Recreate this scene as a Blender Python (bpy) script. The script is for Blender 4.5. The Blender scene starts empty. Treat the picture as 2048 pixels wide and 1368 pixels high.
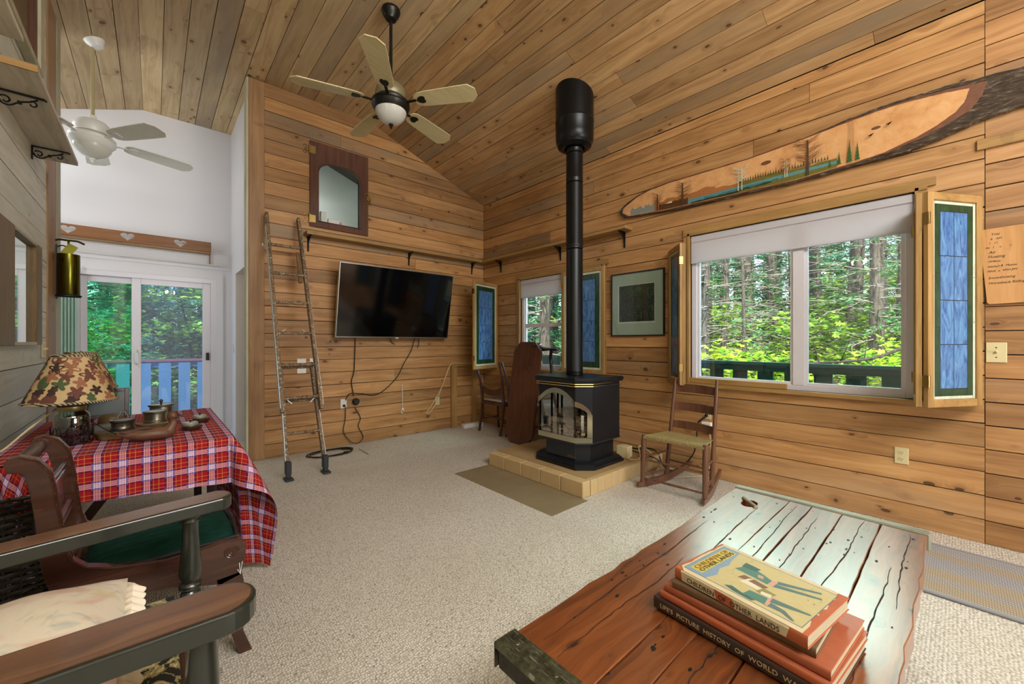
import bpy, bmesh, math, random
from mathutils import Vector, Matrix, noise as mnoise
random.seed(7)
PI = math.pi
C = bpy.context.scene.collection
scene = bpy.context.scene

# ---------------------------------------------------------------- camera, world, lights, exposure
H_EYE = 1.27
FWD = math.radians(41.8)
cam_d = bpy.data.cameras.new('camera'); cam = bpy.data.objects.new('camera', cam_d); C.objects.link(cam)
cam.location = (0, 0, H_EYE)
cam.rotation_euler = (PI/2, 0, -FWD)
cam_d.sensor_fit = 'HORIZONTAL'; cam_d.sensor_width = 36.0; cam_d.lens = 36.0*801.0/2048.0
cam_d.clip_start = 0.05; cam_d.clip_end = 300
scene.camera = cam
vs = scene.view_settings
scene.display_settings.display_device = 'sRGB'
vs.view_transform = 'Standard'; vs.look = 'None'; vs.gamma = 1.0; vs.use_curve_mapping = False
vs.exposure = 0.92
cy = scene.cycles
cy.use_denoising = True
cy.max_bounces = 7; cy.diffuse_bounces = 4; cy.glossy_bounces = 3; cy.transmission_bounces = 4
cy.transparent_max_bounces = 8; cy.caustics_reflective = False; cy.caustics_refractive = False
cy.sample_clamp_indirect = 4.0

w = bpy.data.worlds.new('sky'); scene.world = w; w.use_nodes = True
nt = w.node_tree; nt.nodes.clear()
sky = nt.nodes.new('ShaderNodeTexSky'); sky.sky_type = 'NISHITA'; sky.sun_disc = False
sky.sun_elevation = math.radians(52); sky.sun_rotation = math.radians(230); sky.altitude = 200
sky.air_density = 1.0; sky.dust_density = 1.5
bg = nt.nodes.new('ShaderNodeBackground'); bg.inputs[1].default_value = 0.5
wo = nt.nodes.new('ShaderNodeOutputWorld')
nt.links.new(sky.outputs[0], bg.inputs[0]); nt.links.new(bg.outputs[0], wo.inputs[0])

def lamp(kind, name, loc, target, energy, color, size=None, size_y=None, angle=None):
    d = bpy.data.lights.new(name, kind); d.energy = energy; d.color = color
    if kind == 'AREA':
        d.shape = 'RECTANGLE'; d.size = size; d.size_y = size_y
    if kind == 'SUN': d.angle = angle
    if kind == 'POINT': d.shadow_soft_size = size
    o = bpy.data.objects.new(name, d); C.objects.link(o); o.location = loc
    if target is not None:
        o.rotation_euler = (Vector(target)-Vector(loc)).to_track_quat('-Z', 'Y').to_euler()
    return o
# sun comes over the roof from behind the house and lights the woods from the front
lamp('SUN', 'sun', (-8, -6, 12), (0, -0.9, 0), 7.5, (1.0, 0.93, 0.8), angle=0.01)
# added fill panel under the ceiling behind the camera, no skylight there
lamp('AREA', 'rear_ceiling_fill', (1.2, -1.6, 3.95), (1.9, 2.2, 0.9), 165, (1.0, 0.99, 0.97), 2.6, 2.2)
# added low fill light in front of the rear wall, behind the camera
lamp('AREA', 'rear_low_fill', (2.6, -3.05, 1.3), (1.6, 4.0, 3.0), 55, (1.0, 0.98, 0.95), 1.8, 1.4)
# two added fill lights for the dining alcove, out of view behind the partition
lamp('AREA', 'alcove_ceiling_fill', (-1.35, 5.85, 3.5), (1.6, 5.3, 1.6), 10, (0.93, 0.97, 1.0), 0.9, 0.9)
lamp('AREA', 'alcove_side_fill', (-2.2, 4.7, 1.9), (0.9, 6.2, 2.3), 15, (0.93, 0.97, 1.0), 0.7, 1.3)
lamp('AREA', 'niche_fill', (1.40, 5.45, 3.0), (2.1, 5.75, 3.1), 1.5, (0.9, 1.0, 0.95), 0.15, 0.5)  # added fill light to brighten the inside of the niche
# added fill light over the deck, for the pale glare on the coffee table
lamp('AREA', 'deck_glare_fill', (7.4, 1.0, 4.9), (1.9, 0.7, 0.4), 300, (0.78, 1.0, 0.89), 5.0, 3.2)

# ---------------------------------------------------------------- helpers
def hx(s):
    s = s.lstrip('#'); v = [int(s[i:i+2], 16)/255 for i in (0, 2, 4)]
    return tuple((c/12.92 if c <= 0.04045 else ((c+0.055)/1.055)**2.4) for c in v) + (1,)

class NT:
    def __init__(s, name):
        s.m = bpy.data.materials.new(name); s.m.use_nodes = True
        s.t = s.m.node_tree; s.t.nodes.clear()
        s.out = s.t.nodes.new('ShaderNodeOutputMaterial')
    def n(s, typ, **k):
        nd = s.t.nodes.new('ShaderNode'+typ)
        for a, b in k.items():
            if a.startswith('i_'):
                key = a[2:]; key = int(key) if key.isdigit() else key.replace('_', ' ')
                s.set(nd.inputs[key], b)
            else: setattr(nd, a, b)
        return nd
    def set(s, inp, v):
        if hasattr(v, 'is_output') or isinstance(v, bpy.types.NodeSocket): s.t.links.new(v, inp)
        else: inp.default_value = v
    def math(s, op, a, b=0.0, c=0.0):
        nd = s.n('Math', operation=op)
        for i, x in enumerate((a, b, c)): s.set(nd.inputs[i], x)
        return nd.outputs[0]
    def vmath(s, op, a, b=(0, 0, 0)):
        nd = s.n('VectorMath', operation=op); s.set(nd.inputs[0], a); s.set(nd.inputs[1], b); return nd.outputs[0]
    def mix(s, f, a, b, mode='MIX'):
        nd = s.n('Mix', data_type='RGBA', blend_type=mode); s.set(nd.inputs[0], f); s.set(nd.inputs[6], a); s.set(nd.inputs[7], b); return nd.outputs[2]
    def ramp(s, f, stops, interp='LINEAR'):
        nd = s.n('ValToRGB'); s.set(nd.inputs[0], f); r = nd.color_ramp; r.interpolation = interp
        while len(r.elements) < len(stops): r.elements.new(0.5)
        for e, (p, c) in zip(r.elements, stops): e.position = p; e.color = c
        return nd.outputs[0]
    def obj(s): return s.n('TexCoord').outputs['Object']
    def noise(s, v, scale, detail=3, rough=0.55, dist=0.0):
        nd = s.n('TexNoise'); s.set(nd.inputs['Vector'], v); nd.inputs['Scale'].default_value = scale
        nd.inputs['Detail'].default_value = detail; nd.inputs['Roughness'].default_value = rough; nd.inputs['Distortion'].default_value = dist
        return nd.outputs[0]
    def bump(s, h, strength=0.3, dist=0.01):
        nd = s.n('Bump'); s.set(nd.inputs['Height'], h); nd.inputs['Strength'].default_value = strength; nd.inputs['Distance'].default_value = dist
        return nd.outputs[0]
    def bsdf(s, color, rough=0.5, metal=0.0, normal=None, coat=0.0, spec=None, **k):
        b = s.n('BsdfPrincipled'); s.set(b.inputs['Base Color'], color); s.set(b.inputs['Roughness'], rough)
        s.set(b.inputs['Metallic'], metal)
        if normal is not None: s.set(b.inputs['Normal'], normal)
        b.inputs['Coat Weight'].default_value = coat; b.inputs['Coat Roughness'].default_value = 0.12
        if spec is not None: b.inputs['Specular IOR Level'].default_value = spec
        for a, v in k.items(): s.set(b.inputs[a.replace('_', ' ')], v)
        s.t.links.new(b.outputs[0], s.out.inputs[0]); return b
V3 = lambda a: (a, a, a, 1)

def wood(name, light, mid, dark, grey=None, grey_amt=0.25, rough=0.5, knots=1.0, axis='X', fine=1.0, coat=0.0, var=0.35, spec=0.35, knot_gate=0.25, coat_ior=1.5, coat_rough=0.12):
    """boards: object X runs along the grain; every object gets its own piece of wood"""
    t = NT(name)
    co = t.obj()
    if axis == 'Y': co = t.n('Mapping', i_Vector=co, i_Rotation=(0, 0, PI/2)).outputs[0]
    if axis == 'Z': co = t.n('Mapping', i_Vector=co, i_Rotation=(0, PI/2, 0)).outputs[0]
    rnd = t.n('ObjectInfo').outputs['Random']
    off = t.n('CombineXYZ', i_0=t.math('MULTIPLY', rnd, 91.7), i_1=t.math('MULTIPLY', rnd, 37.3), i_2=t.math('MULTIPLY', rnd, 11.1)).outputs[0]
    p = t.vmath('ADD', co, off)
    warp = t.noise(t.vmath('MULTIPLY', p, (1.1, 3.5, 3.5)), 1.6*fine, 2)
    pw = t.vmath('ADD', p, t.n('CombineXYZ', i_1=t.math('MULTIPLY', warp, 0.09)).outputs[0])
    # knots
    kv = t.n('TexVoronoi', feature='F1'); t.set(kv.inputs['Vector'], t.vmath('MULTIPLY', pw, (5.0, 9.0, 0.0))); kv.inputs['Scale'].default_value = 1.0*fine
    gate = t.math('GREATER_THAN', t.n('SeparateColor', i_0=kv.outputs['Color']).outputs[0], knot_gate)
    size = t.math('MULTIPLY_ADD', t.n('SeparateColor', i_0=kv.outputs['Color']).outputs[1], 0.11, 0.055)
    kd = t.math('DIVIDE', kv.outputs['Distance'], size)
    kmask = t.math('MULTIPLY', t.ramp(kd, [(0.0, V3(1)), (.5, V3(.8)), (.8, V3(1)), (1.0, V3(0))]), gate)
    halo = t.math('MULTIPLY', t.ramp(t.math('MULTIPLY', kd, 0.35), [(0.25, V3(1)), (1.0, V3(0))]), gate)
    # grain lines, bent round the knots
    g = t.vmath('ADD', t.vmath('MULTIPLY', pw, (1.3, 26.0, 26.0)), t.n('CombineXYZ', i_1=t.math('MULTIPLY', halo, 1.6*knots)).outputs[0])
    gr = t.noise(g, 1.0*fine, 5, 0.6, 0.5)
    fineg = t.noise(t.vmath('MULTIPLY', p, (6.0, 170.0, 170.0)), 1.0, 2)
    blotch = t.noise(t.vmath('MULTIPLY', p, (1.2, 3.0, 3.0)), 1.5, 3)
    col = t.ramp(t.math('ADD', t.math('MULTIPLY', gr, 0.65), t.math('MULTIPLY', blotch, 0.35)), [(0.28, hx(dark)), (0.5, hx(mid)), (0.72, hx(light))])
    if grey:
        gsel = t.ramp(t.math('FRACT', t.math('MULTIPLY', rnd, 7.31)), [(1-grey_amt-0.12, V3(0)), (1-grey_amt+0.1, V3(1))])
        gm = t.math('MULTIPLY', gsel, t.ramp(t.noise(t.vmath('MULTIPLY', p, (1.0, 5., 5.)), 1.3, 3), [(.35, V3(.15)), (.65, V3(.9))]))
        col = t.mix(gm, col, hx(grey))
    val = t.math('MULTIPLY_ADD', t.math('FRACT', t.math('MULTIPLY', rnd, 13.7)), var, 1-var*0.5)
    col = t.mix(1.0, col, t.n('CombineColor', i_0=val, i_1=val, i_2=val).outputs[0], 'MULTIPLY')
    col = t.mix(t.math('MULTIPLY', fineg, 0.16), col, t.mix(1.0, col, V3(0.45), 'MULTIPLY'))
    if knots:
        col = t.mix(t.math('MULTIPLY', halo, 0.5*knots), col, hx(dark))
        col = t.mix(t.math('MULTIPLY', kmask, 0.95*knots), col, t.mix(0.75, hx(dark), hx('#20130a')))
    bmp = t.bump(t.math('ADD', gr, t.math('MULTIPLY', fineg, 0.4)), 0.18, 0.004)
    bs = t.bsdf(col, t.math('MULTIPLY_ADD', gr, 0.18, rough-0.08), normal=bmp, coat=coat, spec=spec); bs.inputs['Coat IOR'].default_value = coat_ior; bs.inputs['Coat Roughness'].default_value = coat_rough
    return t.m

def plain(name, col, rough=0.5, metal=0.0, coat=0.0, noise_amt=0.08, scale=20, bump=0.0, spec=None, bscale=None):
    t = NT(name); co = t.obj(); nz = t.noise(co, scale, 3)
    c = t.mix(t.math('MULTIPLY', nz, noise_amt*2), hx(col), t.mix(1.0, hx(col), V3(0.35), 'MULTIPLY'))
    nm = t.bump(t.noise(co, bscale or scale*3, 3), bump, 0.004) if bump else None
    t.bsdf(c, rough, metal, nm, coat, spec); return t.m

class MB:
    def __init__(s): s.v = []; s.f = []; s.mi = []; s.uv = {}; s.M = Matrix()
    def add(s, vs, fs, mi=0):
        b = len(s.v); s.v += [s.M @ Vector(q) for q in vs]
        for f in fs: s.f.append([b+i for i in f]); s.mi.append(mi)
    def box(s, x0, x1, y0, y1, z0, z1, mi=0, bev=0.0, R=None):
        """box, optionally with chamfered edges; R = 4x4 applied first"""
        old = s.M
        if R is not None: s.M = old @ R
        if bev <= 0:
            s.add([(x, y, z) for x in (x0, x1) for y in (y0, y1) for z in (z0, z1)],
                  [(0, 1, 3, 2), (4, 6, 7, 5), (0, 4, 5, 1), (2, 3, 7, 6), (0, 2, 6, 4), (1, 5, 7, 3)], mi)
        else:
            b = min(bev, (x1-x0)*.45, (y1-y0)*.45, (z1-z0)*.45)
            pts = []; idx = {}
            for ax in range(3):
                for sx in (0, 1):
                    for sy in (0, 1):
                        for sz in (0, 1):
                            p = [(x0, x1)[sx], (y0, y1)[sy], (z0, z1)[sz]]; sg = (sx, sy, sz)
                            for k in range(3):
                                if k != ax: p[k] += b*(1-2*sg[k])
                            idx[(ax, sx, sy, sz)] = len(pts); pts.append(tuple(p))
            F = []
            for ax in range(3):
                o1, o2 = [k for k in range(3) if k != ax]
                for sd in (0, 1):
                    loop = []
                    for (a, c) in ((0, 0), (1, 0), (1, 1), (0, 1)):
                        sg = [0, 0, 0]; sg[ax] = sd; sg[o1] = a; sg[o2] = c; loop.append(idx[(ax, *sg)])
                    F.append(loop)
            for ax in range(3):
                o1, o2 = [k for k in range(3) if k != ax]
                for a in (0, 1):
                    for c in (0, 1):
                        sg = [0, 0, 0]; sg[o1] = a; sg[o2] = c; s0 = list(sg); s1 = list(sg); s1[ax] = 1
                        F.append([idx[(o1, *s0)], idx[(o1, *s1)], idx[(o2, *s1)], idx[(o2, *s0)]])
            for sx in (0, 1):
                for sy in (0, 1):
                    for sz in (0, 1): F.append([idx[(0, sx, sy, sz)], idx[(1, sx, sy, sz)], idx[(2, sx, sy, sz)]])
            s.add(pts, F, mi)
        s.M = old
    def beam(s, a, b, wd, th, up=(0, 0, 1), mi=0, bev=0.0):
        """bar from a to b, wd across 'side', th along up"""
        a, b = Vector(a), Vector(b); d = b-a; L = d.length; x = d.normalized(); u = Vector(up)
        y = u.cross(x).normalized(); z = x.cross(y)
        R = Matrix(((x.x, y.x, z.x, a.x), (x.y, y.y, z.y, a.y), (x.z, y.z, z.z, a.z), (0, 0, 0, 1)))
        s.box(0, L, -wd/2, wd/2, -th/2, th/2, mi, bev, R)
    def tube(s, pts, r, n=8, mi=0, caps=True, closed=False, flat=1.0):
        pts = [Vector(p) for p in pts]; rs = r if isinstance(r, (list, tuple)) else [r]*len(pts)
        m = len(pts); rings = []
        ref = None
        for i, p in enumerate(pts):
            if closed: d = pts[(i+1) % m]-pts[i-1]
            else: d = pts[min(i+1, m-1)]-pts[max(i-1, 0)]
            if d.length < 1e-9: d = Vector((0, 0, 1))
            d.normalize()
            if ref is None:
                ref = Vector((0, 0, 1)) if abs(d.z) < 0.9 else Vector((1, 0, 0))
            a = (ref - d*ref.dot(d))
            if a.length < 1e-6: a = d.orthogonal()
            a.normalize(); ref = a; b = d.cross(a)
            rings.append([p+(a*math.cos(2*PI*k/n)*flat+b*math.sin(2*PI*k/n))*rs[i] for k in range(n)])
        vs = [q for R in rings for q in R]; F = []
        for i in range(m if closed else m-1):
            j = (i+1) % m
            for k in range(n): F.append((i*n+k, i*n+(k+1) % n, j*n+(k+1) % n, j*n+k))
        if caps and not closed:
            F.append(tuple(range(n))[::-1]); F.append(tuple((m-1)*n+k for k in range(n)))
        s.add(vs, F, mi)
    def lathe(s, prof, n=24, mi=0, center=(0, 0, 0), axis=None, cap=True):
        """prof: [(r, z)...] about a vertical axis through center; axis = 3x3/4x4 to tilt"""
        vs = []; F = []; cen = Vector(center)
        for r, z in prof:
            for k in range(n):
                q = Vector((r*math.cos(2*PI*k/n), r*math.sin(2*PI*k/n), z))
                if axis is not None: q = axis @ q
                vs.append(cen+q)
        m = len(prof)
        for i in range(m-1):
            for k in range(n): F.append((i*n+k, i*n+(k+1) % n, (i+1)*n+(k+1) % n, (i+1)*n+k))
        if cap:
            if prof[0][0] > 1e-5: F.append(tuple(range(n))[::-1])
            if prof[-1][0] > 1e-5: F.append(tuple((m-1)*n+k for k in range(n)))
        s.add(vs, F, mi)
    def prism(s, poly, o, u, v, n, th, mi=0):
        """convex or concave outline poly [(a,b)] in the plane o+a*u+b*v, thickness th along n (one ngon each side)"""
        o, u, v, n = Vector(o), Vector(u), Vector(v), Vector(n)
        k = len(poly); A = [o+u*a+v*b for a, b in poly]; B = [q+n*th for q in A]
        F = [tuple(range(k))[::-1], tuple(range(k, 2*k))]
        for i in range(k): F.append((i, (i+1) % k, k+(i+1) % k, k+i))
        s.add(A+B, F, mi)
    def build(s, name, mats, parent=None, origin=None, smooth=False, kind=None, uvs=None):
        me = bpy.data.meshes.new(name)
        base = W.get(parent.name, Vector((0, 0, 0))) if parent is not None else Vector(origin or (0, 0, 0))
        me.from_pydata([q-base for q in s.v], [], s.f)
        if not isinstance(mats, (list, tuple)): mats = [mats]
        for m in mats: me.materials.append(m)
        if len(mats) > 1: me.polygons.foreach_set('material_index', s.mi)
        bm = bmesh.new(); bm.from_mesh(me); bmesh.ops.recalc_face_normals(bm, faces=bm.faces); bm.to_mesh(me); bm.free()
        if uvs is not None:
            lay = me.uv_layers.new(name='uv')
            for lp in me.loops: lay.data[lp.index].uv = uvs[lp.vertex_index]
        me.polygons.foreach_set('use_smooth', [smooth]*len(me.polygons))
        me.update()
        o = bpy.data.objects.new(name, me); C.objects.link(o)
        if smooth: shade_auto(me)
        if parent is not None: o.parent = parent; W[o.name] = base
        else: o.location = base; W[o.name] = base
        if kind: o['kind'] = kind
        return o
W = {}
def shade_auto(me, ang=0.6):
    bm = bmesh.new(); bm.from_mesh(me)
    for e in bm.edges:
        if len(e.link_faces) == 2 and e.calc_face_angle(0) > ang: e.smooth = False
    bm.to_mesh(me); bm.free()

def thing(name, label, cat, loc, group=None):
    o = bpy.data.objects.new(name, None); C.objects.link(o); o.location = loc; o.empty_display_size = 0.1
    W[o.name] = Vector(loc); o['label'] = label; o['category'] = cat
    if group: o['group'] = group
    return o
def tag(o, label, cat, group=None):
    o['label'] = label; o['category'] = cat
    if group: o['group'] = group
    return o
def kids(o): return [c for c in ALLK.get(o.name, [])]
ALLK = {}
def copy_tree(src, loc=None, rotz=None, label=None, group=None, parent=None, scale=None):
    """copy a thing, its parts and sub-parts (mesh data shared)"""
    c = src.copy(); C.objects.link(c); W[c.name] = Vector(loc) if loc is not None else W.get(src.name, Vector())
    if parent is not None: c.parent = parent
    if loc is not None: c.location = loc
    if rotz is not None: c.rotation_euler = (0, 0, rotz)
    if scale is not None: c.scale = (scale,)*3 if not isinstance(scale, tuple) else scale
    if label: c['label'] = label
    if group: c['group'] = group
    for ch in [k for k in bpy.data.objects if k.parent == src and k is not c]: copy_tree(ch, parent=c)
    return c

def curve_mesh(loops, depth=0.0, bevel=0.0, text=None, size=0.1, align='LEFT', spacing=1.0):
    """2D outline(s) with holes, or lettering, filled and extruded; returns (verts, faces) in the XY plane, z from -depth/2"""
    if text is None:
        cu = bpy.data.curves.new('tmp', 'CURVE'); cu.dimensions = '2D'; cu.fill_mode = 'BOTH'
        for lp in loops:
            sp = cu.splines.new('POLY'); sp.points.add(len(lp)-1)
            for p, (a, b) in zip(sp.points, lp): p.co = (a, b, 0, 1)
            sp.use_cyclic_u = True
    else:
        cu = bpy.data.curves.new('tmp', 'FONT'); cu.body = text; cu.size = size; cu.align_x = align; cu.resolution_u = 3
        cu.space_character = spacing
    cu.extrude = depth/2; cu.bevel_depth = bevel
    o = bpy.data.objects.new('tmp', cu)
    me = bpy.data.meshes.new_from_object(o)
    vs = [v.co.copy() for v in me.vertices]; fs = [tuple(p.vertices) for p in me.polygons]
    bpy.data.objects.remove(o); bpy.data.curves.remove(cu); bpy.data.meshes.remove(me)
    return vs, fs
def frame(o, x, y, z):
    x, y, z = Vector(x), Vector(y), Vector(z)
    return Matrix(((x.x, y.x, z.x, o[0]), (x.y, y.y, z.y, o[1]), (x.z, y.z, z.z, o[2]), (0, 0, 0, 1)))
def plate(mb, loops, fr, depth, mi=0, **k):
    vs, fs = curve_mesh(loops, depth, **k); mb.add([fr @ v for v in vs], fs, mi)
def bez(pts, n=8):
    """Catmull-Rom through pts"""
    P = [Vector(p) for p in pts]; out = []
    for i in range(len(P)-1):
        p0 = P[max(i-1, 0)]; p1 = P[i]; p2 = P[i+1]; p3 = P[min(i+2, len(P)-1)]
        for k in range(n):
            t = k/n; out.append(0.5*((2*p1)+(p2-p0)*t+(2*p0-5*p1+4*p2-p3)*t*t+(3*p1-p0-3*p2+p3)*t**3))
    out.append(P[-1]); return out

# ---------------------------------------------------------------- materials
M_wall = wood('cedar_boards', '#c79d69', '#ae8150', '#7f5936', '#8f7f68', 0.18, 0.5, var=0.5)
M_wall_d = wood('cedar_boards_reddish', '#bb9162', '#a3774a', '#785234', '#85705a', 0.15, 0.48, var=0.45)
M_ceil_lit = wood('ceiling_cedar_lit', '#dcc69c', '#cab084', '#a0825c', '#ab9a82', 0.22, 0.5, var=0.4)
M_ceil_dim = wood('ceiling_cedar_dim', '#d0ae7e', '#bb9566', '#8f6c47', '#9d8a6e', 0.25, 0.5, var=0.42)  # same boards as above; the dimmer light on this slope is in the colour
M_left = wood('pickled_boards', '#e0dfd0', '#d2d0be', '#a5a390', '#c0c2b4', 0.4, 0.5, knots=0.6, var=0.2)
M_grey = wood('weathered_shelf_board', '#d8d0bd', '#c7bda9', '#948973', None, 0, 0.6, axis='Y', knots=0.8, var=0.1)
M_trim = wood('fir_trim', '#b8935c', '#a27e4a', '#7d5f36', None, 0, 0.4, knots=0.2, var=0.1)
M_trimY = wood('fir_trim_y', '#b8935c', '#a27e4a', '#7d5f36', None, 0, 0.4, knots=0.2, var=0.1, axis='Y')
M_trimZ = wood('fir_trim_z', '#b8935c', '#a27e4a', '#7d5f36', None, 0, 0.4, knots=0.25, var=0.1, axis='Z')
M_post = wood('cedar_post', '#b68f64', '#a07a52', '#80593a', None, 0, 0.5, axis='Z', knots=0.9, var=0.05)
M_pine = wood('pine_door', '#d3b27a', '#c39f66', '#a37f4b', None, 0, 0.45, axis='Z', knots=0.6)
M_pale = wood('pale_casing', '#c9c3a8', '#b9b296', '#9a937a', None, 0, 0.55, axis='Z', knots=0.3)
M_mah = wood('mahogany', '#543022', '#40241a', '#281510', None, 0, 0.28, knots=0, axis='Z', coat=0.4, spec=0.5, var=0.1)
M_mahX = wood('mahogany_x', '#583427', '#43271c', '#2a1711', None, 0, 0.25, knots=0, axis='X', coat=0.4, spec=0.5, var=0.1)
M_wal = wood('walnut_top', '#6b4230', '#583526', '#402418', None, 0, 0.35, knots=0, axis='Z', coat=0.2, var=0.05)
M_rock = wood('rocker_maple', '#80563d', '#694633', '#4b3023', None, 0, 0.35, knots=0, axis='Z', coat=0.3, var=0.05)
M_arm = wood('worn_oak_arm', '#8a6442', '#6c4a32', '#472e1f', None, 0, 0.3, knots=0.2, coat=0.35, var=0.05)
M_ebony = plain('dark_green_black_wood', '#23271f', 0.28, coat=0.5, noise_amt=0.3, scale=14)
M_hatch = wood('hatch_cover_boards', '#965527', '#743c1a', '#34190c', None, 0, 0.3, knots=1.0, coat=1.0, spec=0.6, var=0.35, fine=1.7, coat_ior=2.0, coat_rough=0.26)
M_oldred = wood('old_cabinet_door', '#70452f', '#5c3826', '#41271b', None, 0, 0.5, knots=0.2, axis='Z', var=0.05)
M_decoy = wood('carved_decoy', '#75513a', '#5f4130', '#44291c', None, 0, 0.45, knots=0.2, fine=2)
M_olive = wood('old_board', '#7b6440', '#65512f', '#463720', None, 0, 0.5, knots=0.4, fine=2)
M_lad = wood('ladder_wood', '#8c6f4b', '#735738', '#4c3723', None, 0, 0.6, knots=0, axis='Z', fine=2)
M_slab = wood('slab_face', '#dcae7c', '#d09d68', '#bb8350', None, 0, 0.3, knots=0.35, axis='X', coat=0.6, fine=0.6)
def m_dark(): return plain('gap_shadow_board', '#1c140d', 0.9)
M_gap = m_dark()
M_white = plain('white_paint', '#d9d8da', 0.55, noise_amt=0.03, scale=4)
M_vinyl = plain('white_vinyl', '#d6d3d8', 0.35, noise_amt=0.02)
M_ivory = plain('ivory_plastic', '#cfc193', 0.4, noise_amt=0.02)
M_whp = plain('white_plastic', '#d9d8d2', 0.35, noise_amt=0.02)
M_black = plain('black_plastic', '#101010', 0.35, noise_amt=0.1)
M_cord = plain('black_cord', '#16130f', 0.5)
M_cordw = plain('cream_cord', '#cdbb8e', 0.55)
M_iron = plain('black_iron', '#15171a', 0.45, 0.6, noise_amt=0.2)
M_stove = plain('stove_black', '#1d2024', 0.38, 0.35, noise_amt=0.15, scale=9)
M_stoveb = plain('stove_enamel_blue_black', '#2a323c', 0.3, 0.2, noise_amt=0.12, scale=9)
M_pipe = plain('flue_black', '#191b1c', 0.32, 0.55, noise_amt=0.15, scale=6)
M_brass = plain('brass', '#b39a5e', 0.25, 1.0, noise_amt=0.1)
M_silver = plain('champagne_trim', '#cbc6ae', 0.16, 1.0, noise_amt=0.05)
M_steel = plain('brushed_steel', '#b9b9b4', 0.3, 1.0, noise_amt=0.1)
M_pewter = plain('pewter', '#a7a490', 0.33, 1.0, noise_amt=0.25, scale=30)
M_bronze = plain('antique_bronze', '#3a3a36', 0.35, 0.8, noise_amt=0.4, scale=40)
M_blade = wood('bleached_blade', '#ddd3a8', '#d2c698', '#c1b384', None, 0, 0.4, knots=0, var=0.05, fine=1.5)
M_bladew = wood('white_blade', '#f0f1e8', '#e9eade', '#dcddd0', None, 0, 0.4, knots=0, var=0.05, fine=1.5)
M_fanw = plain('white_enamel', '#eef0ec', 0.3, noise_amt=0.03)
M_tan = plain('tan_rod', '#b7aa7e', 0.5)
M_globe = plain('frosted_globe', '#d6d8cf', 0.25, noise_amt=0.02, coat=0.3)
M_tv = plain('tv_glass', '#050506', 0.09, 0.0, noise_amt=0.0, spec=0.6)
M_teal = plain('dark_green_rail_paint', '#2f6458', 0.45, noise_amt=0.2, scale=8)
M_rail_hazed = plain('rail_blue_haze_tone', '#5c87a8', 0.5, noise_amt=0.15, scale=8)  # same green rail; the blue of glass haze and sky is in the colour
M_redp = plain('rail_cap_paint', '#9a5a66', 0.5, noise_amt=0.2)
M_deck = wood('deck_boards', '#8a7a6a', '#74665a', '#544a42', None, 0, 0.7, knots=0.3)
M_tilebare = plain('bare_subfloor', '#8d7d5c', 0.75, noise_amt=0.25, scale=6, bump=0.1)
M_brick = plain('hearth_block', '#c9ad7c', 0.7, noise_amt=0.18, scale=9, bump=0.2)
M_hearth = plain('hearth_top', '#b59664', 0.65, noise_amt=0.3, scale=5, bump=0.15)
M_cork = plain('rush_seat', '#a68f55', 0.7, noise_amt=0.5, scale=60, bump=0.6)
M_rubber = plain('rubber_foot', '#2c3136', 0.6)
M_alum = plain('painted_ladder_metal', '#c9cdc8', 0.4, 0.5, noise_amt=0.35, scale=25)

def glass_mat(name, tint, mixr=0.07, rough=0.0, haze=0.0, hcol='#c8d4e6'):
    t = NT(name)
    geo = t.n('NewGeometry'); tr = t.n('BsdfTransparent', i_Color=hx(tint)); gl = t.n('BsdfGlossy', i_Color=V3(1.0), i_Roughness=rough)
    fr = t.n('Fresnel', i_IOR=1.5)
    ms = t.n('MixShader'); t.set(ms.inputs[0], t.math('MULTIPLY', t.math('ADD', t.math('MULTIPLY', fr.outputs[0], 1.5), mixr*0.3), t.math('SUBTRACT', 1.0, geo.outputs['Backfacing']))); t.t.links.new(tr.outputs[0], ms.inputs[1]); t.t.links.new(gl.outputs[0], ms.inputs[2])
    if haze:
        hz = t.n('BsdfDiffuse', i_Color=hx(hcol)); m2 = t.n('MixShader', i_0=haze); t.t.links.new(ms.outputs[0], m2.inputs[1]); t.t.links.new(hz.outputs[0], m2.inputs[2]); ms = m2  # painted haze: pale diffuse colour mixed over the clear glass
    t.t.links.new(ms.outputs[0], t.out.inputs[0]); return t.m
M_glass = glass_mat('window_glass', '#f4f8f4')
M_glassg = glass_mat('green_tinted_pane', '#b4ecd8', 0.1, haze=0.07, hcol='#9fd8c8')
M_glassb = glass_mat('haze_tinted_blue_pane', '#d4e4f6', 0.1, haze=0.14)
M_jar = glass_mat('jar_glass', '#cfd6d0', 0.3, 0.02)

def carpet_mat():
    t = NT('berber_carpet'); co = t.obj()
    p = t.n('Mapping', i_Vector=co, i_Rotation=(0, 0, 0.0), i_Scale=(105, 80, 1)).outputs[0]
    v = t.n('TexVoronoi', feature='F1'); t.set(v.inputs['Vector'], p); v.inputs['Scale'].default_value = 1.0; v.inputs['Randomness'].default_value = 0.55
    d = v.outputs['Distance']
    cell = t.n('SeparateColor', i_0=v.outputs['Color']).outputs[0]
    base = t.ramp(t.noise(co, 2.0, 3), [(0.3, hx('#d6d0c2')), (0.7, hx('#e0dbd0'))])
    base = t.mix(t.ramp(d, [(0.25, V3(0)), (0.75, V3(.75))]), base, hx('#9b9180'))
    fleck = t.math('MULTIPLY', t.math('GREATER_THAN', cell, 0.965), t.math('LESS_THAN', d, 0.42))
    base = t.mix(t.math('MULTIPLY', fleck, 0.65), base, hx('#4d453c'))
    t.bsdf(base, 0.95, normal=t.bump(t.math('SUBTRACT', 1.0, d), 0.9, 0.006), spec=0.1); return t.m
M_carpet = carpet_mat()

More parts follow.
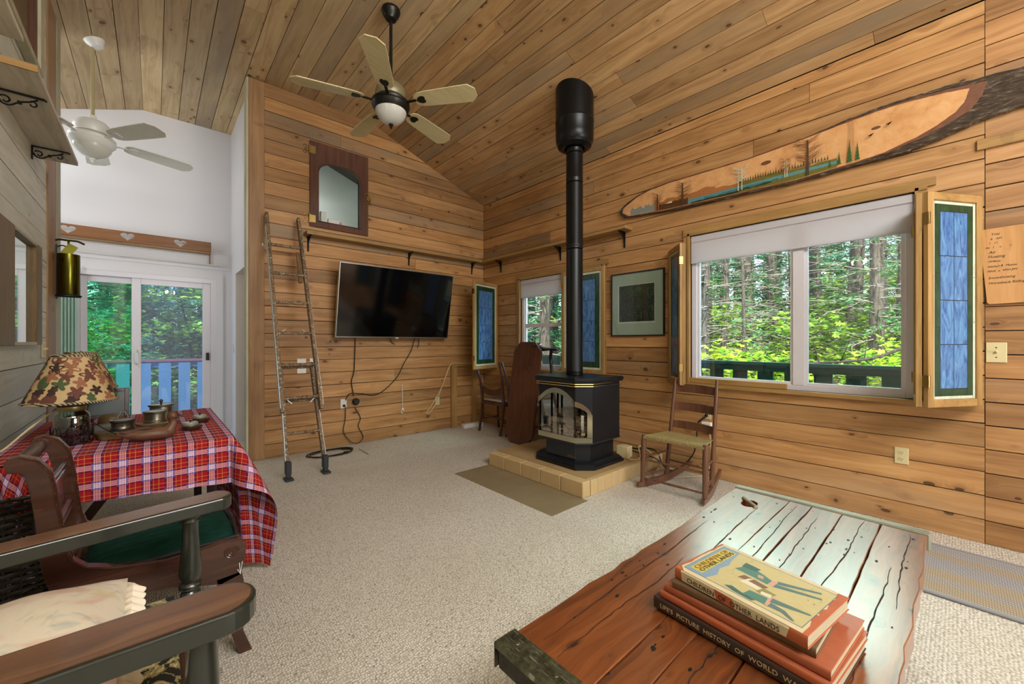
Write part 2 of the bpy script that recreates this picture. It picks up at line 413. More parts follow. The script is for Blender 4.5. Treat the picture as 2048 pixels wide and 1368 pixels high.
def plaid_mat():
    t = NT('red_plaid_cloth'); uv = t.n('TexCoord').outputs['UV']
    sx = t.n('SeparateXYZ', i_0=uv)
    per = 0.083
    def stripes(a):
        f = t.math('FRACT', t.math('DIVIDE', a, per))
        R = V3
        white = t.ramp(f, [(0, R(0)), (.56, R(1)), (.62, R(0)), (.645, R(1)), (.69, R(0)), (.71, R(1)), (.75, R(0)), (.775, R(1)), (.83, R(0))], 'CONSTANT')
        navy = t.ramp(f, [(0, R(0)), (.47, R(1)), (.56, R(0)), (.83, R(1)), (.92, R(0))], 'CONSTANT')
        gold = t.ramp(f, [(0, R(0)), (.20, R(1)), (.225, R(0)), (.97, R(1)), (.99, R(0))], 'CONSTANT')
        return white, navy, gold
    wx, nx, gx = stripes(sx.outputs[0]); wy, ny, gy = stripes(sx.outputs[1])
    c = hx('#981720')
    c = t.mix(t.math('MULTIPLY', nx, 0.62), c, hx('#1a1436')); c = t.mix(t.math('MULTIPLY', ny, 0.62), c, hx('#1a1436'))
    c = t.mix(t.math('MULTIPLY', gx, 0.5), c, hx('#d8a24a')); c = t.mix(t.math('MULTIPLY', gy, 0.5), c, hx('#d8a24a'))
    c = t.mix(t.math('MULTIPLY', wx, 0.46), c, hx('#eec6d2')); c = t.mix(t.math('MULTIPLY', wy, 0.46), c, hx('#eec6d2'))
    both = t.math('MULTIPLY', t.math('MAXIMUM', nx, wx), t.math('MAXIMUM', ny, wy))
    c = t.mix(t.math('MULTIPLY', both, 0.5), c, hx('#5a68c8'))
    c = t.mix(t.math('MULTIPLY', t.math('MULTIPLY', wx, wy), 0.8), c, hx('#e8ecf8'))
    t.bsdf(c, 0.85, normal=t.bump(t.noise(t.obj(), 260, 2), 0.2, 0.002), spec=0.15); return t.m
M_plaid = plaid_mat()
# ---------------------------------------------------------------- room measurements
XR, YB, XL, YF, XA = 3.895, 5.03, -0.60, 6.62, 0.785
XC0, XC1, HC, SL = -0.10, 2.05, 4.09, 0.363          # flat strip of the ceiling and the slope beside it
def roof(x):
    if x > XC1: return HC-SL*(x-XC1)
    if x < XC0: return HC-SL*(XC0-x)
    return HC
YREAR, XLEFT = -3.2, -2.5

def struct(o): o['kind'] = 'structure'; return o
def slab(name, pts, faces, mat, parent=None):
    b = MB(); b.add(pts, faces); o = b.build(name, mat, parent)
    return struct(o) if parent is None else o

def plank_field(parent, org, ud, vd, nd, u0, u1, v0, v1, rows, mat, openings=(), clip=None, kinks=(), th=0.018, gap=0.004, joints=None, rnd=random, name='plank'):
    """boards laid in rows on the plane org+u*ud+v*vd, each board an object; openings (ua,ub,va,vb) are cut out"""
    org, ud, vd, nd = Vector(org), Vector(ud), Vector(vd), Vector(nd)
    nrow = int(math.ceil((v1-v0)/rows))
    for r in range(nrow):
        a = v0+r*rows; b = min(a+rows, v1)
        if b-a < 0.012: continue
        cuts = [u0, u1]
        for (ua, ub, va, vb) in openings:
            if va <= a+1e-4 and vb >= b-1e-4: cuts += [ua, ub]
        js = joints(r) if joints else []
        cuts = sorted(set(c for c in cuts+list(js) if u0 <= c <= u1))
        for sa, sb in zip(cuts[:-1], cuts[1:]):
            if sb-sa < 0.01: continue
            mid = (sa+sb)/2
            if any(ua <= mid <= ub and va <= a+1e-4 and vb >= b-1e-4 for ua, ub, va, vb in openings): continue
            g = gap*rnd.uniform(0.7, 1.5)/2
            us = {sa+g*0.5, sb-g*0.5}; vs_ = {a+g, b-g}
            for (ua, ub, va, vb) in openings:
                us |= {x for x in (ua, ub) if sa+0.003 < x < sb-0.003}; vs_ |= {x for x in (va, vb) if a+g < x < b-g}
            us |= {k for k in kinks if sa+0.003 < k < sb-0.003}
            if clip:
                N = 40
                for i in range(N):
                    x0 = sa+(sb-sa)*i/N; x1 = sa+(sb-sa)*(i+1)/N
                    for lim in (a+g, b-g):
                        c0, c1 = clip(x0)-lim, clip(x1)-lim
                        if c0*c1 < 0: us.add(x0+(x1-x0)*c0/(c0-c1))
            us = sorted(us); vv = sorted(vs_)
            ox, ov = (sa+sb)/2, (a+b)/2
            P = []; F = []; cells = {}
            for i in range(len(us)-1):
                for j in range(len(vv)-1):
                    cu, cv = (us[i]+us[i+1])/2, (vv[j]+vv[j+1])/2
                    if any(ua < cu < ub and va < cv < vb for ua, ub, va, vb in openings): continue
                    q = []
                    for (x, y) in ((us[i], vv[j]), (us[i+1], vv[j]), (us[i+1], vv[j+1]), (us[i], vv[j+1])):
                        if clip: y = min(y, clip(x)-0.002)
                        q.append((x, y))
                    if q[3][1]-q[0][1] < 0.002 and q[2][1]-q[1][1] < 0.002: continue
                    if q[3][1] < q[0][1]: q[3] = q[0]
                    if q[2][1] < q[1][1]: q[2] = q[1]
                    cells[(i, j)] = q
            if not cells: continue
            dep = th+rnd.uniform(-0.0012, 0.0012)
            for (i, j), q in cells.items():
                k = len(P); P += [(x-ox, y-ov, 0.0) for x, y in q]; F.append((k, k+1, k+2, k+3))
                for (di, dj, e0, e1) in ((0, -1, 0, 1), (1, 0, 1, 2), (0, 1, 2, 3), (-1, 0, 3, 0)):
                    if (i+di, j+dj) in cells: continue
                    k2 = len(P); (xa, ya), (xb, yb) = q[e0], q[e1]
                    P += [(xa-ox, ya-ov, 0), (xb-ox, yb-ov, 0), (xb-ox, yb-ov, -dep), (xa-ox, ya-ov, -dep)]; F.append((k2, k2+3, k2+2, k2+1))
            me = bpy.data.meshes.new(name); me.from_pydata(P, [], F); me.materials.append(mat); me.update()
            o = bpy.data.objects.new(name, me); C.objects.link(o)
            M = frame(org+ud*ox+vd*ov+nd*dep, ud, vd, nd)
            o.parent = parent; o.matrix_local = M

# ---- floor
fl = MB(); fl.box(XLEFT, XR+0.02, YREAR, YF+0.02, -0.12, 0.0)
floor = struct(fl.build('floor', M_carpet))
b = MB(); b.box(2.16, 2.585, 1.98, 3.25, 0.0, 0.002)
o = b.build('floor_patch', M_tilebare, floor)

# ---- right wall, two windows
W1 = (2.78, 4.185, 0.90, 2.15); W2 = (0.206, 1.754, 0.875, 2.30)
b = MB()
ys = [YREAR, W2[0], W2[1], W1[0], W1[1], YB+0.15]; zt = roof(XR)
XO = XR+0.018
for i, (ya, yb) in enumerate(zip(ys[:-1], ys[1:])):
    if i == 1: zs = [(0, W2[2]), (W2[3], zt)]
    elif i == 3: zs = [(0, W1[2]), (W1[3], zt)]
    else: zs = [(0, zt)]
    for za, zb in zs: b.box(XO, XO+0.12, ya, yb, za, zb)
wall_right = struct(b.build('wall_right', M_gap))
SEAM = -0.105
rr = random.Random(3)
plank_field(wall_right, (XO, 0, 0), (0, -1, 0), (0, 0, 1), (-1, 0, 0), -YB, -SEAM, 0, zt, 0.1515, M_wall,
            [(-W2[1], -W2[0], W2[2], W2[3]), (-W1[1], -W1[0], W1[2], W1[3])], rnd=rr,
            joints=lambda r: {14: [-1.7], 17: [-3.6, -0.6], 19: [-1.2], 20: [-2.9], 21: [-0.8]}.get(r, []), gap=0.006)
plank_field(wall_right, (XO, 0, 0), (0, -1, 0), (0, 0, 1), (-1, 0, 0), -SEAM, -YREAR, 0.0, zt, 0.149, M_wall_d, rnd=rr,
            joints=lambda r: [1.4+0.5*math.sin(r*2.1)], gap=0.006)

# ---- back wall with the little cabinet opening
NI = (1.41, 1.95, 2.66, 3.43)
b = MB(); YO = YB+0.018
for xa, xb, za, zb in ((0.76, XR+0.14, 0, NI[2]), (0.76, NI[0], NI[2], NI[3]), (NI[1], XR+0.14, NI[2], NI[3])):
    b.box(xa, xb, YO, YO+0.1, za, min(zb, 3.41) if xb > 3 else zb)
prof = [(0.76, NI[3]), (XR, 3.41), (XC1, HC), (0.76, HC)]
b.prism([(0.76, NI[3]), (3.87, NI[3]), (XC1, HC-.001), (0.76, HC-.001)], (0, YO, 0), (1, 0, 0), (0, 0, 1), (0, 1, 0), 0.1)
wall_back = struct(b.build('wall_back', M_gap))
plank_field(wall_back, (0, YO, 0), (1, 0, 0), (0, 0, 1), (0, -1, 0), 0.893, XR-0.001, 0, HC, 0.1515, M_wall,
            [NI], clip=roof, kinks=(XC1,), rnd=rr, joints=lambda r: {5: [2.4], 15: [2.7], 9: [3.1], 24: [1.7]}.get(r, []), gap=0.006)
# post at the open end of the wall
b = MB(); b.box(0.748, 0.893, YB-0.015, YB+0.118, 0, HC-0.01, bev=0.004)
struct(b.build('trim_1', M_post))
b = MB(); b.box(0.728, 0.748, YB+0.0, YB+0.13, 0, HC-0.01)
struct(b.build('trim_2', M_pale))

# ---- ceiling: flat strip and two slopes, boards run along the room
b = MB()
for (xa, xb) in ((XLEFT, XC0), (XC0, XC1), (XC1, XR+0.2)):
    za, zb = roof(xa)+0.018, roof(xb)+0.018
    b.add([(xa, YREAR, za), (xb, YREAR, zb), (xb, YF+.1, zb), (xa, YF+.1, za), (xa, YREAR, za+.12), (xb, YREAR, zb+.12), (xb, YF+.1, zb+.12), (xa, YF+.1, za+.12)],
          [(0, 1, 2, 3), (4, 7, 6, 5), (0, 4, 5, 1), (1, 5, 6, 2), (2, 6, 7, 3), (3, 7, 4, 0)])
ceiling = struct(b.build('ceiling', M_gap))
def cj(seed):
    def f(r):
        q = random.Random(seed*100+r); y = YREAR+q.uniform(0.5, 3.0); out = []
        while y < YF-0.4: out.append(y); y += q.uniform(2.2, 4.6)
        return out
    return f
plank_field(ceiling, (XC0, 0, HC+0.018), (0, 1, 0), (1, 0, 0), (0, 0, -1), YREAR, YF, 0, XC1-XC0, 0.1655, M_ceil_lit, joints=cj(1), rnd=rr, gap=0.005)
ln = math.sqrt(1+SL*SL)
plank_field(ceiling, (XC1, 0, HC+0.018), (0, 1, 0), (1/ln, 0, -SL/ln), (-SL/ln, 0, -1/ln), YREAR, YF, 0.004, (XR-XC1)*ln, 0.142, M_ceil_dim, joints=cj(2), rnd=rr, gap=0.005)
plank_field(ceiling, (XC0, 0, HC+0.018), (0, -1, 0), (-1/ln, 0, -SL/ln), (SL/ln, 0, -1/ln), -YF, -YREAR, 0.004, (XC0-XLEFT)*ln, 0.165, M_ceil_lit, joints=lambda r: [-y for y in cj(3)(r)], rnd=rr, gap=0.005)

# ---- left partition with pickled boards
b = MB(); b.prism([(YREAR, 0), (5.06, 0), (5.06, roof(XL-.1)-.001), (YREAR, roof(XL-.1)-.001)], (XL-0.13, 0, 0), (0, 1, 0), (0, 0, 1), (1, 0, 0), 0.112)
wall_left = struct(b.build('wall_left', M_gap))
plank_field(wall_left, (XL-0.018, 0, 0), (0, 1, 0), (0, 0, 1), (1, 0, 0), YREAR, 4.56, 0, roof(XL)-.005, 0.186, M_left, rnd=rr,
            joints=lambda r: [1.5+1.1*math.sin(r*1.7)] if r % 2 else [], gap=0.006)
b = MB(); b.box(XL-0.018, XL+0.008, 4.562, 4.90, 0, roof(XL)-0.01, bev=0.003)
struct(b.build('trim_3', M_post))
b = MB(); b.box(XL-0.15, XL+0.012, 4.902, 5.075, 0, roof(XL)-0.01, bev=0.003)
struct(b.build('trim_4', M_pale))

# ---- rear and outer walls (behind and beside the camera)
b = MB(); b.prism([(XLEFT, 0), (XR+.1, 0), (XR+.1, roof(XR)), (XC1, HC), (XC0, HC), (XLEFT, roof(XLEFT))], (0, YREAR-.1, 0), (1, 0, 0), (0, 0, 1), (0, 1, 0), 0.1)
struct(b.build('wall_rear', M_wall))
b = MB(); b.box(XLEFT-.1, XLEFT, YREAR, YF+.1, 0, roof(XLEFT))
struct(b.build('wall_outer_left', M_white))

# ---- dining alcove: white walls, sliding door
b = MB()
DO = (-0.70, 0.62, 0.0, 2.10)
for poly in ([(XLEFT, 0), (DO[0], 0), (DO[0], DO[3]), (XLEFT, DO[3])], [(DO[1], 0), (XA+.1, 0), (XA+.1, DO[3]), (DO[1], DO[3])],
             [(XLEFT, DO[3]), (XA+.1, DO[3]), (XA+.1, HC), (XC0, HC), (XLEFT, roof(XLEFT))]):
    b.prism(poly, (0, YF, 0), (1, 0, 0), (0, 0, 1), (0, 1, 0), 0.12)
struct(b.build('wall_far', M_white))
b = MB(); DR = (5.41, 6.19, 2.16)
b.box(XA, XA+0.1, YB+0.12, DR[0], 0, HC-.002); b.box(XA, XA+0.1, DR[1], YF, 0, HC-.002); b.box(XA, XA+0.1, DR[0], DR[1], DR[2], HC-.002)
struct(b.build('wall_alcove_right', M_white))
b = MB()
for (ya, yb) in ((DR[0]-0.0, DR[0]+0.02), (DR[1]-0.02, DR[1])): b.box(XA-0.006, XA+0.106, ya, yb, 0, DR[2])
b.box(XA-0.006, XA+0.106, DR[0], DR[1], DR[2]-0.02, DR[2])
struct(b.build('trim_5', M_white))
# pine door standing half open inside that doorway
dr = MB(); dr.box(0.90, 0.935, 5.30, 6.30, 0.02, 2.2); door2 = struct(dr.build('door_2', M_pine))
for k in range(6):
    b = MB(); b.box(0.888, 0.90, 5.32+k*0.163, 5.32+k*0.163+0.157, 0.03, 2.19, bev=0.003); b.build('panel', M_pine, door2)
b = MB(); b.box(XA-0.012, XA, YB+0.13, DR[0], 0, 0.09); b.box(XA-0.012, XA, DR[1], YF, 0, 0.09); struct(b.build('baseboard_alcove', M_white))

# sliding door frame, panes
b = MB(); y0, y1 = YF-0.02, YF+0.09
b.box(DO[0], DO[0]+0.075, y0, y1, 0, DO[3]); b.box(DO[1]-0.06, DO[1], y0, y1, 0, DO[3]); b.box(DO[0]+.075, DO[1]-.06, y0, y1, DO[3]-0.06, DO[3]); b.box(DO[0]+.075, DO[1]-.06, y0, y1, 0.001, 0.06)
door1 = struct(b.build('door_1', M_vinyl))
def sash(nm, xa, xb, ya, yb, st, gm, par):
    b = MB(); za, zb = 0.06, DO[3]-0.06
    b.box(xa, xa+st, ya, yb, za, zb, bev=.004); b.box(xb-st, xb, ya, yb, za, zb, bev=.004); b.box(xa+st, xb-st, ya, yb, za, za+.1); b.box(xa+st, xb-st, ya, yb, zb-0.07, zb)
    s = b.build(nm, M_vinyl, par)
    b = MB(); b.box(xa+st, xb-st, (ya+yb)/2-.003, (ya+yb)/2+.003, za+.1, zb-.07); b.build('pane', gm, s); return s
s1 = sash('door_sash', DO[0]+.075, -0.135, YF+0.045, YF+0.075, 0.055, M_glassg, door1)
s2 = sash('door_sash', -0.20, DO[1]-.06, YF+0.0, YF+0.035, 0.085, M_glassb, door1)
b = MB(); b.tube(bez([(-0.155, YF, 1.17), (-0.165, YF-0.045, 1.14), (-0.165, YF-0.045, 1.03), (-0.155, YF, 1.0)], 5), 0.008, 8)
b.box(-0.145, -0.115, YF-.012, YF, 0.97, 1.2, bev=.004); b.build('door_handle', M_whp, s2, smooth=True)
b = MB(); b.box(0.51, 0.545, YF-.03, YF, 1.03, 1.13, bev=.006); b.build('latch', M_black, s2)
# casing and lintel strips on the white wall
b = MB(); b.box(DO[0]-.08, DO[0], YF-.024, YF-.001, 0, DO[3]+.06); b.box(DO[1], DO[1]+.07, YF-.024, YF-.001, 0, DO[3]+.06); b.box(DO[0], DO[1], YF-.024, YF-.001, DO[3], DO[3]+.06)
b.box(DO[0]-.6, XA, YF-.012, YF, DO[3]+.13, DO[3]+.16)
struct(b.build('trim_6', M_white))

# ---- windows
def window_unit(nm, W, vert, mulw, rail=None):
    ya, yb, za, zb = W; x0, x1 = XO+0.015, XO+0.085
    b = MB(); f = 0.05
    b.box(x0, x1, ya, ya+f, za, zb, bev=.004); b.box(x0, x1, yb-f, yb, za, zb, bev=.004); b.box(x0, x1, ya+f, yb-f, za, za+.042); b.box(x0, x1, ya+f, yb-f, zb-f, zb)
    b.box(x0-.003, x1, vert-mulw/2, vert+mulw/2, za+.042, zb-f)
    o = struct(b.build(nm, M_vinyl))
    for (a, c) in ((ya+f, vert-mulw/2), (vert+mulw/2, yb-f)):
        s = MB(); t = 0.022
        s.box(x0+.015, x0+.05, a, a+t, za+.042, zb-f); s.box(x0+.015, x0+.05, c-t, c, za+.042, zb-f); s.box(x0+.0145, x0+.05, a+t, c-t, za+.042, za+.042+t); s.box(x0+.0145, x0+.05, a+t, c-t, zb-f-t, zb-f)
        if rail: s.box(x0+.01, x0+.05, a, c, rail-.025, rail+.025)
        so = s.build('window_sash', M_vinyl, o)
        s = MB(); s.box(x0+.030, x0+.035, a+t, c-t, za+.042+t, zb-f-t); s.build('pane', M_glass, so)
    return o
win2 = window_unit('window_2', W2, 0.88, 0.075)
win1 = window_unit('window_1', W1, 3.26, 0.06, rail=1.50)
# wooden jambs, casing and sills
def casing(W, n0):
    ya, yb, za, zb = W
    b = MB(); b.box(XR-0.02, XO+0.1, ya-.018, ya, za-.02, zb+.02); b.box(XR-0.02, XO+0.1, yb, yb+.018, za-.02, zb+.02)
    b.box(XR-0.012, XR, yb+.018, yb+.06, za-.03, zb+.05); b.box(XR-0.012, XR, ya-.06, ya-.018, za-.03, zb+.05)
    struct(b.build('trim_%d' % n0, M_trimZ))
    b = MB(); b.box(XR-0.02, XO+0.1, ya-.06, yb+.06, zb, zb+.02); b.box(XR-0.016, XR, ya-.1, yb+.06, zb+.02, zb+.075)
    b.box(XR-0.045, XO+0.1, ya-.2, yb+.03, za-.03, za)
    struct(b.build('trim_%d' % (n0+1), M_trimY))
casing(W2, 7); casing(W1, 9)
# ---------------------------------------------------------------- roller shades
def shade(W, ya, yb, zb, label):
    t = thing('roller_shade', label, 'window shade', (XO+0.005, (ya+yb)/2, zb))
    top = W[3]
    b = MB(); b.box(XO-0.012, XO-0.006, ya+.01, yb-.01, zb, top-0.05); b.build('shade_cloth', M_shade, t)
    b = MB(); b.box(XO-0.02, XO+0.01, ya+.004, yb-.004, top-0.075, top-0.004, bev=.01); b.build('head_rail', M_shade, t)
    b = MB(); b.box(XO-0.016, XO-0.002, ya+.008, yb-.008, zb-0.012, zb+.006, bev=.004); b.build('hem_bar', M_shade, t)
t_ = NT('shade_fabric'); _d = t_.n('BsdfDiffuse', i_Color=hx('#d8d5da')); _r = t_.n('BsdfTranslucent', i_Color=hx('#cfcdd2'))
_m = t_.n('MixShader', i_0=0.3); t_.t.links.new(_d.outputs[0], _m.inputs[1]); t_.t.links.new(_r.outputs[0], _m.inputs[2]); t_.t.links.new(_m.outputs[0], t_.out.inputs[0]); M_shade = t_.m
shade(W2, W2[0], W2[1], 2.04, 'wide white roller shade drawn a little way down the large window')
shade(W1, W1[0], W1[1], 1.90, 'narrower white roller shade on the window behind the stove pipe')

# ---------------------------------------------------------------- stained glass shutters
def streaky(name, a, b, rough=0.25):
    t = NT(name); co = t.obj(); rnd = t.n('ObjectInfo').outputs['Random']
    off = t.n('CombineXYZ', i_0=t.math('MULTIPLY', rnd, 37.0), i_2=t.math('MULTIPLY', rnd, 11.0)).outputs[0]
    n1 = t.noise(t.vmath('MULTIPLY', t.vmath('ADD', co, off), (30., 30., 7.)), 1.0, 4, 0.6, 1.2)
    c = t.ramp(n1, [(0.35, hx(a)), (0.7, hx(b))]); t.bsdf(c, rough, spec=0.6, normal=t.bump(n1, 0.2, 0.004)); return t.m
M_gblue = streaky('blue_streaky_glass', '#2a548e', '#6092be'); M_ggreen = streaky('green_streaky_glass', '#0f2d1c', '#1f4a2b'); M_gwhite = streaky('white_opal_glass', '#b9bfa8', '#d0d3bc')
M_lead = plain('lead_came', '#2a2c2c', 0.5, 0.5)
def shutter(name, a, b, z0, z1, label, split=0, mats=M_trim, st=0.045):
    """panel standing from floor point a to b (xy); a thing with frame, strips, panes"""
    a = Vector((a[0], a[1], 0)); d = Vector((b[0], b[1], 0))-a; Wd = d.length; ux = d.normalized(); nrm = Vector((ux.y, -ux.x, 0))
    t = thing(name, label, 'shutter', (a.x, a.y, z0), 'stained glass shutters')
    R = frame((a.x, a.y, z0), ux, nrm*-1, (0, 0, 1)); Hh = z1-z0; th = 0.014
    for nm, (x0, x1, q0, q1), mt in (('stile', (0, st, 0, Hh), M_trimZ), ('stile', (Wd-st, Wd, 0, Hh), M_trimZ), ('rail', (st, Wd-st, 0, st*1.05), mats), ('rail', (st, Wd-st, Hh-st*1.05, Hh), mats)):
        m = MB(); m.box(x0, x1, -th, th, q0, q1, bev=.003, R=R); m.build(nm, mt, t)
    i0, i1, j0, j1 = st, Wd-st, st*1.05, Hh-st*1.05
    def strips(nm, mat, w, u0, u1, v0, v1, cuts):
        g = 0.0012
        for k in range(len(cuts)+1):
            pass
        ys = [v0]+[v0+(v1-v0)*c for c in cuts]+[v1]
        for (xa, xb) in ((u0, u0+w), (u1-w, u1)):
            for p, q in zip(ys[:-1], ys[1:]):
                m = MB(); m.box(xa+g, xb-g, -.003, .003, p+g, q-g, R=R); m.build(nm, mat, t)
        for (p, q) in ((v0, v0+w), (v1-w, v1)):
            m = MB(); m.box(u0+w+g, u1-w-g, -.003, .003, p+g, q-g, R=R); m.build(nm, mat, t)
    ww = Wd*0.032; gw = Wd*0.1
    strips('white_glass_strip', M_gwhite, ww+0.006, i0, i1, j0, j1, (.39, .62))
    k0, k1, l0, l1 = i0+ww+.006, i1-ww-.006, j0+ww+.006, j1-ww-.006
    strips('green_glass_strip', M_ggreen, gw, k0, k1, l0, l1, (.36, .64))
    p0, p1, q0, q1 = k0+gw, k1-gw, l0+gw, l1-gw; g = .0024
    for i in range(2):
        for j in range(4):
            m = MB(); xa = p0+(p1-p0)*i/2; xb = p0+(p1-p0)*(i+1)/2; ya = q0+(q1-q0)*j/4; yb = q0+(q1-q0)*(j+1)/4
            m.box(xa+g, xb-g, -.003, .003, ya+g, yb-g, R=R); m.build('glass_pane', M_gblue, t)
    m = MB(); m.box(i0, i1, -.0022, .0022, j0, j1, R=R); m.build('lead_came', M_lead, t)
    for zz in (0.16, Hh-0.16):
        m = MB(); m.box(-0.004, 0.012, -th-.004, th+.004, zz-.035, zz+.035, R=R); m.tube([R @ Vector((-.004, -th-.004, zz-.035)), R @ Vector((-.004, -th-.004, zz+.035))], .005, 6); m.build('hinge', M_brass, t)
    return t
shutter('glass_shutter', (3.30, 4.50), (3.87, 4.665), 0.885, 2.135, 'blue and green stained glass shutter standing open near the room corner')
shutter('glass_shutter', (3.862, 3.37), (3.862, 2.72), 0.895, 2.15, 'stained glass shutter closed over the window, right behind the stove pipe')
b_ = (3.608, 1.675)
shutter('glass_shutter', (3.87, 1.815), (b_[0]+.01, b_[1]+.012), 0.872, 2.18, 'narrow folded shutter leaf seen edge-on left of the large window')
shutter('glass_shutter', (b_[0], b_[1]+.03), (3.865, 1.95), 0.872, 2.18, 'folded stained glass shutter leaf between large window and framed picture')
c_ = (3.483, .156)
shutter('glass_shutter', (3.86, 0.198), (c_[0], c_[1]+.012), 0.872, 2.18, 'plain-looking shutter leaf seen edge-on at right side of the large window')
shutter('glass_shutter', (c_[0], c_[1]-.018), (3.86, -.084), 0.872, 2.18, 'blue and green stained glass shutter leaf facing the room beside the note board')

# ---------------------------------------------------------------- shelf around the corner with iron brackets
b = MB(); b.box(1.28, XR-.002, YB-0.15, YB-.001, 2.488, 2.525, bev=.003)
tag(b.build('wall_shelf', M_trim, origin=(2.6, YB, 2.488)), 'long narrow cedar shelf above the television on the back wall', 'shelf')
b = MB(); b.box(XR-0.15, XR-.001, 2.38, YB-0.152, 2.488, 2.525, bev=.003)
tag(b.build('wall_shelf', M_trimY, origin=(XR, 3.7, 2.488)), 'narrow cedar shelf running above the window behind the stove pipe', 'shelf')
def bracket(loc, nd, label):
    """L bracket, nd = direction out of the wall"""
    n = Vector(nd); s = Vector((-n.y, n.x, 0)); L = Vector(loc)
    b = MB(); b.beam(L, L+n*0.12, 0.02, 0.004, mi=0); b.beam(L+Vector((0, 0, -0.002)), L+Vector((0, 0, -0.17)), 0.02, 0.004, up=n)
    b.tube([L+n*0.004+Vector((0, 0, -.15)), L+n*.02+Vector((0, 0, -.06)), L+n*0.10+Vector((0, 0, -0.006))], .006, 6)
    b.prism([(0, 0), (0.05, 0), (0, -.13)], L-s*.002+Vector((0, 0, -.002)), n, (0, 0, 1), s, .004)
    tag(b.build('shelf_bracket', M_iron, origin=loc), label, 'bracket', 'iron shelf brackets')
bracket((1.33, YB-.004, 2.486), (0, -1, 0), 'black iron shelf bracket just right of the ladder top')
bracket((2.60, YB-.004, 2.486), (0, -1, 0), 'black iron shelf bracket above the middle of the television')
bracket((3.66, YB-.004, 2.486), (0, -1, 0), 'black iron shelf bracket on the back wall near the corner')
bracket((XR-.004, 4.60, 2.486), (-1, 0, 0), 'black iron shelf bracket on the window wall near the corner')
bracket((XR-.004, 3.42, 2.486), (-1, 0, 0), 'black iron shelf bracket just left of the stove pipe')
bracket((XR-.004, 2.48, 2.486), (-1, 0, 0), 'black iron shelf bracket at the shelf end above the framed picture')

# ---------------------------------------------------------------- old cabinet door frame and the niche behind it
t = thing('cabinet_door_frame', 'dark old arched cabinet door without glass hung high on the wall', 'cabinet door', (1.68, YB, 2.61))
def arch_hole(x0, x1, z0, z1, r):
    pts = [(x0, z0), (x1, z0), (x1, z1-r)]
    pts += [(x1-r*1.15+r*1.15*math.cos(a), z1-r+(r-0.015)*math.sin(a)) for a in [PI/2*k/8 for k in range(1, 9)]]
    pts += [(x0+r*1.15-r*1.15*math.sin(a), z1-r+(r-0.015)*math.cos(a)) for a in [PI/2*k/8 for k in range(0, 9)]]
    n = len(pts); return pts
hole = arch_hole(1.44, 1.925, 2.69, 3.40, 0.15)
b = MB(); plate(b, [[(1.345, 2.615), (2.025, 2.615), (2.025, 3.605), (1.345, 3.605)], hole], frame((0, YB-0.016, 0), (1, 0, 0), (0, 0, 1), (0, -1, 0)), 0.028); b.build('arched_frame', M_oldred, t)
b = MB(); hs = [Vector((x, YB-.031, z)) for x, z in arch_hole(1.432, 1.933, 2.682, 3.408, 0.152)]; b.tube(hs, .006, 6, closed=True); b.build('frame_bead', M_oldred, t, smooth=True)
def scroll(mb, c, ux, uz, s=1.0, r=.0035):
    c, ux, uz = Vector(c), Vector(ux), Vector(uz)
    for (sx, sz) in ((1, 1), (1, -1)):
        pts = [c+ux*(s*sx*(.012+.013*math.cos(a)))+uz*(s*sz*(.018+.014*math.sin(a))) for a in [k*.45 for k in range(12)]]
        mb.tube(pts, r*s, 6)
for zz in (3.50, 2.70):
    b = MB(); b.box(1.345, 1.405, YB-.036, YB-.030, zz-.045, zz+.045, bev=.003); b.box(1.335, 1.345, YB-.038, YB-.0, zz-.05, zz+.05); scroll(b, (1.315, YB-.006, zz), (-1, 0, 0), (0, 0, 1), 1.5); b.build('hinge', M_brass, t, smooth=True)
b = MB(); b.box(2.0, 2.045, YB-.038, YB-.030, 3.05, 3.11, bev=.003); scroll(b, (2.02, YB-.036, 3.08), (-1, 0, 0), (0, 0, 1), 2.0); b.tube([(2.04, YB-.04, 3.08), (2.05, YB-.05, 3.0)], .006, 8); b.build('latch', M_brass, t, smooth=True)
M_niche = plain('niche_plaster', '#dfe4de', 0.8, noise_amt=0.15, scale=3)
b = MB(); y0, y1 = YB+.12, YB+1.0
b.add([(1.3, y0, 2.6), (2.3, y0, 2.6), (2.3, y1, 2.6), (1.3, y1, 2.6)], [(0, 1, 2, 3)]); b.add([(1.3, y1, 2.6), (2.3, y1, 2.6), (2.3, y1, 4.0), (1.3, y1, 4.0)], [(0, 1, 2, 3)])
b.add([(1.3, y0, 2.6), (1.3, y1, 2.6), (1.3, y1, 4.0), (1.3, y0, 4.0)], [(0, 1, 2, 3)]); b.add([(2.3, y0, 2.6), (2.3, y1, 2.6), (2.3, y1, 4.0), (2.3, y0, 4.0)], [(3, 2, 1, 0)])
struct(b.build('wall_niche', M_niche))
b = MB(); b.prism([(1.28, 4.0), (2.32, 3.62), (2.32, 3.66), (1.28, 4.04)], (0, y0, 0), (1, 0, 0), (0, 0, 1), (0, 1, 0), .9); struct(b.build('trim_11', plain('niche_ceiling', '#4c473c', .8)))
def carton(loc, s, rot, label, mat=None, nm='small_box'):
    R = Matrix.Translation(loc) @ Matrix.Rotation(rot, 4, 'Z'); b = MB(); b.box(-s[0]/2, s[0]/2, -s[1]/2, s[1]/2, 0, s[2], bev=.004, R=R)
    b.box(-s[0]/2-.001, s[0]/2+.001, -s[1]*.1, s[1]*.1, .002, s[2]+.001, R=R)
    return tag(b.build(nm, mat or M_whp, origin=loc), label, 'box')
NZ = 2.665
b = MB(); b.box(NI[0]-.03, NI[1]+.03, YB+.02, YB+.42, 2.63, NZ); struct(b.build('trim_12', M_trim))
carton((1.52, YB+.10, NZ), (.06, .06, .175), .1, 'taller white carton standing in the cabinet niche corner')
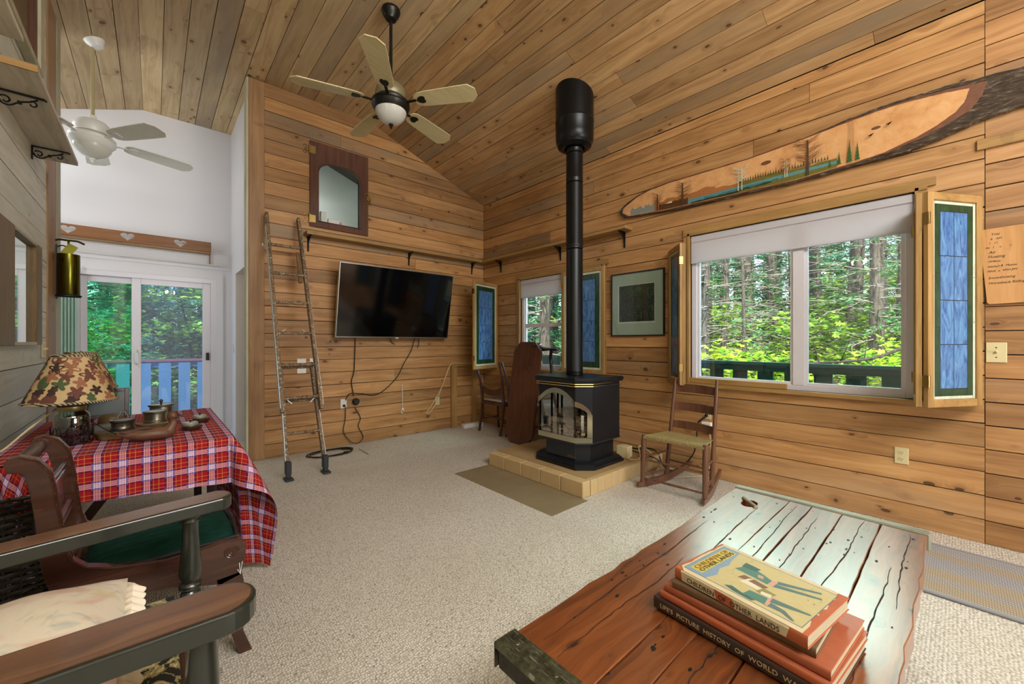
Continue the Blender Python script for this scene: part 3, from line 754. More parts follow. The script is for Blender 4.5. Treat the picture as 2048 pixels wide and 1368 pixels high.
carton((1.64, YB+.09, NZ), (.13, .06, .105), -.05, 'low white box lying on the cabinet niche ledge', nm='low_box')
carton((1.75, YB+.09, NZ), (.06, .05, .085), .3, 'smallest white box on the niche ledge, right of the others', nm='tiny_box')

# ---------------------------------------------------------------- television
t = thing('television', 'large flat television tilted forward on the back wall', 'television', (2.36, YB, 1.32))
tw, th_, tilt = 1.55, 0.89, math.radians(10.5)
R = Matrix.Translation((2.36, YB-0.12, 1.325)) @ Matrix.Rotation(tilt, 4, 'X')
b = MB(); b.box(-tw/2, tw/2, -.018, .018, 0, th_, bev=.004, R=R); b.build('bezel', M_steel, t)
b = MB(); b.box(-tw/2+.012, tw/2-.012, -.0205, -.017, .016, th_-.012, R=R); b.build('screen', M_tv, t)
b = MB(); b.box(-.5, .5, .018, .05, .12, .7, bev=.01, R=R); b.build('rear_housing', M_black, t)
b = MB(); b.box(2.1, 2.6, YB-.03, YB, 1.45, 1.95); b.beam((2.36, YB-.03, 1.6), (2.36, YB-.09, 1.65), .06, .3); b.build('wall_mount', M_black, t)
b = MB(); b.box(-.02, .02, -.024, -.018, -.006, .006, R=R); b.build('indicator', M_whp, t)

def cable(name, pts, r, mat, label, cat='cable', n=8):
    b = MB(); P = bez(pts, n); b.tube(P, r, 6); return tag(b.build(name, mat, origin=P[0], smooth=True), label, cat)
cable('power_cable', [(1.865, YB-.03, 1.33), (1.86, YB-.02, 1.1), (1.85, YB-.02, .9), (1.82, YB-.02, .78), (1.845, YB-.03, .60)], .006, M_cord, 'thin black cable hanging from the left of the television')
cable('signal_cable', [(2.66, YB-.06, 1.33), (2.62, YB-.03, 1.15), (2.52, YB-.02, .98), (2.42, YB-.02, .80), (2.24, YB-.02, .64), (2.1, YB-.02, .59), (1.95, YB-.03, .62), (1.80, YB-.02, .63), (1.74, YB-.04, .56)], .006, M_cord, 'black cable looping from under the television to the outlet')
cable('adapter_cable', [(1.855, YB-.04, .46), (1.93, YB-.02, .32), (1.9, YB-.03, .22), (1.96, YB-.03, .08), (1.88, YB-.07, .02), (1.80, YB-.05, .05), (1.72, YB-.03, .18), (1.74, YB-.03, .32), (1.745, YB-.03, .48)], .005, M_cord, 'black cable dropping below the round adapter to the carpet')
b = MB(); b.lathe([(.0, 0), (.035, 0), (.042, .01), (.042, .04), (.03, .05), (0, .05)], 20, axis=Matrix.Rotation(PI/2, 3, 'X'), center=(1.87, YB-.002, .53))
tag(b.build('power_adapter', M_black, origin=(1.87, YB, .53), smooth=True), 'round black power adapter on the back wall below the television', 'adapter')
for (px_, pz_, dz_) in ((2.36, 1.30, 0), ):
    cable('loose_cable', [(2.3, YB-.06, 1.33), (2.33, YB-.04, 1.27), (2.38, YB-.04, 1.24)], .005, M_cord, 'short loose black cable end under the television middle')
cable('loose_cable', [(2.72, YB-.06, 1.33), (2.73, YB-.04, 1.24), (2.715, YB-.03, 1.19)], .006, M_cord, 'short loose black cable end under the television, right side')

def outlet(loc, nd, label, kind='outlet', mat=None, wd=.072, ht=.115, plug=False):
    mat = mat or M_ivory; n = Vector(nd); s = Vector((-n.y, n.x, 0)); L = Vector(loc)
    t = thing('wall_outlet' if kind == 'outlet' else 'wall_switch' if kind == 'switch' else 'wall_plate', label, 'outlet' if kind == 'outlet' else 'switch' if kind == 'switch' else 'wall plate', loc)
    R = frame(L, s, n, (0, 0, 1)) if s.cross(n).z > 0 else frame(L, -s, n, (0, 0, 1))
    b = MB(); b.box(-wd/2, wd/2, 0, .006, -ht/2, ht/2, bev=.003, R=R); b.build('cover_plate', mat, t)
    if kind == 'outlet':
        for dz in (-.022, .022):
            b = MB(); q = [(.016*math.cos(a)*1.05, dz+.0145*math.sin(a)) for a in [2*PI*k/14 for k in range(14)]]
            b.prism(q, R @ Vector((0, .006, 0)), R.to_3x3() @ Vector((1, 0, 0)), (0, 0, 1), n, .002); so = b.build('socket', mat, t)
            b = MB()
            for dx in (-.006, .006): b.box(dx-.001, dx+.001, .008, .0088, dz-.001, dz+.007, R=R)
            b.box(-.002, .002, .008, .0088, dz-.009, dz-.005, R=R); b.build('slot', M_black, so)
    elif kind == 'switch':
        b = MB(); nsw = 2 if wd > .1 else 1
        for k in range(nsw):
            dx = (k-(nsw-1)/2)*.046
            b = MB(); b.beam(R @ Vector((dx, .005, -.002)), R @ Vector((dx, .022, .010)), .009, .012, bev=.002); b.build('toggle', mat, t)
        b = MB()
        for dz in (-.03, .03): b.box(-.003, .003, .006, .0075, dz-.003, dz+.003, R=R)
        b.build('screw', M_bronze, t)
    elif kind == 'rocker':
        b = MB(); b.box(-.017, .017, .005, .010, -.035, .035, bev=.003, R=R); b.build('insert', M_whp, t)
    if plug:
        b = MB(); b.box(-.013, .013, .006, .035, -.036, -.008, bev=.005, R=R); b.build('plug', M_black, t)
    return t
outlet((1.73, YB-.001, .515), (0, -1, 0), 'white double outlet with black plugs beside the round adapter', plug=True, mat=M_whp)
outlet((3.05, YB-.001, .42), (0, -1, 0), 'ivory outlet low on the back wall near the corner frame')
outlet((1.262, YB-.001, .995), (0, -1, 0), 'left white switch plate seen through the ladder', 'rocker', M_whp, wd=.095, ht=.17)
outlet((1.395, YB-.001, .995), (0, -1, 0), 'right white switch plate seen through the ladder', 'rocker', M_whp, wd=.095, ht=.17)
outlet((XR-.001, .272, .476), (-1, 0, 0), 'ivory outlet on the window wall behind the coffee table')
outlet((XR-.001, -.150, 1.205), (-1, 0, 0), 'ivory light switch under the handwritten board', 'switch', wd=.085, ht=.125)
outlet((XR-.001, 1.59, .60), (-1, 0, 0), 'ivory outlet with black plug behind the rocking chair', plug=True)
outlet((XL+.001, 4.42, 1.215), (1, 0, 0), 'double light switch on the pickled left wall near the post', 'switch', wd=.12, ht=.12)
b = MB(); b.box(XR-.045, XR-.001, 1.535, 1.635, .42, .52, bev=.01); tag(b.build('sensor_box', M_whp, origin=(XR, 1.585, .42)), 'white plastic box under the outlet behind the rocking chair', 'sensor')
cable('rocker_cable', [(XR-.03, 1.60, .56), (XR-.04, 1.66, .50), (XR-.05, 1.67, .35), (XR-.05, 1.7, .2), (XR-.08, 1.8, .06), (XR-.12, 1.9, .014), (XR-.25, 2.0, .14), (XR-.2, 2.35, .145)], .006, M_cord, 'black cable running from the outlet down behind the rocking chair')
cable('sensor_cable', [(XR-.02, 1.56, .42), (XR-.02, 1.55, .3), (XR-.03, 1.55, .14), (XR-.05, 1.6, .02), (XR-.2, 1.7, .012), (XR-.35, 1.85, .012), (XR-.3, 1.97, .012)], .004, M_cordw, 'thin cream cable on the carpet behind the rocking chair')
# coax hook, eye screws and phone jack
b = MB(); b.tube([(2.5, YB-.01, .70), (2.505, YB-.012, .36)], .004, 6); b.tube([Vector((2.505+.02*math.cos(a), YB-.012, .335+.028*math.sin(a))) for a in [k*.5 for k in range(11)]], .005, 6); b.box(2.49, 2.52, YB-.02, YB, .35, .38, bev=.004)
tag(b.build('antenna_lead', M_whp, origin=(2.5, YB, .7), smooth=True), 'short white lead with hook hanging on the back wall', 'cable')
b = MB(); b.tube(bez([(3.64, YB-.045, .945), (3.45, YB-.05, .95), (3.28, YB-.05, .955), (3.22, YB-.05, .9), (3.10, YB-.04, .62), (2.93, YB-.03, .36), (2.86, YB-.03, .28), (2.9, YB-.03, .27), (3.0, YB-.03, .38), (3.1, YB-.03, .60), (3.2, YB-.04, .86), (3.26, YB-.045, .945)], 6), .006, 6)
tag(b.build('cream_cord', M_cordw, origin=(3.2, YB, .5), smooth=True), 'looped cream cord hanging over the low stud frame', 'cord')
# low stud frame in the corner
t = thing('stud_frame', 'low unfinished stud frame of pale lumber against the back wall', 'stud frame', (3.45, YB-.03, 0))
b = MB(); b.box(3.27, 3.365, YB-.042, YB-.002, 0, .9, bev=.002); b.build('stud', M_trimZ, t)
b = MB(); b.box(3.655, 3.735, YB-.042, YB-.002, 0, .9, bev=.002); b.build('stud', M_trimZ, t)
b = MB(); b.box(3.27, 3.735, YB-.042, YB-.002, .902, .94, bev=.002); b.build('rail', M_trim, t)

# cable coil and stick on the carpet
pts = []
for k in range(44):
    a = k*2*PI/20; q = 1-.004*k; pts.append((1.50+.26*math.cos(a)*q, 4.80+.14*math.sin(a)*q-.002*k, .010+.004*math.sin(k*.7)**2+.0025*(k//20)))
b = MB(); b.tube(pts, .0065, 6); b.box(1.60, 1.65, 4.63, 4.66, .006, .03, bev=.004); tag(b.build('extension_cable', M_cord, origin=(1.5, 4.8, 0), smooth=True), 'coiled black extension cord on the carpet behind the ladder', 'cord')
b = MB(); b.tube([(1.80, 4.72, .012), (1.80, 4.44, .006)], .003, 6); tag(b.build('thin_rod', M_bronze, origin=(1.8, 4.6, 0)), 'thin metal rod lying on the carpet below the television', 'rod')
carton((3.55, 4.86, 0), (.32, .09, .06), -.1, 'long low white carton on the carpet in the corner', nm='long_box')

# ---------------------------------------------------------------- ladder
t = thing('extension_ladder', 'paint-splattered wooden extension ladder leaning on the back wall', 'ladder', (1.08, 4.1, 0))
t_ = NT('splattered_ladder_wood'); _c = t_.obj(); _n = t_.noise(_c, 60, 4, .7); _g = t_.noise(t_.vmath('MULTIPLY', _c, (30., 30., 2.)), 1, 3)
_col = t_.mix(t_.ramp(_n, [(.57, V3(0)), (.62, V3(1))]), t_.ramp(_g, [(.3, hx('#4c3622')), (.7, hx('#8a6c48'))]), hx('#b9c0a8')); t_.bsdf(_col, .6, normal=t_.bump(_n, .3, .003)); M_splat = t_.m
lean = math.atan2(.87, 2.63); LR = Matrix.Translation((0, 4.10, 0)) @ Matrix.Rotation(-lean, 4, 'X')
def railx(z, side, base=(.905, 1.262), top=(.893, 1.20), L=2.77): k = z/L; return (base[0]+(top[0]-base[0])*k) if side == 0 else (base[1]+(top[1]-base[1])*k)
for side in (0, 1):
    sg = (1, -1)[side]
    m = MB(); m.M = LR; xa, xb = railx(.62, side), railx(2.77, side); m.beam((xa, -.045, .62), (xb, -.045, 2.77), .030, .062, up=(0, 1, 0), bev=.004); m.build('fly_rail', M_splat, t)
    m = MB(); m.M = LR; m.beam((xa-.017*sg, -.045, .66), (xb-.017*sg, -.045, 2.62), .004, .05, up=(0, 1, 0)); m.build('metal_edge', M_alum, t)
    xa, xb = railx(.1, side)+.016*sg, railx(1.12, side)+.03*sg
    m = MB(); m.M = LR; m.beam((xa, .012, .09), (xb, .012, 1.12), .028, .05, up=(0, 1, 0), bev=.004); m.build('bed_rail', M_splat, t)
    m = MB(); m.M = LR; m.beam((xa-.016*sg, .012, .12), (xb-.016*sg, .012, 1.0), .004, .045, up=(0, 1, 0)); m.build('metal_edge', M_alum, t)
    m = MB(); m.box(xa-.024, xa+.024, 4.09, 4.155, .05, .17, bev=.006); m.box(xa-.034, xa+.034, 4.05, 4.16, .0, .022, bev=.004); m.box(xa-.018, xa+.018, 4.085, 4.14, .02, .06, bev=.004); m.build('rubber_foot', M_rubber, t)
for z in (2.28, 1.97, 1.66, 1.345, 1.03, .715):
    zz = z/math.cos(lean); m = MB(); m.M = LR; m.tube([(railx(zz, 0)+.01, -.045, zz), (railx(zz, 1)-.01, -.045, zz)], .017, 8, flat=1.0); m.build('rung', M_splat, t, smooth=True)
for z in (1.03, .71, .41):
    zz = z/math.cos(lean); m = MB(); m.M = LR; m.tube([(railx(zz, 0)+.02, .012, zz-.01), (railx(zz, 1)-.02, .012, zz-.01)], .016, 8); m.build('rung', M_splat, t, smooth=True)
m = MB(); m.M = LR
for z in (1.42, .76):
    for side in (0, 1):
        sg = (1, -1)[side]; m.tube([(railx(z, side)+.03*sg, -.03, z-.0), (railx(z, side)+.09*sg, -.03, z+.04 if z > 1 else z-.06)], .006, 6)
m.build('brace', M_alum, t)
m = MB(); m.M = LR; m.box(railx(2.3, 1)-.055, railx(2.3, 1)-.02, -.03, .0, 2.0, 2.36, bev=.004); m.build('guide_block', M_lad, t)
m = MB(); m.M = LR; m.tube([(railx(2.5, 0)-.05, -.045, 2.37), (railx(2.5, 0), -.045, 2.36)], .006, 6); m.tube([(railx(2.5, 0)-.055, -.045, 2.37), (railx(2.5, 0)-.055, -.045, 2.4)], .006, 6); m.build('hook', M_alum, t)

# ---------------------------------------------------------------- ceiling fans
def ceiling_fan(x, y, label, metal, blade_m, iron_m, rod_m, globe_m, can_z, rot, tilt=0.0):
    t = thing('ceiling_fan', label, 'ceiling fan', (x, y, can_z))
    A = Matrix.Rotation(tilt, 3, 'Y')
    b = MB(); b.lathe([(0, 0), (.075, 0), (.078, -.02), (.07, -.035), (.066, -.05), (.05, -.065), (.045, -.085), (.02, -.10), (0, -.10)], 24, center=(x, y, can_z), axis=A); b.build('canopy', metal, t, smooth=True)
    b = MB(); b.tube([(x, y, can_z-.09), (x, y, 3.47)], .0135, 12); b.build('down_rod', rod_m, t, smooth=True)
    b = MB(); b.lathe([(.0, 3.50), (.025, 3.50), (.03, 3.46), (.09, 3.445), (.12, 3.41), (.13, 3.36), (.12, 3.335), (0, 3.335)], 28, center=(x, y, 0)); b.build('motor_housing', metal if metal is not M_bronze else M_tan2, t, smooth=True)
    b = MB(); b.lathe([(.0, 3.335), (.115, 3.33), (.14, 3.315), (.155, 3.30), (.15, 3.285), (.158, 3.27), (.15, 3.25), (.138, 3.235), (.13, 3.225), (0, 3.225)], 32, center=(x, y, 0)); b.build('light_ring', metal, t, smooth=True)
    b = MB(); b.lathe([(.128, 3.226), (.124, 3.205), (.105, 3.17), (.075, 3.14), (.035, 3.122), (0, 3.118)], 28, center=(x, y, 0)); b.build('glass_bowl', globe_m, t, smooth=True)
    b = MB(); b.lathe([(0, 3.122), (.018, 3.118), (.02, 3.108), (.01, 3.10), (.012, 3.092), (.004, 3.078), (0, 3.076)], 14, center=(x, y, 0)); b.build('finial', metal, t, smooth=True)
    for k in range(5):
        a = math.radians(rot+72*k); u = Vector((math.cos(a), math.sin(a), 0)); s = Vector((-math.sin(a), math.cos(a), 0))
        pitch = math.radians(-11); v = s*math.cos(pitch)+Vector((0, 0, math.sin(pitch))); n = u.cross(v)
        o = Vector((x, y, 3.30))
        prof = [(.215, -.02), (.225, -.048), (.26, -.068), (.33, -.076), (.60, -.086), (.70, -.088), (.75, -.04), (.75, .04), (.70, .088), (.60, .086), (.33, .076), (.26, .068), (.225, .048), (.215, .02)]
        b = MB(); Mr = frame(o, u, v, n); plate(b, [prof], Mr, .008); bl = b.build('blade', blade_m, t)
        b = MB(); b.beam(o+u*.12-Vector((0, 0, .012)), o+u*.23-Vector((0, 0, .004)), .024, .008); b.build('blade_arm', iron_m, t)
        b = MB(); heart = [(.235, 0), (.25, -.022), (.28, -.036), (.305, -.03), (.312, -.012), (.302, 0), (.312, .012), (.305, .03), (.28, .036), (.25, .022)]
        plate(b, [heart], Mr @ Matrix.Translation((0, 0, -.007)), .006); b.build('blade_iron', iron_m, bl)
M_tan2 = plain('aged_motor_housing', '#8d8566', 0.4, 0.3)
# frosted ribbed bowl
tt = NT('ribbed_bowl'); c_o = tt.obj(); sp = tt.n('SeparateXYZ', i_0=c_o)
ang = tt.math('ARCTAN2', sp.outputs[1], sp.outputs[0]); tt.bsdf(hx('#cfd0c6'), .3, normal=tt.bump(tt.math('SINE', tt.math('MULTIPLY', ang, 70.)), .5, .004), coat=.3); M_rib = tt.m
ceiling_fan(1.50, 3.22, 'dark bronze ceiling fan with five pale blades and glass bowl', M_bronze, M_blade, M_bronze, M_bronze, M_rib, HC-.001, 19)
# white fan of the alcove hangs lower: build at the same heights, then lower the whole thing
old = W.copy(); cf_zoff = -0.20
ceiling_fan(-0.41, 5.19, 'white ceiling fan with white blades in the dining alcove', M_fanw, M_bladew, M_fanw, M_tan, M_globe, roof(-0.41)+.03-cf_zoff, 19, tilt=-math.atan(SL))
bpy.data.objects['ceiling_fan.001'].location.z += cf_zoff

# ---------------------------------------------------------------- hearth and stove
t = thing('hearth', 'low tan block hearth platform under the black stove', 'hearth', (3.2, 2.6, 0))
HX0, HY0, HY1, HZ = 2.585, 2.03, 3.25, .13
b = MB(); b.box(HX0+.10, XR-.001, HY0+.04, HY1-.02, 0, HZ-.004); b.build('platform_core', M_hearth, t)
ys = [HY0+(HY1-HY0)*k/5 for k in range(6)]
for k in range(5):
    b = MB(); b.box(HX0, HX0+.10, ys[k]+.002, ys[k+1]-.002, 0, HZ, bev=.006); b.build('block', M_brick, t)
for k in range(3):
    for j in range(3):
        b = MB(); x0 = HX0+.104+k*.4; b.box(x0, min(x0+.395, XR-.002), HY0+.045+j*.395, HY0+.045+(j+1)*.395-.004, HZ-.004, HZ+.001+.001*((k+j) % 2)); b.build('tile', M_hearth, t)
for k in range(12):
    b = MB(); x0 = HX0+.104+k*.1; b.box(x0, min(x0+.097, XR-.002), HY0, HY0+.042, 0, HZ-.003, bev=.003); b.build('edge_block', M_brick, t)

t = thing('gas_stove', 'black freestanding stove with arched champagne trim on the hearth', 'stove', (3.08, 2.51, HZ))
CY = 2.51
def octa(x0, hw, cx, cyy, xb):
    """plan outline: front at x0, half width hw, chamfer cx by cyy, back at xb"""
    return [(x0, CY-hw+cyy), (x0, CY+hw-cyy), (x0+cx, CY+hw), (xb, CY+hw), (xb, CY-hw), (x0+cx, CY-hw)]
def slabp(mb, pl, z0, z1, mi=0, top=None):
    k = len(pl); tp = top or pl; mb.add([(x, y, z0) for x, y in pl]+[(x, y, z1) for x, y in tp], [tuple(range(k))[::-1], tuple(range(k, 2*k))]+[(i, (i+1) % k, k+(i+1) % k, k+i) for i in range(k)], mi)
Z0 = HZ+.002
b = MB(); slabp(b, octa(2.775, .36, .13, .12, 3.36), Z0, Z0+.028); slabp(b, octa(2.79, .345, .13, .12, 3.35), Z0+.028, Z0+.042); slabp(b, octa(2.80, .335, .13, .12, 3.35), Z0+.042, Z0+.06, top=octa(2.83, .31, .12, .11, 3.34)); b.build('base_plinth', M_stove, t)
b = MB(); slabp(b, octa(2.86, .27, .10, .09, 3.32), Z0+.06, .36); b.build('pedestal', M_stove, t)
b = MB(); b.box(2.852, 2.86, CY-.18, CY+.18, Z0+.065, .355, bev=.003); dpn = b.build('pedestal_door', M_stoveb, t)
b = MB(); vs_, fs_ = curve_mesh(None, .002, text='REGENCY', size=.022); b.add([frame((2.850, 2.415, .215), (0, -1, 0), (0, 0, 1), (-1, 0, 0)) @ v for v in vs_], fs_); b.build('maker_plate', M_brass, dpn)
body = octa(2.80, .325, .115, .10, 3.34); BZ0, BZ1 = .36, .90
# body shell: sides, back, bottom, top and the front faces with an opening for the firebox
hwf = .225; chl = math.hypot(.115, .10)
def unfold(s, z, off=0.0):
    """s: distance along the front from the centre line, towards -Y positive"""
    sg = 1 if s >= 0 else -1; a = abs(s)
    if a <= hwf: p = Vector((2.80, CY-sg*a, z)); n = Vector((-1, 0, 0))
    else:
        k = (a-hwf)/chl; p = Vector((2.80+.115*k, CY-sg*(hwf+.10*k), z)); n = Vector((-.10, -sg*.115, 0)).normalized()
    if abs(a-hwf) < 1e-6: n = (Vector((-1, 0, 0))+Vector((-.10, -sg*.115, 0)).normalized()).normalized()
    return p+n*off
smax = hwf+chl
def arch_out(a):
    P = [(0, .845), (.06, .838), (.12, .815), (.18, .775), (.225, .737), (.27, .725), (.32, .695), (.355, .655), (.378, .61)]
    for (s0, z0), (s1, z1) in zip(P[:-1], P[1:]):
        if a <= s1: return z0+(z1-z0)*(a-s0)/(s1-s0)
    return .61
svals = sorted(set([round(k*.0252, 4) for k in range(-14, 15)]+[-hwf, hwf, -smax, smax]))
svals = [s for s in svals if abs(s) <= smax+1e-6]
b = MB(); IN = .047
for s0, s1 in zip(svals[:-1], svals[1:]):
    for za, zb in ((lambda s: arch_out(abs(s))-IN if abs(s) < smax-IN else .41, lambda s: BZ1), (lambda s: BZ0, lambda s: .41)):
        b.add([unfold(s0, za(s0)), unfold(s1, za(s1)), unfold(s1, zb(s1)), unfold(s0, zb(s0))], [(0, 1, 2, 3)])
bx = [Vector((x, y, 0)) for x, y in [(2.915, CY+.325), (3.34, CY+.325), (3.34, CY-.325), (2.915, CY-.325)]]
for p, q in zip(bx[:-1], bx[1:]): b.add([(p.x, p.y, BZ0), (q.x, q.y, BZ0), (q.x, q.y, BZ1), (p.x, p.y, BZ1)], [(0, 1, 2, 3)])
k = len(body); b.add([(x, y, BZ0) for x, y in body], [tuple(range(k))]); b.add([(x, y, BZ1) for x, y in body], [tuple(range(k))])
b.build('body', M_stove, t)
b = MB(); slabp(b, octa(2.795, .33, .115, .10, 3.345), .355, .367); slabp(b, octa(2.79, .333, .115, .10, 3.35), .862, .868); b.build('body_trim', M_stoveb, t)
b = MB(); slabp(b, octa(2.775, .345, .12, .105, 3.36), .90, .925, top=octa(2.765, .355, .12, .105, 3.37)); slabp(b, octa(2.765, .355, .12, .105, 3.37), .925, .937); slabp(b, octa(2.775, .345, .12, .105, 3.36), .937, .946); b.build('top_plate', M_stove, t)
for z in (.873, .893):
    pl = octa(2.782, .343, .12, .105, 3.2); P = [pl[3], pl[2], pl[1], pl[0], pl[5], pl[4]]
    b = MB(); b.tube([(x, y, z) for x, y in P], .005, 8); b.build('brass_rail', M_brass, t, smooth=True)
# champagne arch band
b = MB()
def band(za_f, zb_f, sv, off=.008):
    for s0, s1 in zip(sv[:-1], sv[1:]):
        q = [unfold(s0, za_f(s0), off), unfold(s1, za_f(s1), off), unfold(s1, zb_f(s1), off), unfold(s0, zb_f(s0), off)]
        r = [unfold(s0, za_f(s0), 0), unfold(s1, za_f(s1), 0), unfold(s1, zb_f(s1), 0), unfold(s0, zb_f(s0), 0)]
        b.add(q+r, [(0, 1, 2, 3), (0, 4, 5, 1), (3, 2, 6, 7)])
band(lambda s: max(arch_out(abs(s))-IN, .41), lambda s: arch_out(abs(s)), svals)
band(lambda s: .368, lambda s: .415, svals)
for sg in (-1, 1):
    sv = sorted([sg*(smax-IN), sg*smax]); band(lambda s: .41, lambda s: arch_out(abs(s))-IN*.8, sv)
b.build('arch_trim', M_silver, t)
# glass and firebox contents
b = MB(); sv = [s for s in svals if abs(s) <= smax-IN*.9]
for s0, s1 in zip(sv[:-1], sv[1:]):
    b.add([unfold(s0, .412, -.006), unfold(s1, .412, -.006), unfold(s1, arch_out(abs(s1))-IN, -.006), unfold(s0, arch_out(abs(s0))-IN, -.006)], [(0, 1, 2, 3)])
b.build('glass', glass_mat('stove_glass', '#d8d8d0', 1.0, .03), t)
b = MB(); b.tube([unfold(hwf, .412, -.002), unfold(hwf, .70, -.002)], .005, 6); b.tube([unfold(-hwf, .412, -.002), unfold(-hwf, .70, -.002)], .005, 6); b.build('glass_post', M_black, t)
tl = NT('ceramic_log'); _c = tl.obj(); _w = tl.noise(tl.vmath('MULTIPLY', _c, (40., 6., 40.)), 1, 4, .6, 1.0); tl.bsdf(tl.ramp(_w, [(.35, hx('#4a3d30')), (.6, hx('#b3a184'))]), .85, normal=tl.bump(_w, .8, .01)); M_log = tl.m
for (p, q, r) in (((2.93, 2.26, .50), (2.95, 2.72, .49), .05), ((3.06, 2.28, .56), (2.99, 2.60, .60), .042), ((2.90, 2.33, .54), (3.1, 2.50, .66), .035), ((3.05, 2.74, .56), (2.93, 2.50, .60), .04), ((2.89, 2.235, .46), (3.0, 2.30, .56), .04)):
    P_ = [Vector(p).lerp(Vector(q), k/6)+Vector((.006*math.sin(k*2.1), 0, .006*math.cos(k*1.7))) for k in range(7)]
    b = MB(); b.tube(P_, [r*.9, r*1.05, r, r*1.08, r*.95, r*1.03, r*.88], 12); b.build('log', M_log, t, smooth=True)
b = MB(); rn = random.Random(4)
for k in range(260):
    cx_, cy_ = rn.uniform(2.85, 3.15), rn.uniform(2.25, 2.77); s = rn.uniform(.008, .018)
    b.box(-s, s, -s*.8, s*.8, -s*.6, s*.6, R=Matrix.Translation((cx_, cy_, .43+rn.uniform(0, .02))) @ Matrix.Rotation(rn.uniform(0, 3), 4, 'Z') @ Matrix.Rotation(rn.uniform(0, 1), 4, 'X'))
b.build('embers', M_log, t, kind='stuff')
b = MB(); slabp(b, [(x+.02, y) for x, y in octa(2.82, .30, .10, .09, 3.2)], .405, .425); b.build('burner_tray', M_log, t)
b = MB(); b.add([(3.2, 2.2, .41), (3.2, 2.82, .41), (3.2, 2.82, .88), (3.2, 2.2, .88)], [(0, 1, 2, 3)]); b.build('fireback', plain('fireback', '#57524a', .8, bump=.4), t)

# flue pipe with ceiling collar
t = thing('flue_pipe', 'tall black flue pipe rising from the stove to the ceiling', 'stove pipe', (3.10, 2.54, .946))
px_, py_, pr = 3.10, 2.54, .082
for z0, z1, r in ((.947, 2.18, pr), (2.185, 2.83, pr+.0015), (2.835, 3.12, pr+.0005), (3.125, 3.22, pr+.0015)):
    b = MB(); b.lathe([(r-.004, z0), (r, z0+.004), (r, z0+.03), (r+.0015, z0+.035), (r+.0015, z0+.043), (r, z0+.048), (r, z1-.004), (r-.004, z1)], 32, center=(px_, py_, 0)); b.build('pipe_section', M_pipe, t, smooth=True)
b = MB(); n = 40; rz = [( .10, 3.175), (.125, 3.172), (.165, 3.195), (.165, 3.215), (.18, 3.235), (.187, 3.30), (.187, 3.42), (.190, 3.425), (.190, 3.435), (.187, 3.44)]
b.lathe(rz, n, center=(px_, py_, 0), cap=False)
top = [(px_+.187*math.cos(2*PI*k/n), py_+.187*math.sin(2*PI*k/n)) for k in range(n)]
b.add([(x, y, 3.44) for x, y in top]+[(x, y, roof(x)-.001) for x, y in top], [(i, (i+1) % n, n+(i+1) % n, n+i) for i in range(n)])
b.build('ceiling_collar', M_pipe, t, smooth=True)

# small items beside the stove
carton((3.48, 2.22, HZ+.003), (.10, .12, .11), .1, 'small ivory control box on the hearth beside the stove', M_ivory, 'control_box')
b = MB(); b.box(-.13, .13, -.035, .035, 0, .03, bev=.006, R=Matrix.Translation((3.62, 1.98-.06, .004)) @ Matrix.Rotation(.35, 4, 'Z'))
t2 = thing('power_strip', 'white power strip on the carpet between hearth and rocking chair', 'power strip', (3.62, 1.92, 0)); b.build('strip_body', M_whp, t2)
for k in range(4):
    b = MB(); b.box(-.09+k*.055, -.06+k*.055, -.012, .012, .03, .0315, R=Matrix.Translation((3.62, 1.92, .004)) @ Matrix.Rotation(.35, 4, 'Z')); b.build('socket', M_ivory, t2)
cable('white_stove_cable', [(3.50, 2.26, .25), (3.46, 2.16, .20), (3.42, 2.12, .14), (3.55, 2.09, .137), (3.72, 2.2, .20), (3.78, 2.12, .15), (3.78, 2.0, .05), (3.70, 1.96, .03)], .005, M_cordw, 'cream cable looping over the hearth edge beside the stove')
cable('black_stove_cable', [(3.86, 2.5, .145), (3.80, 2.3, .142), (3.84, 2.15, .16), (3.82, 2.05, .14), (3.80, 1.99, .05), (3.75, 1.9, .01)], .007, M_cord, 'black cable along the foot of the window wall')
# ---------------------------------------------------------------- painted log slab over the large window
t = thing('painted_log_slab', 'long live-edge log slab painted with a lake and trees, bark at right', 'wall art', (XR, 1.1, 2.56))
outl_top = [(2.515, 2.69), (2.50, 2.745), (2.42, 2.79), (2.30, 2.835), (2.176, 2.865), (1.95, 2.875), (1.66, 2.868), (1.40, 2.862), (1.23, 2.865), (1.03, 2.878), (.86, 2.891), (.70, 2.91), (.55, 2.93), (.40, 2.945), (.28, 2.947), (.15, 2.94), (.044, 2.94), (-.084, 2.921), (-.256, 2.912), (-.45, 2.90), (-.62, 2.86)]
outl_bot = [(-.62, 2.72), (-.45, 2.685), (-.256, 2.678), (-.15, 2.668), (-.084, 2.66), (.0, 2.64), (.044, 2.62), (.14, 2.60), (.23, 2.58), (.36, 2.572), (.49, 2.575), (.66, 2.566), (.86, 2.558), (1.05, 2.562), (1.23, 2.567), (1.44, 2.57), (1.66, 2.581), (1.92, 2.585), (2.176, 2.606), (2.38, 2.622), (2.48, 2.645)]
def wob(pts, a, seed, axis=1):
    out = []; r_ = random.Random(seed)
    for (p, q) in zip(pts, pts[1:]+pts[:1]):
        for k in range(5):
            f = k/5; x = p[0]+(q[0]-p[0])*f; y = p[1]+(q[1]-p[1])*f
            out.append((x+r_.uniform(-a, a), y+r_.uniform(-a, a)))
    return out
FR = frame((XR-.022, 0, 0), (0, -1, 0), (0, 0, 1), (-1, 0, 0))
neg = lambda P: [(-y, z) for y, z in P]
b = MB(); plate(b, [wob(neg(outl_top+outl_bot), .004, 1)], FR, .04)
M_bark = NT('bark'); _c = M_bark.obj(); _n = M_bark.noise(M_bark.vmath('MULTIPLY', _c, (1., 14., 60.)), 1.2, 6, .7, .6)
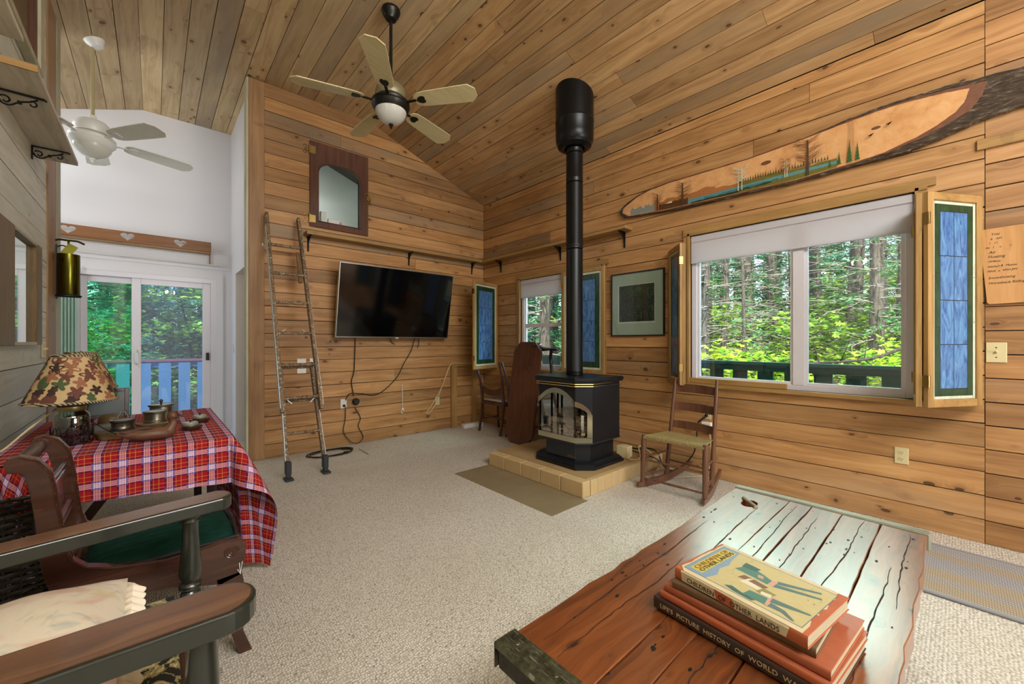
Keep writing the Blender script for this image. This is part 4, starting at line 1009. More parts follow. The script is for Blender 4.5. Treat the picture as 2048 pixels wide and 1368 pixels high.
M_bark.bsdf(M_bark.ramp(_n, [(.35, hx('#1c1511')), (.55, hx('#4b3a2b')), (.68, hx('#8f8676'))]), .4, normal=M_bark.bump(_n, 1.0, .02), coat=.5); M_bark = M_bark.m
M_inner = plain('inner_bark', '#7c4a30', .4, coat=.5, noise_amt=.5, scale=25, bump=.3)
b.build('bark_body', M_bark, t)
def inset(P, c, k, dz): return P
face_top = [(2.48, 2.69), (2.46, 2.74), (2.30, 2.815), (2.176, 2.845), (1.95, 2.862), (1.66, 2.858), (1.23, 2.856), (.86, 2.878), (.55, 2.905), (.40, 2.915), (.28, 2.915), (.15, 2.905), (.06, 2.895)]
face_bot = [(-.03, 2.84), (-.02, 2.80), (.02, 2.75), (.10, 2.70), (.20, 2.655), (.36, 2.61), (.50, 2.595), (.86, 2.575), (1.23, 2.582), (1.66, 2.594), (2.0, 2.605), (2.2, 2.622), (2.40, 2.64)]
b = MB(); F2 = [(y+(.0), z) for y, z in face_top]+[(-.04, 2.875)]+face_bot
grow = [(y*1.0+(-.07 if y < .5 else -.0)*(1-y/.5 if y < .5 else 0), z+(.012 if z > 2.75 else -.008)) for y, z in F2]
plate(b, [wob(neg(grow), .003, 3)], frame((XR-.0432, 0, 0), (0, -1, 0), (0, 0, 1), (-1, 0, 0)), .003); b.build('inner_bark_ring', M_inner, t)
b = MB(); plate(b, [wob(neg(F2), .0015, 2)], frame((XR-.046, 0, 0), (0, -1, 0), (0, 0, 1), (-1, 0, 0)), .004); b.build('slab_face', M_slab, t)
# painted scene: flat shapes on the face
cols = {'river': '#5c8f94', 'river2': '#2f6a78', 'meadow': '#6d6a28', 'dark': '#26391c', 'pine': '#2f5a24', 'far': '#31421f', 'orange': '#b0713f', 'brown': '#5a3a20', 'trunk': '#4a3a2c', 'birch': '#d9cfb0', 'twig': '#7a4a26', 'mist': '#8a9088', 'white': '#ddd0b8'}
names = list(cols); pm = [plain('paint_'+k, cols[k], .35, noise_amt=.3, scale=60, coat=.4) for k in names]
b = MB(); lay = [0]
def pp(pts, col, d=0):
    lay[0] += 1; b.prism([(-y, z) for y, z in pts], (XR-.0481-.00003*lay[0], 0, 0), (0, -1, 0), (0, 0, 1), (-1, 0, 0), .00002, names.index(col))
def lowz(y):
    P = sorted([(yy, zz) for yy, zz in face_bot if zz < 2.7])
    for (a, c), (d, e) in zip(P[:-1], P[1:]):
        if a <= y <= d: return c+(e-c)*(y-a)/(d-a)+.004
    return 2.6
def strip(y0, y1, za, zb, col, n=18, s=5, amp=.006):
    r_ = random.Random(s); top = [(y0+(y1-y0)*k/n, zb(y0+(y1-y0)*k/n)+r_.uniform(-amp, amp)) for k in range(n+1)]; bot = [(y0+(y1-y0)*k/n, za(y0+(y1-y0)*k/n)) for k in range(n+1)]
    for k in range(n): pp([bot[k], bot[k+1], top[k+1], top[k]], col)
strip(2.38, 2.05, lowz, lambda y: 2.70, 'mist', s=1, amp=.02); strip(2.1, 1.5, lowz, lambda y: 2.705, 'orange', s=2, amp=.015); strip(2.05, 1.75, lowz, lambda y: 2.67, 'brown', s=8, amp=.01)
strip(1.6, .78, lowz, lambda y: 2.685-.02*(1.6-y)*(1), 'orange', s=3, amp=.01); strip(1.3, .62, lowz, lambda y: 2.675-.03*(1.3-y), 'meadow', s=4, amp=.006)
strip(1.75, .60, lambda y: 2.605+.012*(1.75-y), lambda y: 2.645-.004*(1.75-y), 'river', s=6, amp=.003); strip(1.6, 1.0, lambda y: 2.615, lambda y: 2.622, 'river2', s=6)
strip(1.72, 1.05, lowz, lambda y: 2.612, 'dark', s=7, amp=.005); strip(1.3, .95, lowz, lambda y: 2.60, 'meadow', s=9, amp=.004)
def fir(y, z, h, w_, col):
    for k in range(5):
        f = k/5; pp([(y-w_*(1-f)*.6, z+h*f*.85), (y+w_*(1-f)*.6, z+h*f*.85), (y, z+h*(f*.85+.32))], col)
r_ = random.Random(12)
for k in range(34):
    y = 1.30-k*.019; fir(y, 2.672+.0010*k*0-.012*(1.3-y), r_.uniform(.03, .06), .010, 'far')
for (y, h, w_) in ((.605, .10, .022), (.545, .17, .03), (.50, .14, .026), (.66, .06, .014)): fir(y, 2.605, h, w_, 'pine')
def tree(y, z0, z1, w_, col, twc, n, seed, spread):
    q = random.Random(seed); pp([(y-w_, z0), (y+w_, z0), (y+w_*.6, z1), (y-w_*.6, z1)], col)
    for k in range(n):
        z = z0+(z1-z0)*q.uniform(.35, .98); d = q.choice((-1, 1)); L = spread*q.uniform(.4, 1); zz = z+L*q.uniform(.1, .7)
        pp([(y, z), (y+d*L, zz), (y+d*L, zz+.0015), (y, z+.004)], twc)
        pp([(y+d*L*.5, (z+zz)/2), (y+d*L*.9, zz+.02), (y+d*L*.9, zz+.0212), (y+d*L*.5, (z+zz)/2+.002)], twc)
tree(.80, 2.585, 2.86, .010, 'trunk', 'twig', 34, 1, .12); tree(1.80, 2.60, 2.82, .010, 'trunk', 'twig', 22, 2, .10); tree(2.06, 2.61, 2.78, .008, 'trunk', 'twig', 14, 3, .07)
tree(1.30, 2.60, 2.80, .004, 'birch', 'birch', 22, 4, .07); tree(1.27, 2.60, 2.79, .004, 'birch', 'birch', 18, 5, .06); tree(.95, 2.61, 2.76, .003, 'birch', 'twig', 14, 6, .05); tree(.935, 2.61, 2.75, .003, 'birch', 'twig', 10, 7, .04)
pp([(1.97, 2.655), (1.93, 2.67), (1.90, 2.668), (1.90, 2.65)], 'white')
for (y, z) in ((.425, 2.745), (.33, 2.79)): pp([(y, z), (y-.018, z+.018), (y-.006, z+.004), (y+.022, z+.006)], 'far'); pp([(y, z), (y+.01, z-.014), (y+.004, z+.002)], 'far')
b.build('painted_scene', pm, t)
b = MB()
for (y, z, s) in ((.40, 2.80, .02), (1.09, 2.78, .03)): b.prism([(s*1.3*math.cos(a), s*.55*math.sin(a)) for a in [2*PI*k/16 for k in range(16)]], (XR-.0482, y, z), (0, -1, 0), (0, 0, 1), (-1, 0, 0), .0006)
b.build('knot', M_inner, t)

# ---------------------------------------------------------------- handwritten board, small shelf board, framed picture
t = thing('note_board', 'thin wooden board with handwritten list hanging above the light switch', 'sign board', (XR, -.2, 1.5))
Rb = Matrix.Translation((XR-.008, -.093, 1.505)) @ frame((0, 0, 0), (0, -1, 0), (0, 0, 1), (-1, 0, 0)) @ Matrix.Rotation(math.radians(1.5), 4, 'Z')
b = MB(); plate(b, [[(.02, .01), (.03, 0), (.40, 0), (.40, .47), (.185, .475), (.18, .468), (.005, .468), (0, .46)]], Rb, .014); M_board = wood('note_board_pine', '#cf9f68', '#c08e56', '#a5733f', None, 0, .5, knots=.5, axis='Z', var=.05); b.build('board', M_board, t)
b = MB(); q = 0
for txt, x, z, s in (('You', .045, .425, .022), ('6   AM', .043, .398, .017), ('1   11', .035, .372, .017), ('. . IN   1  .  n   .    1', .008, .345, .016), ('Air', .033, .312, .024), ('Floating', .030, .285, .023), ('Willow', .030, .258, .018), ('Nichol R  Mattie', .028, .226, .018), ('Nick  x  WH JW', .026, .198, .018), ('Snowshoeing', .028, .155, .021), ('Horseback Riding', .028, .122, .021)):
    vs_, fs_ = curve_mesh(None, .0006, text=txt, size=s, spacing=.95); sh = Matrix(((1, .25, 0, 0), (0, 1, 0, 0), (0, 0, 1, 0), (0, 0, 0, 1)))
    b.add([Rb @ Matrix.Translation((x, z, .0075)) @ sh @ v for v in vs_], fs_)
b.build('handwriting', plain('marker_ink', '#22170f', .6), t, kind='stuff')
b = MB(); b.box(XR-.018, XR-.0005, -.62, -.07, 2.48, 2.545, bev=.003); tag(b.build('ledge_board', M_trimY, origin=(XR, -.3, 2.48)), 'plain light board strip mounted under the bark end of the slab', 'board')

t = thing('framed_picture', 'square picture in thin black frame with wide pale mat', 'picture', (XR, 2.32, 1.33))
y0, y1, z0, z1 = 2.005, 2.642, 1.335, 2.03
b = MB(); f = .012
for bx_ in ((y0, y0+f, z0, z1), (y1-f, y1, z0, z1), (y0+f, y1-f, z0, z0+f), (y0+f, y1-f, z1-f, z1)): b.box(XR-.028, XR-.002, *bx_)
b.build('frame', M_black, t)
iy0, iy1, iz0, iz1 = 2.11, 2.555, 1.475, 1.90
b = MB(); plate(b, [[(y0+f, z0+f), (y1-f, z0+f), (y1-f, z1-f), (y0+f, z1-f)], [(iy0, iz0), (iy1, iz0), (iy1, iz1), (iy0, iz1)]], frame((XR-.012, 0, 0), (0, 1, 0), (0, 0, 1), (-1, 0, 0)), .004); b.build('mat', plain('mat_board', '#b5bfb4', .7, noise_amt=.03), t)
b = MB(); plate(b, [[(iy0, iz0), (iy1, iz0), (iy1, iz1), (iy0, iz1)], [(iy0+.01, iz0+.016), (iy1-.01, iz0+.016), (iy1-.01, iz1-.01), (iy0+.01, iz1-.01)]], frame((XR-.010, 0, 0), (0, 1, 0), (0, 0, 1), (-1, 0, 0)), .002); b.build('mat_bevel', M_white, t)
tp = NT('woodland_print'); _c = tp.obj(); _n = tp.noise(_c, 70, 5, .75); _l = tp.noise(_c, 7, 2)
_col = tp.mix(tp.ramp(_l, [(.5, V3(0)), (.7, V3(1))]), tp.ramp(_n, [(.4, hx('#12181a')), (.6, hx('#3e4642')), (.72, hx('#a9ac9f'))]), tp.ramp(_n, [(.4, hx('#1c2c16')), (.65, hx('#5d7a3c'))])); tp.bsdf(_col, .5); b = MB(); b.box(XR-.009, XR-.007, iy0, iy1, iz0, iz1); b.build('print', tp.m, t)
b = MB(); b.box(XR-.018, XR-.016, y0+f, y1-f, z0+f, z1-f); b.build('glazing', glass_mat('picture_glass', '#f2f6f2', 0.05), t)

# wooden stick lying on the window sill track
b = MB(); b.box(XR-.01, XR+.026, .955, 1.755, .876, .925, bev=.004); tag(b.build('security_stick', M_trimY, origin=(XR, 1.3, .876)), 'wooden bar lying in the track of the large window', 'stick')

# ---------------------------------------------------------------- ladder-back rocking chair
t = thing('rocking_chair', 'small ladder-back rocking chair with woven rush seat', 'rocking chair', (3.38, 1.6, 0))
FLf, FLt, FRf, FRt = (3.185, 1.85, .05), (3.20, 1.845, .462), (3.205, 1.325, .05), (3.222, 1.33, .462)
RLf, RLt, RRf, RRt = (3.515, 1.80, .055), (3.625, 1.765, .935), (3.475, 1.385, .055), (3.565, 1.375, .95)
def post(a, c, r0, r1, nm, knob=False):
    a, c = Vector(a), Vector(c); P = [a.lerp(c, k/8) for k in range(9)]; R_ = [r0+(r1-r0)*k/8 for k in range(9)]; R_[-1] *= .75
    b = MB(); b.tube(P, R_, 12); return b.build(nm, M_rock, t, smooth=True)
post(FLf, FLt, .020, .021, 'leg'); post(FRf, FRt, .020, .021, 'leg'); post(RLf, RLt, .020, .015, 'back_post'); post(RRf, RRt, .020, .015, 'back_post')
L_ = lambda p, q, k: Vector(p).lerp(Vector(q), k)
def onp(f, tt_, z): k = (z-f[2])/(tt_[2]-f[2]); return L_(f, tt_, k)
for (pa, pb, z, r) in (((FLf, FLt), (FRf, FRt), .245, .009), ((FLf, FLt), (FRf, FRt), .085, .009), ((FLf, FLt), (RLf, RLt), .27, .008), ((FLf, FLt), (RLf, RLt), .10, .008), ((FRf, FRt), (RRf, RRt), .28, .009), ((FRf, FRt), (RRf, RRt), .12, .009), ((RLf, RLt), (RRf, RRt), .19, .008)):
    p, q = onp(*pa, z), onp(*pb, z); b = MB(); b.tube([p, p.lerp(q, .5), q], [r*.8, r*1.15, r*.8], 8); b.build('rung', M_rock, t, smooth=True)
for z0_, h_ in ((.845, .075), (.68, .075), (.515, .07)):
    p0, p1 = onp(RLf, RLt, z0_), onp(RRf, RRt, z0_); b = MB(); n = 8
    for k in range(n):
        a0, a1 = k/n, (k+1)/n; bow = lambda u: Vector((.03*4*u*(1-u), 0, 0)); tp_ = lambda u: h_*(.5+.08*math.sin(PI*u))
        P0, P1 = p0.lerp(p1, a0)+bow(a0), p0.lerp(p1, a1)+bow(a1); dz0, dz1 = Vector((0, 0, tp_(a0))), Vector((0, 0, tp_(a1))); th = Vector((.008, 0, 0))
        b.add([P0-Vector((0, 0, h_*.45)), P1-Vector((0, 0, h_*.45)), P1+dz1, P0+dz0, P0-Vector((0, 0, h_*.45))+th, P1-Vector((0, 0, h_*.45))+th, P1+dz1+th, P0+dz0+th], [(0, 1, 2, 3), (4, 7, 6, 5), (3, 2, 6, 7), (0, 4, 5, 1)]+([(0, 3, 7, 4)] if k == 0 else [])+([(1, 5, 6, 2)] if k == n-1 else []))
    b.build('back_slat', M_rock, t)
for (f_, r__, y_tip, x_tip) in ((FLf, RLf, 1.72, 3.845), (FRf, RRf, 1.44, 3.80)):
    xs = [-.06, 0, .12, .24, .36, .48, .58, .655]; b = MB(); A_, B_ = Vector((f_[0]-.06, f_[1]+(.01 if f_[1] > 1.6 else -.01), 0)), Vector((x_tip, y_tip, 0)); zl = [.022, .006, .0, .0, .012, .035, .065, .095]
    top = [.05, .058, .06, .062, .072, .088, .112, .128]; n = 8
    s_ = (B_-A_).normalized().cross(Vector((0, 0, 1)))*.012; P = []
    for k in range(n):
        c_0 = A_.lerp(B_, k/(n-1)); P += [c_0-s_+Vector((0, 0, zl[k])), c_0+s_+Vector((0, 0, zl[k])), c_0+s_+Vector((0, 0, top[k])), c_0-s_+Vector((0, 0, top[k]))]
    F = [(0, 1, 2, 3), tuple(4*(n-1)+i for i in (3, 2, 1, 0))]
    for k in range(n-1):
        for i in range(4): F.append((4*k+i, 4*k+(i+1) % 4, 4*k+4+(i+1) % 4, 4*k+4+i))
    b.add(P, F); b.build('rocker', M_rock, t)
# woven seat: rows of cord over the rails
b = MB(); pa, pb, pc, pd = Vector((3.20, 1.845, .44)), Vector((3.222, 1.33, .44)), Vector((3.50, 1.385, .43)), Vector((3.55, 1.795, .43))
n = 44
for k in range(n):
    u = (k+.5)/n; f0, r0 = pa.lerp(pb, u), pd.lerp(pc, u); P = []
    for j in range(9):
        v = j/8; q = f0.lerp(r0, v); q.z += .012-.014*math.sin(PI*u)*math.sin(PI*v)+.0015*((j+k) % 2); P.append(q)
    P = [f0+Vector((-.016, 0, -.012)), f0+Vector((-.012, 0, .006))]+P+[r0+Vector((.012, 0, 0))]
    b.tube(P, .0062, 5)
b.build('rush_seat', M_cork, t, smooth=True, kind='stuff')

# ---------------------------------------------------------------- octagonal table leaf, two dining chairs, exercise bike
t = thing('folded_table', 'long dark octagonal table top standing on its short end beside the stove', 'table top', (3.38, 3.66, 0))
lz = Vector((.185, 0, 1.28)).normalized(); ny = Vector((0, 1, 0)); nn = ny.cross(lz)   # nn points to -X? keep as thickness dir
nn = Vector((lz.z, 0, -lz.x))
oct_ = [(3.54, 0), (3.80, 0), (3.915, .12), (3.905, 1.17), (3.80, 1.285), (3.535, 1.285), (3.415, 1.17), (3.42, .12)]
b = MB(); b.prism([(y, z) for y, z in oct_], (3.362, 0, .0), ny, lz, nn, .022); b.build('leaf_board', M_wal, t)
b = MB(); b.prism([(y*.94+3.66*.06, .02+z*.965) for y, z in oct_], (3.362+.024, 0, -.0), ny, lz, nn, .02); b.build('apron', M_mah, t)

def dining_chair(x0, y0, y1, label, seatcol, dx=.30):
    t = thing('dining_chair', label, 'chair', (x0, (y0+y1)/2, 0), 'dark wooden dining chairs by the small window')
    for y, s in ((y0, -1), (y1, 1)):
        P = bez([(x0-.045, y+.0, 0), (x0-.012, y, .2), (x0+.012, y, .42), (x0+.0, y, .56), (x0-.02, y+s*.004, .7), (x0-.055, y+s*.022, .86), (x0-.10, y+s*.035, 1.0)], 4)
        b = MB(); b.tube(P, [.019+.006*math.sin(PI*min(1, k/len(P)*1.3)) if k < len(P)*.8 else .017 for k in range(len(P))], 6); b.build('back_post', M_mah, t, smooth=True)
        b = MB(); b.tube(bez([(x0+dx+.02, y+s*.0, 0), (x0+dx+.0, y, .2), (x0+dx, y, .42)], 4), .018, 6); b.build('front_leg', M_mah, t, smooth=True)
    b = MB(); b.box(x0-.01, x0+dx+.02, y0, y1, .39, .43, bev=.006); b.build('seat_frame', M_mah, t)
    b = MB(); b.box(x0+.01, x0+dx+.02, y0+.02, y1-.02, .43, .465, bev=.015); b.build('seat_pad', seatcol, t)
    m = (y0+y1)/2; b = MB(); ys_ = [y0+(y1-y0)*k/10 for k in range(11)]
    for k in range(10):
        za = lambda y: .545-.045*math.cos((y-m)/(y1-y0)*PI)+.02; A_, B_ = ys_[k], ys_[k+1]
        b.add([(x0-.01, A_, za(A_)), (x0-.01, B_, za(B_)), (x0-.012, B_, za(B_)+.085), (x0-.012, A_, za(A_)+.085), (x0+.008, A_, za(A_)), (x0+.008, B_, za(B_)), (x0+.006, B_, za(B_)+.085), (x0+.006, A_, za(A_)+.085)], [(0, 1, 2, 3), (4, 7, 6, 5), (3, 2, 6, 7), (0, 4, 5, 1)])
    b.build('back_rail', M_mah, t)
    b = MB(); b.tube([(x0-.0, y0, .17), (x0+dx, y0, .17)], .009, 6); b.tube([(x0-.0, y1, .17), (x0+dx, y1, .17)], .009, 6); b.tube([(x0+dx*.5, y0, .17), (x0+dx*.5, y1, .17)], .009, 6); b.tube([(x0-.02, y0, .235), (x0-.02, y1, .235)], .009, 6); b.build('stretcher', M_mah, t)
    return t
M_flor = plain('floral_seat', '#b9a48f', .8, noise_amt=.5, scale=40)
dining_chair(3.52, 4.125, 4.59, 'dark wooden chair with open back standing in the room corner', M_flor)
dc = dining_chair(3.575, 3.62, 4.06, 'dark wooden chair mostly hidden behind the octagonal table top', M_flor, dx=.26)

t = thing('exercise_bike', 'black exercise bike half hidden between table top and stove', 'exercise bike', (3.72, 3.12, 0))
by = 3.36
b = MB(); b.tube([(3.50, by, .03), (3.86, by, .03)], .022, 8); b.tube([(3.50, 3.0, .156), (3.86, 3.0, .156)], .022, 8); b.tube([(3.68, by, .04), (3.68, 3.29, .06), (3.68, 3.22, .16), (3.68, 3.0, .165)], .02, 8); b.build('base_frame', M_black, t)
b = MB(); b.tube(bez([(3.68, by-.03, .05), (3.68, by-.02, .5), (3.685, by+.02, .9), (3.69, by+.045, 1.05), (3.66, by+.005, 1.17)], 6), .02, 8); b.build('mast', M_black, t, smooth=True)
b = MB(); b.tube(bez([(3.52, by+.19, 1.235), (3.58, by+.10, 1.20), (3.66, by+.02, 1.18), (3.68, by-.07, 1.175), (3.62, by-.15, 1.18)], 6), .017, 8); b.tube(bez([(3.60, by+.15, 1.25), (3.62, by+.20, 1.23), (3.60, by+.16, 1.17), (3.62, by+.08, 1.17), (3.66, by+.02, 1.18)], 5), .013, 8); b.build('handlebar', M_black, t, smooth=True)
b = MB(); b.lathe([(0, -.02), (.17, -.02), (.18, 0), (.17, .02), (0, .02)], 24, axis=Matrix.Rotation(PI/2, 3, 'Y'), center=(3.68, 3.2, .36)); b.build('flywheel', M_black, t, smooth=True)
b = MB(); b.tube([(3.68, 3.05, .15), (3.68, 3.03, .78)], .02, 8); b.build('seat_post', M_black, t)
b = MB(); b.box(3.60, 3.76, 2.95, 3.13, .78, .83, bev=.02); b.build('saddle', M_black, t)

# ---------------------------------------------------------------- coffee table made from a ship's hatch cover
TZ = .45; TX0, TX1, TY0, TY1 = .70, 2.49, .088, .842
t = thing('coffee_table', 'low varnished coffee table of old thick planks with metal end bands', 'coffee table', ((TX0+TX1)/2, .46, 0))
rt = random.Random(21)
cutsY = [TY1, .583, .492, .372, .238, TY0]
for k, (ya, yb) in enumerate(zip(cutsY[:-1], cutsY[1:])):
    x0, x1 = TX0+.004, TX1-.05; cxm, cym = (x0+x1)/2, (ya+yb)/2; N = 26
    def edge(yy, outer, sd):
        q = random.Random(sd); pts = []; off = 0
        for i in range(N+1):
            off = off*.7+q.uniform(-.0022, .0022)*(2.0 if outer else .8); pts.append((x0+(x1-x0)*i/N, yy+off-(outer*.006 if yy > .5 else -outer*.006)*q.random()))
        return pts
    up = edge(ya-.0042, k == 0, k*2+1); dn = edge(yb+.0042, k == 4, k*2+2)
    outline = [(x-cxm, y-cym) for x, y in dn]+[(x-cxm, y-cym) for x, y in reversed(up)]
    loops = [outline]
    if k == 0: loops.append([(2.26-cxm+.052*math.cos(a)*1.1+.0*math.sin(a), .715-cym+.036*math.sin(a)) for a in [2*PI*i/24 for i in range(24)]])
    vs_, fs_ = curve_mesh(loops, .061, bevel=.003)
    me = bpy.data.meshes.new('plank'); me.from_pydata([tuple(v) for v in vs_], [], fs_); me.materials.append(M_hatch); me.update()
    o = bpy.data.objects.new('plank', me); C.objects.link(o); o.parent = t; o.location = Vector((cxm, cym, TZ-.034+rt.uniform(-.001, .001)))-W[t.name]
b = MB()
for (yy, xa, xb, sd) in ((.70, .78, 1.5, 1), (.76, .8, 1.9, 2), (.655, 1.5, 2.2, 3), (.53, 1.3, 2.4, 4), (.43, .9, 1.25, 5), (.44, 1.6, 2.3, 6), (.30, .8, 1.1, 7), (.315, 1.5, 2.42, 8), (.18, 1.2, 2.0, 9), (.13, 1.7, 2.4, 10)):
    q = random.Random(sd); y = yy; n = 24; P1 = []
    for i in range(n+1): y += q.uniform(-.004, .004); P1.append((xa+(xb-xa)*i/n, y, .0006+.0013*math.sin(PI*i/n)*q.uniform(.4, 1.2)))
    for (p, r_) in zip(P1[:-1], P1[1:]): b.add([(p[0], p[1]-p[2], TZ+.0009), (r_[0], r_[1]-r_[2], TZ+.0009), (r_[0], r_[1]+r_[2], TZ+.0009), (p[0], p[1]+p[2], TZ+.0009)], [(0, 1, 2, 3)])
b.build('crack', M_gap, t, kind='stuff')
b = MB(); b.tube([(2.30, .755, TZ+.004), (2.22, .672, TZ+.002)], .010, 8); b.build('finger_bar', plain('old_finger_bar', '#b7b49a', .4, .4, noise_amt=.4), t)
b = MB(); b.box(2.16, 2.36, .62, .80, TZ-.085, TZ-.072); b.build('hole_backing', M_gap, t)
M_band = NT('worn_zinc_band'); _c = M_band.obj(); _n = M_band.noise(_c, 30, 5, .7); _s = M_band.noise(M_band.vmath('MULTIPLY', _c, (200., 20., 20.)), 1, 3)
M_band.bsdf(M_band.mix(M_band.ramp(_s, [(.6, V3(0)), (.68, V3(.8))]), M_band.ramp(_n, [(.35, hx('#3a3a2a')), (.6, hx('#6d6e55'))]), hx('#b5b8a8')), .38, .7, normal=M_band.bump(_n, .3, .004)); M_band = M_band.m
b = MB(); b.box(TX0-.006, TX0+.068, TY0-.004, TY1+.004, TZ, TZ+.0035, bev=.001); b.box(TX0-.008, TX0-.003, TY0-.004, TY1+.004, TZ-.012, TZ+.003); b.box(TX0-.008, TX0+.068, TY1+.001, TY1+.005, TZ-.065, TZ+.003); b.box(TX0-.008, TX0+.068, TY0-.005, TY0-.001, TZ-.065, TZ+.003)
b.build('metal_band', M_band, t)
b = MB()
for y in (.80, .66, .5, .34, .15): b.lathe([(0, .006), (.006, .005), (.008, .003)], 10, center=(TX0+.034, y, TZ)); 
b.build('rivet', M_band, t)
b = MB(); b.box(TX1-.048, TX1, TY0-.006, TY1+.004, TZ-.066, TZ+.007, bev=.006); b.build('end_band', plain('pale_end_band', '#9da08c', .3, .3, coat=.4, noise_amt=.35, scale=18), t)
b = MB(); b.box(TX0-.003, TX0+.003, TY0+.01, TY1-.01, TZ-.062, TZ-.012); b.build('end_grain', plain('end_grain', '#4a4234', .7, noise_amt=.8, scale=60, bump=.5), t)
b = MB(); rn = random.Random(5)
for k in range(90):
    x, y = rn.uniform(TX0+.1, TX1-.1), rn.choice([rn.uniform(.09, .83), rn.choice((.80, .55, .45, .30, .13))]); s = rn.uniform(.0018, .005)
    if abs(x-2.26) < .09 and abs(y-.715) < .07: continue
    b.prism([(s*1.8*math.cos(a), s*math.sin(a)) for a in [2*PI*i/7 for i in range(7)]], (x, y, TZ-.001), (1, 0, 0), (0, 1, 0), (0, 0, 1), .0016+.0002*(k % 5))
b.build('dents_and_nails', plain('old_nail', '#15110d', .5), t, kind='stuff')
for lx in (TX0+.16, TX1-.22):
    for ly in (TY0+.1, TY1-.1): b = MB(); b.box(lx-.04, lx+.04, ly-.04, ly+.04, 0, TZ-.066, bev=.006); b.build('leg', M_mah, t)
b = MB(); b.box(TX0+.12, TX1-.18, TY0+.08, TY1-.08, TZ-.15, TZ-.067, bev=.004); b.build('apron', M_mah, t)

# ---------------------------------------------------------------- books
def book(name, label, p, ang, L, Wd, z, h, cover, spine, page, overh=.003, hard=True):
    """p: spine top corner (x,y) ; spine runs along -Y turned by ang; width along +X"""
    t = thing(name, label, 'book', (p[0], p[1], z), 'old books stacked on the coffee table')
    R = Matrix.Translation((p[0], p[1], z)) @ Matrix.Rotation(ang, 4, 'Z') @ frame((0, 0, 0), (0, -1, 0), (1, 0, 0), (0, 0, 1))
    # local: x along spine (reading direction), y from the spine to the fore edge, z up
    c = .0022
    for zz in (0, h-c):
        b = MB(); b.box(0, L, 0, Wd, zz, zz+c, bev=.0009, R=R); b.build('cover', cover, t)
    b = MB(); n = 7; P = []
    for i in range(n): a = PI*i/(n-1)-PI/2; P.append((-.0035*math.cos(a), h/2+h/2*math.sin(a)))
    b.add([R @ Vector((x, y, zz)) for x in (0, L) for y, zz in P]+[R @ Vector((x, y+.002, zz)) for x in (0, L) for y, zz in P], [(i, i+1, n+i+1, n+i) for i in range(n-1)]+[(2*n+i, 3*n+i, 3*n+i+1, 2*n+i+1) for i in range(n-1)])
    b.build('spine', spine, t, smooth=True)
    b = MB(); b.box(overh, L-overh, .002, Wd-overh*1.3, c, h-c, R=R); b.build('pages', page, t)
    return t, R
M_pg = NT('page_edges'); _c = M_pg.obj(); _n = M_pg.noise(M_pg.vmath('MULTIPLY', _c, (3., 3., 900.)), 1, 2); M_pg.bsdf(M_pg.ramp(_n, [(.35, hx('#9b8f72')), (.65, hx('#c9bea0'))]), .8); M_pg = M_pg.m
M_rust = plain('rust_cloth_cover', '#ab5b3a', .55, noise_amt=.25, scale=40, coat=.15); M_rust2 = plain('orange_cloth_cover', '#b5603a', .55, noise_amt=.2, scale=30)
M_maroon = plain('maroon_cover', '#4a2620', .5, noise_amt=.3, scale=40); M_brn = plain('brown_leather_spine', '#3b2a20', .45, noise_amt=.35, scale=50); M_brncov = plain('faded_brown_cover', '#6f5236', .6, noise_amt=.3, scale=30)
t1, R1 = book('history_book', 'large book with dark brown lettered spine at the bottom of the stack', (1.150, .628), math.radians(-5), .438, .30, TZ+.0045, .036, M_maroon, M_brn, M_pg)
def lettering(t, R, txt, x, y, z, s, mat, nm, up, xlen=None, depth=.0008):
    vs_, fs_ = curve_mesh(None, depth, text=txt, size=s, spacing=1.02); k = 1.0
    if xlen: wx = max(v.x for v in vs_)-min(v.x for v in vs_); k = xlen/wx
    b = MB()
    for v in vs_: v.x *= k
    b.add([R @ (Vector((x, y, z))+up @ v) for v in vs_], fs_); return b.build(nm, mat, t)
M_gold = plain('gold_lettering', '#d0b98c', .4, .3); M_ink = plain('dark_lettering', '#2e1a12', .6)
upS = frame((0, 0, 0), (1, 0, 0), (0, 0, 1), (0, -1, 0)).to_3x3()
lettering(t1, R1, "LIFE'S  PICTURE  HISTORY  OF  WORLD  WAR  II", .022, -.0042, .0115, .017, M_gold, 'spine_lettering', upS, xlen=.385)
z_ = TZ+.0045+.0365
t2, R2 = book('rust_book', 'thin rust book lying directly on the dark spined bottom book', (1.158, .612), math.radians(-6), .425, .282, z_, .021, M_rust, M_rust2, M_pg); z_ += .0215
t3, R3 = book('rust_book', 'wide rust book with bare cover under the small books', (1.163, .600), math.radians(-5), .41, .275, z_, .022, M_rust, M_rust, M_pg); z_ += .0225
t4, R4 = book('brown_book', 'worn brown book second from the top of the stack', (1.160, .574), math.radians(-2.2), .352, .225, z_, .022, M_brncov, M_brncov, M_pg); z_ += .0225
M_jack = plain('aged_dust_jacket', '#cfc19a', .55, noise_amt=.15, scale=25)
t5, R5 = book('picture_book', 'top book with torn pale jacket, yellow title label and two figures', (1.178, .574), math.radians(-8.6), .344, .255, z_, .032, M_rust2, M_rust2, M_pg)
hB = .032
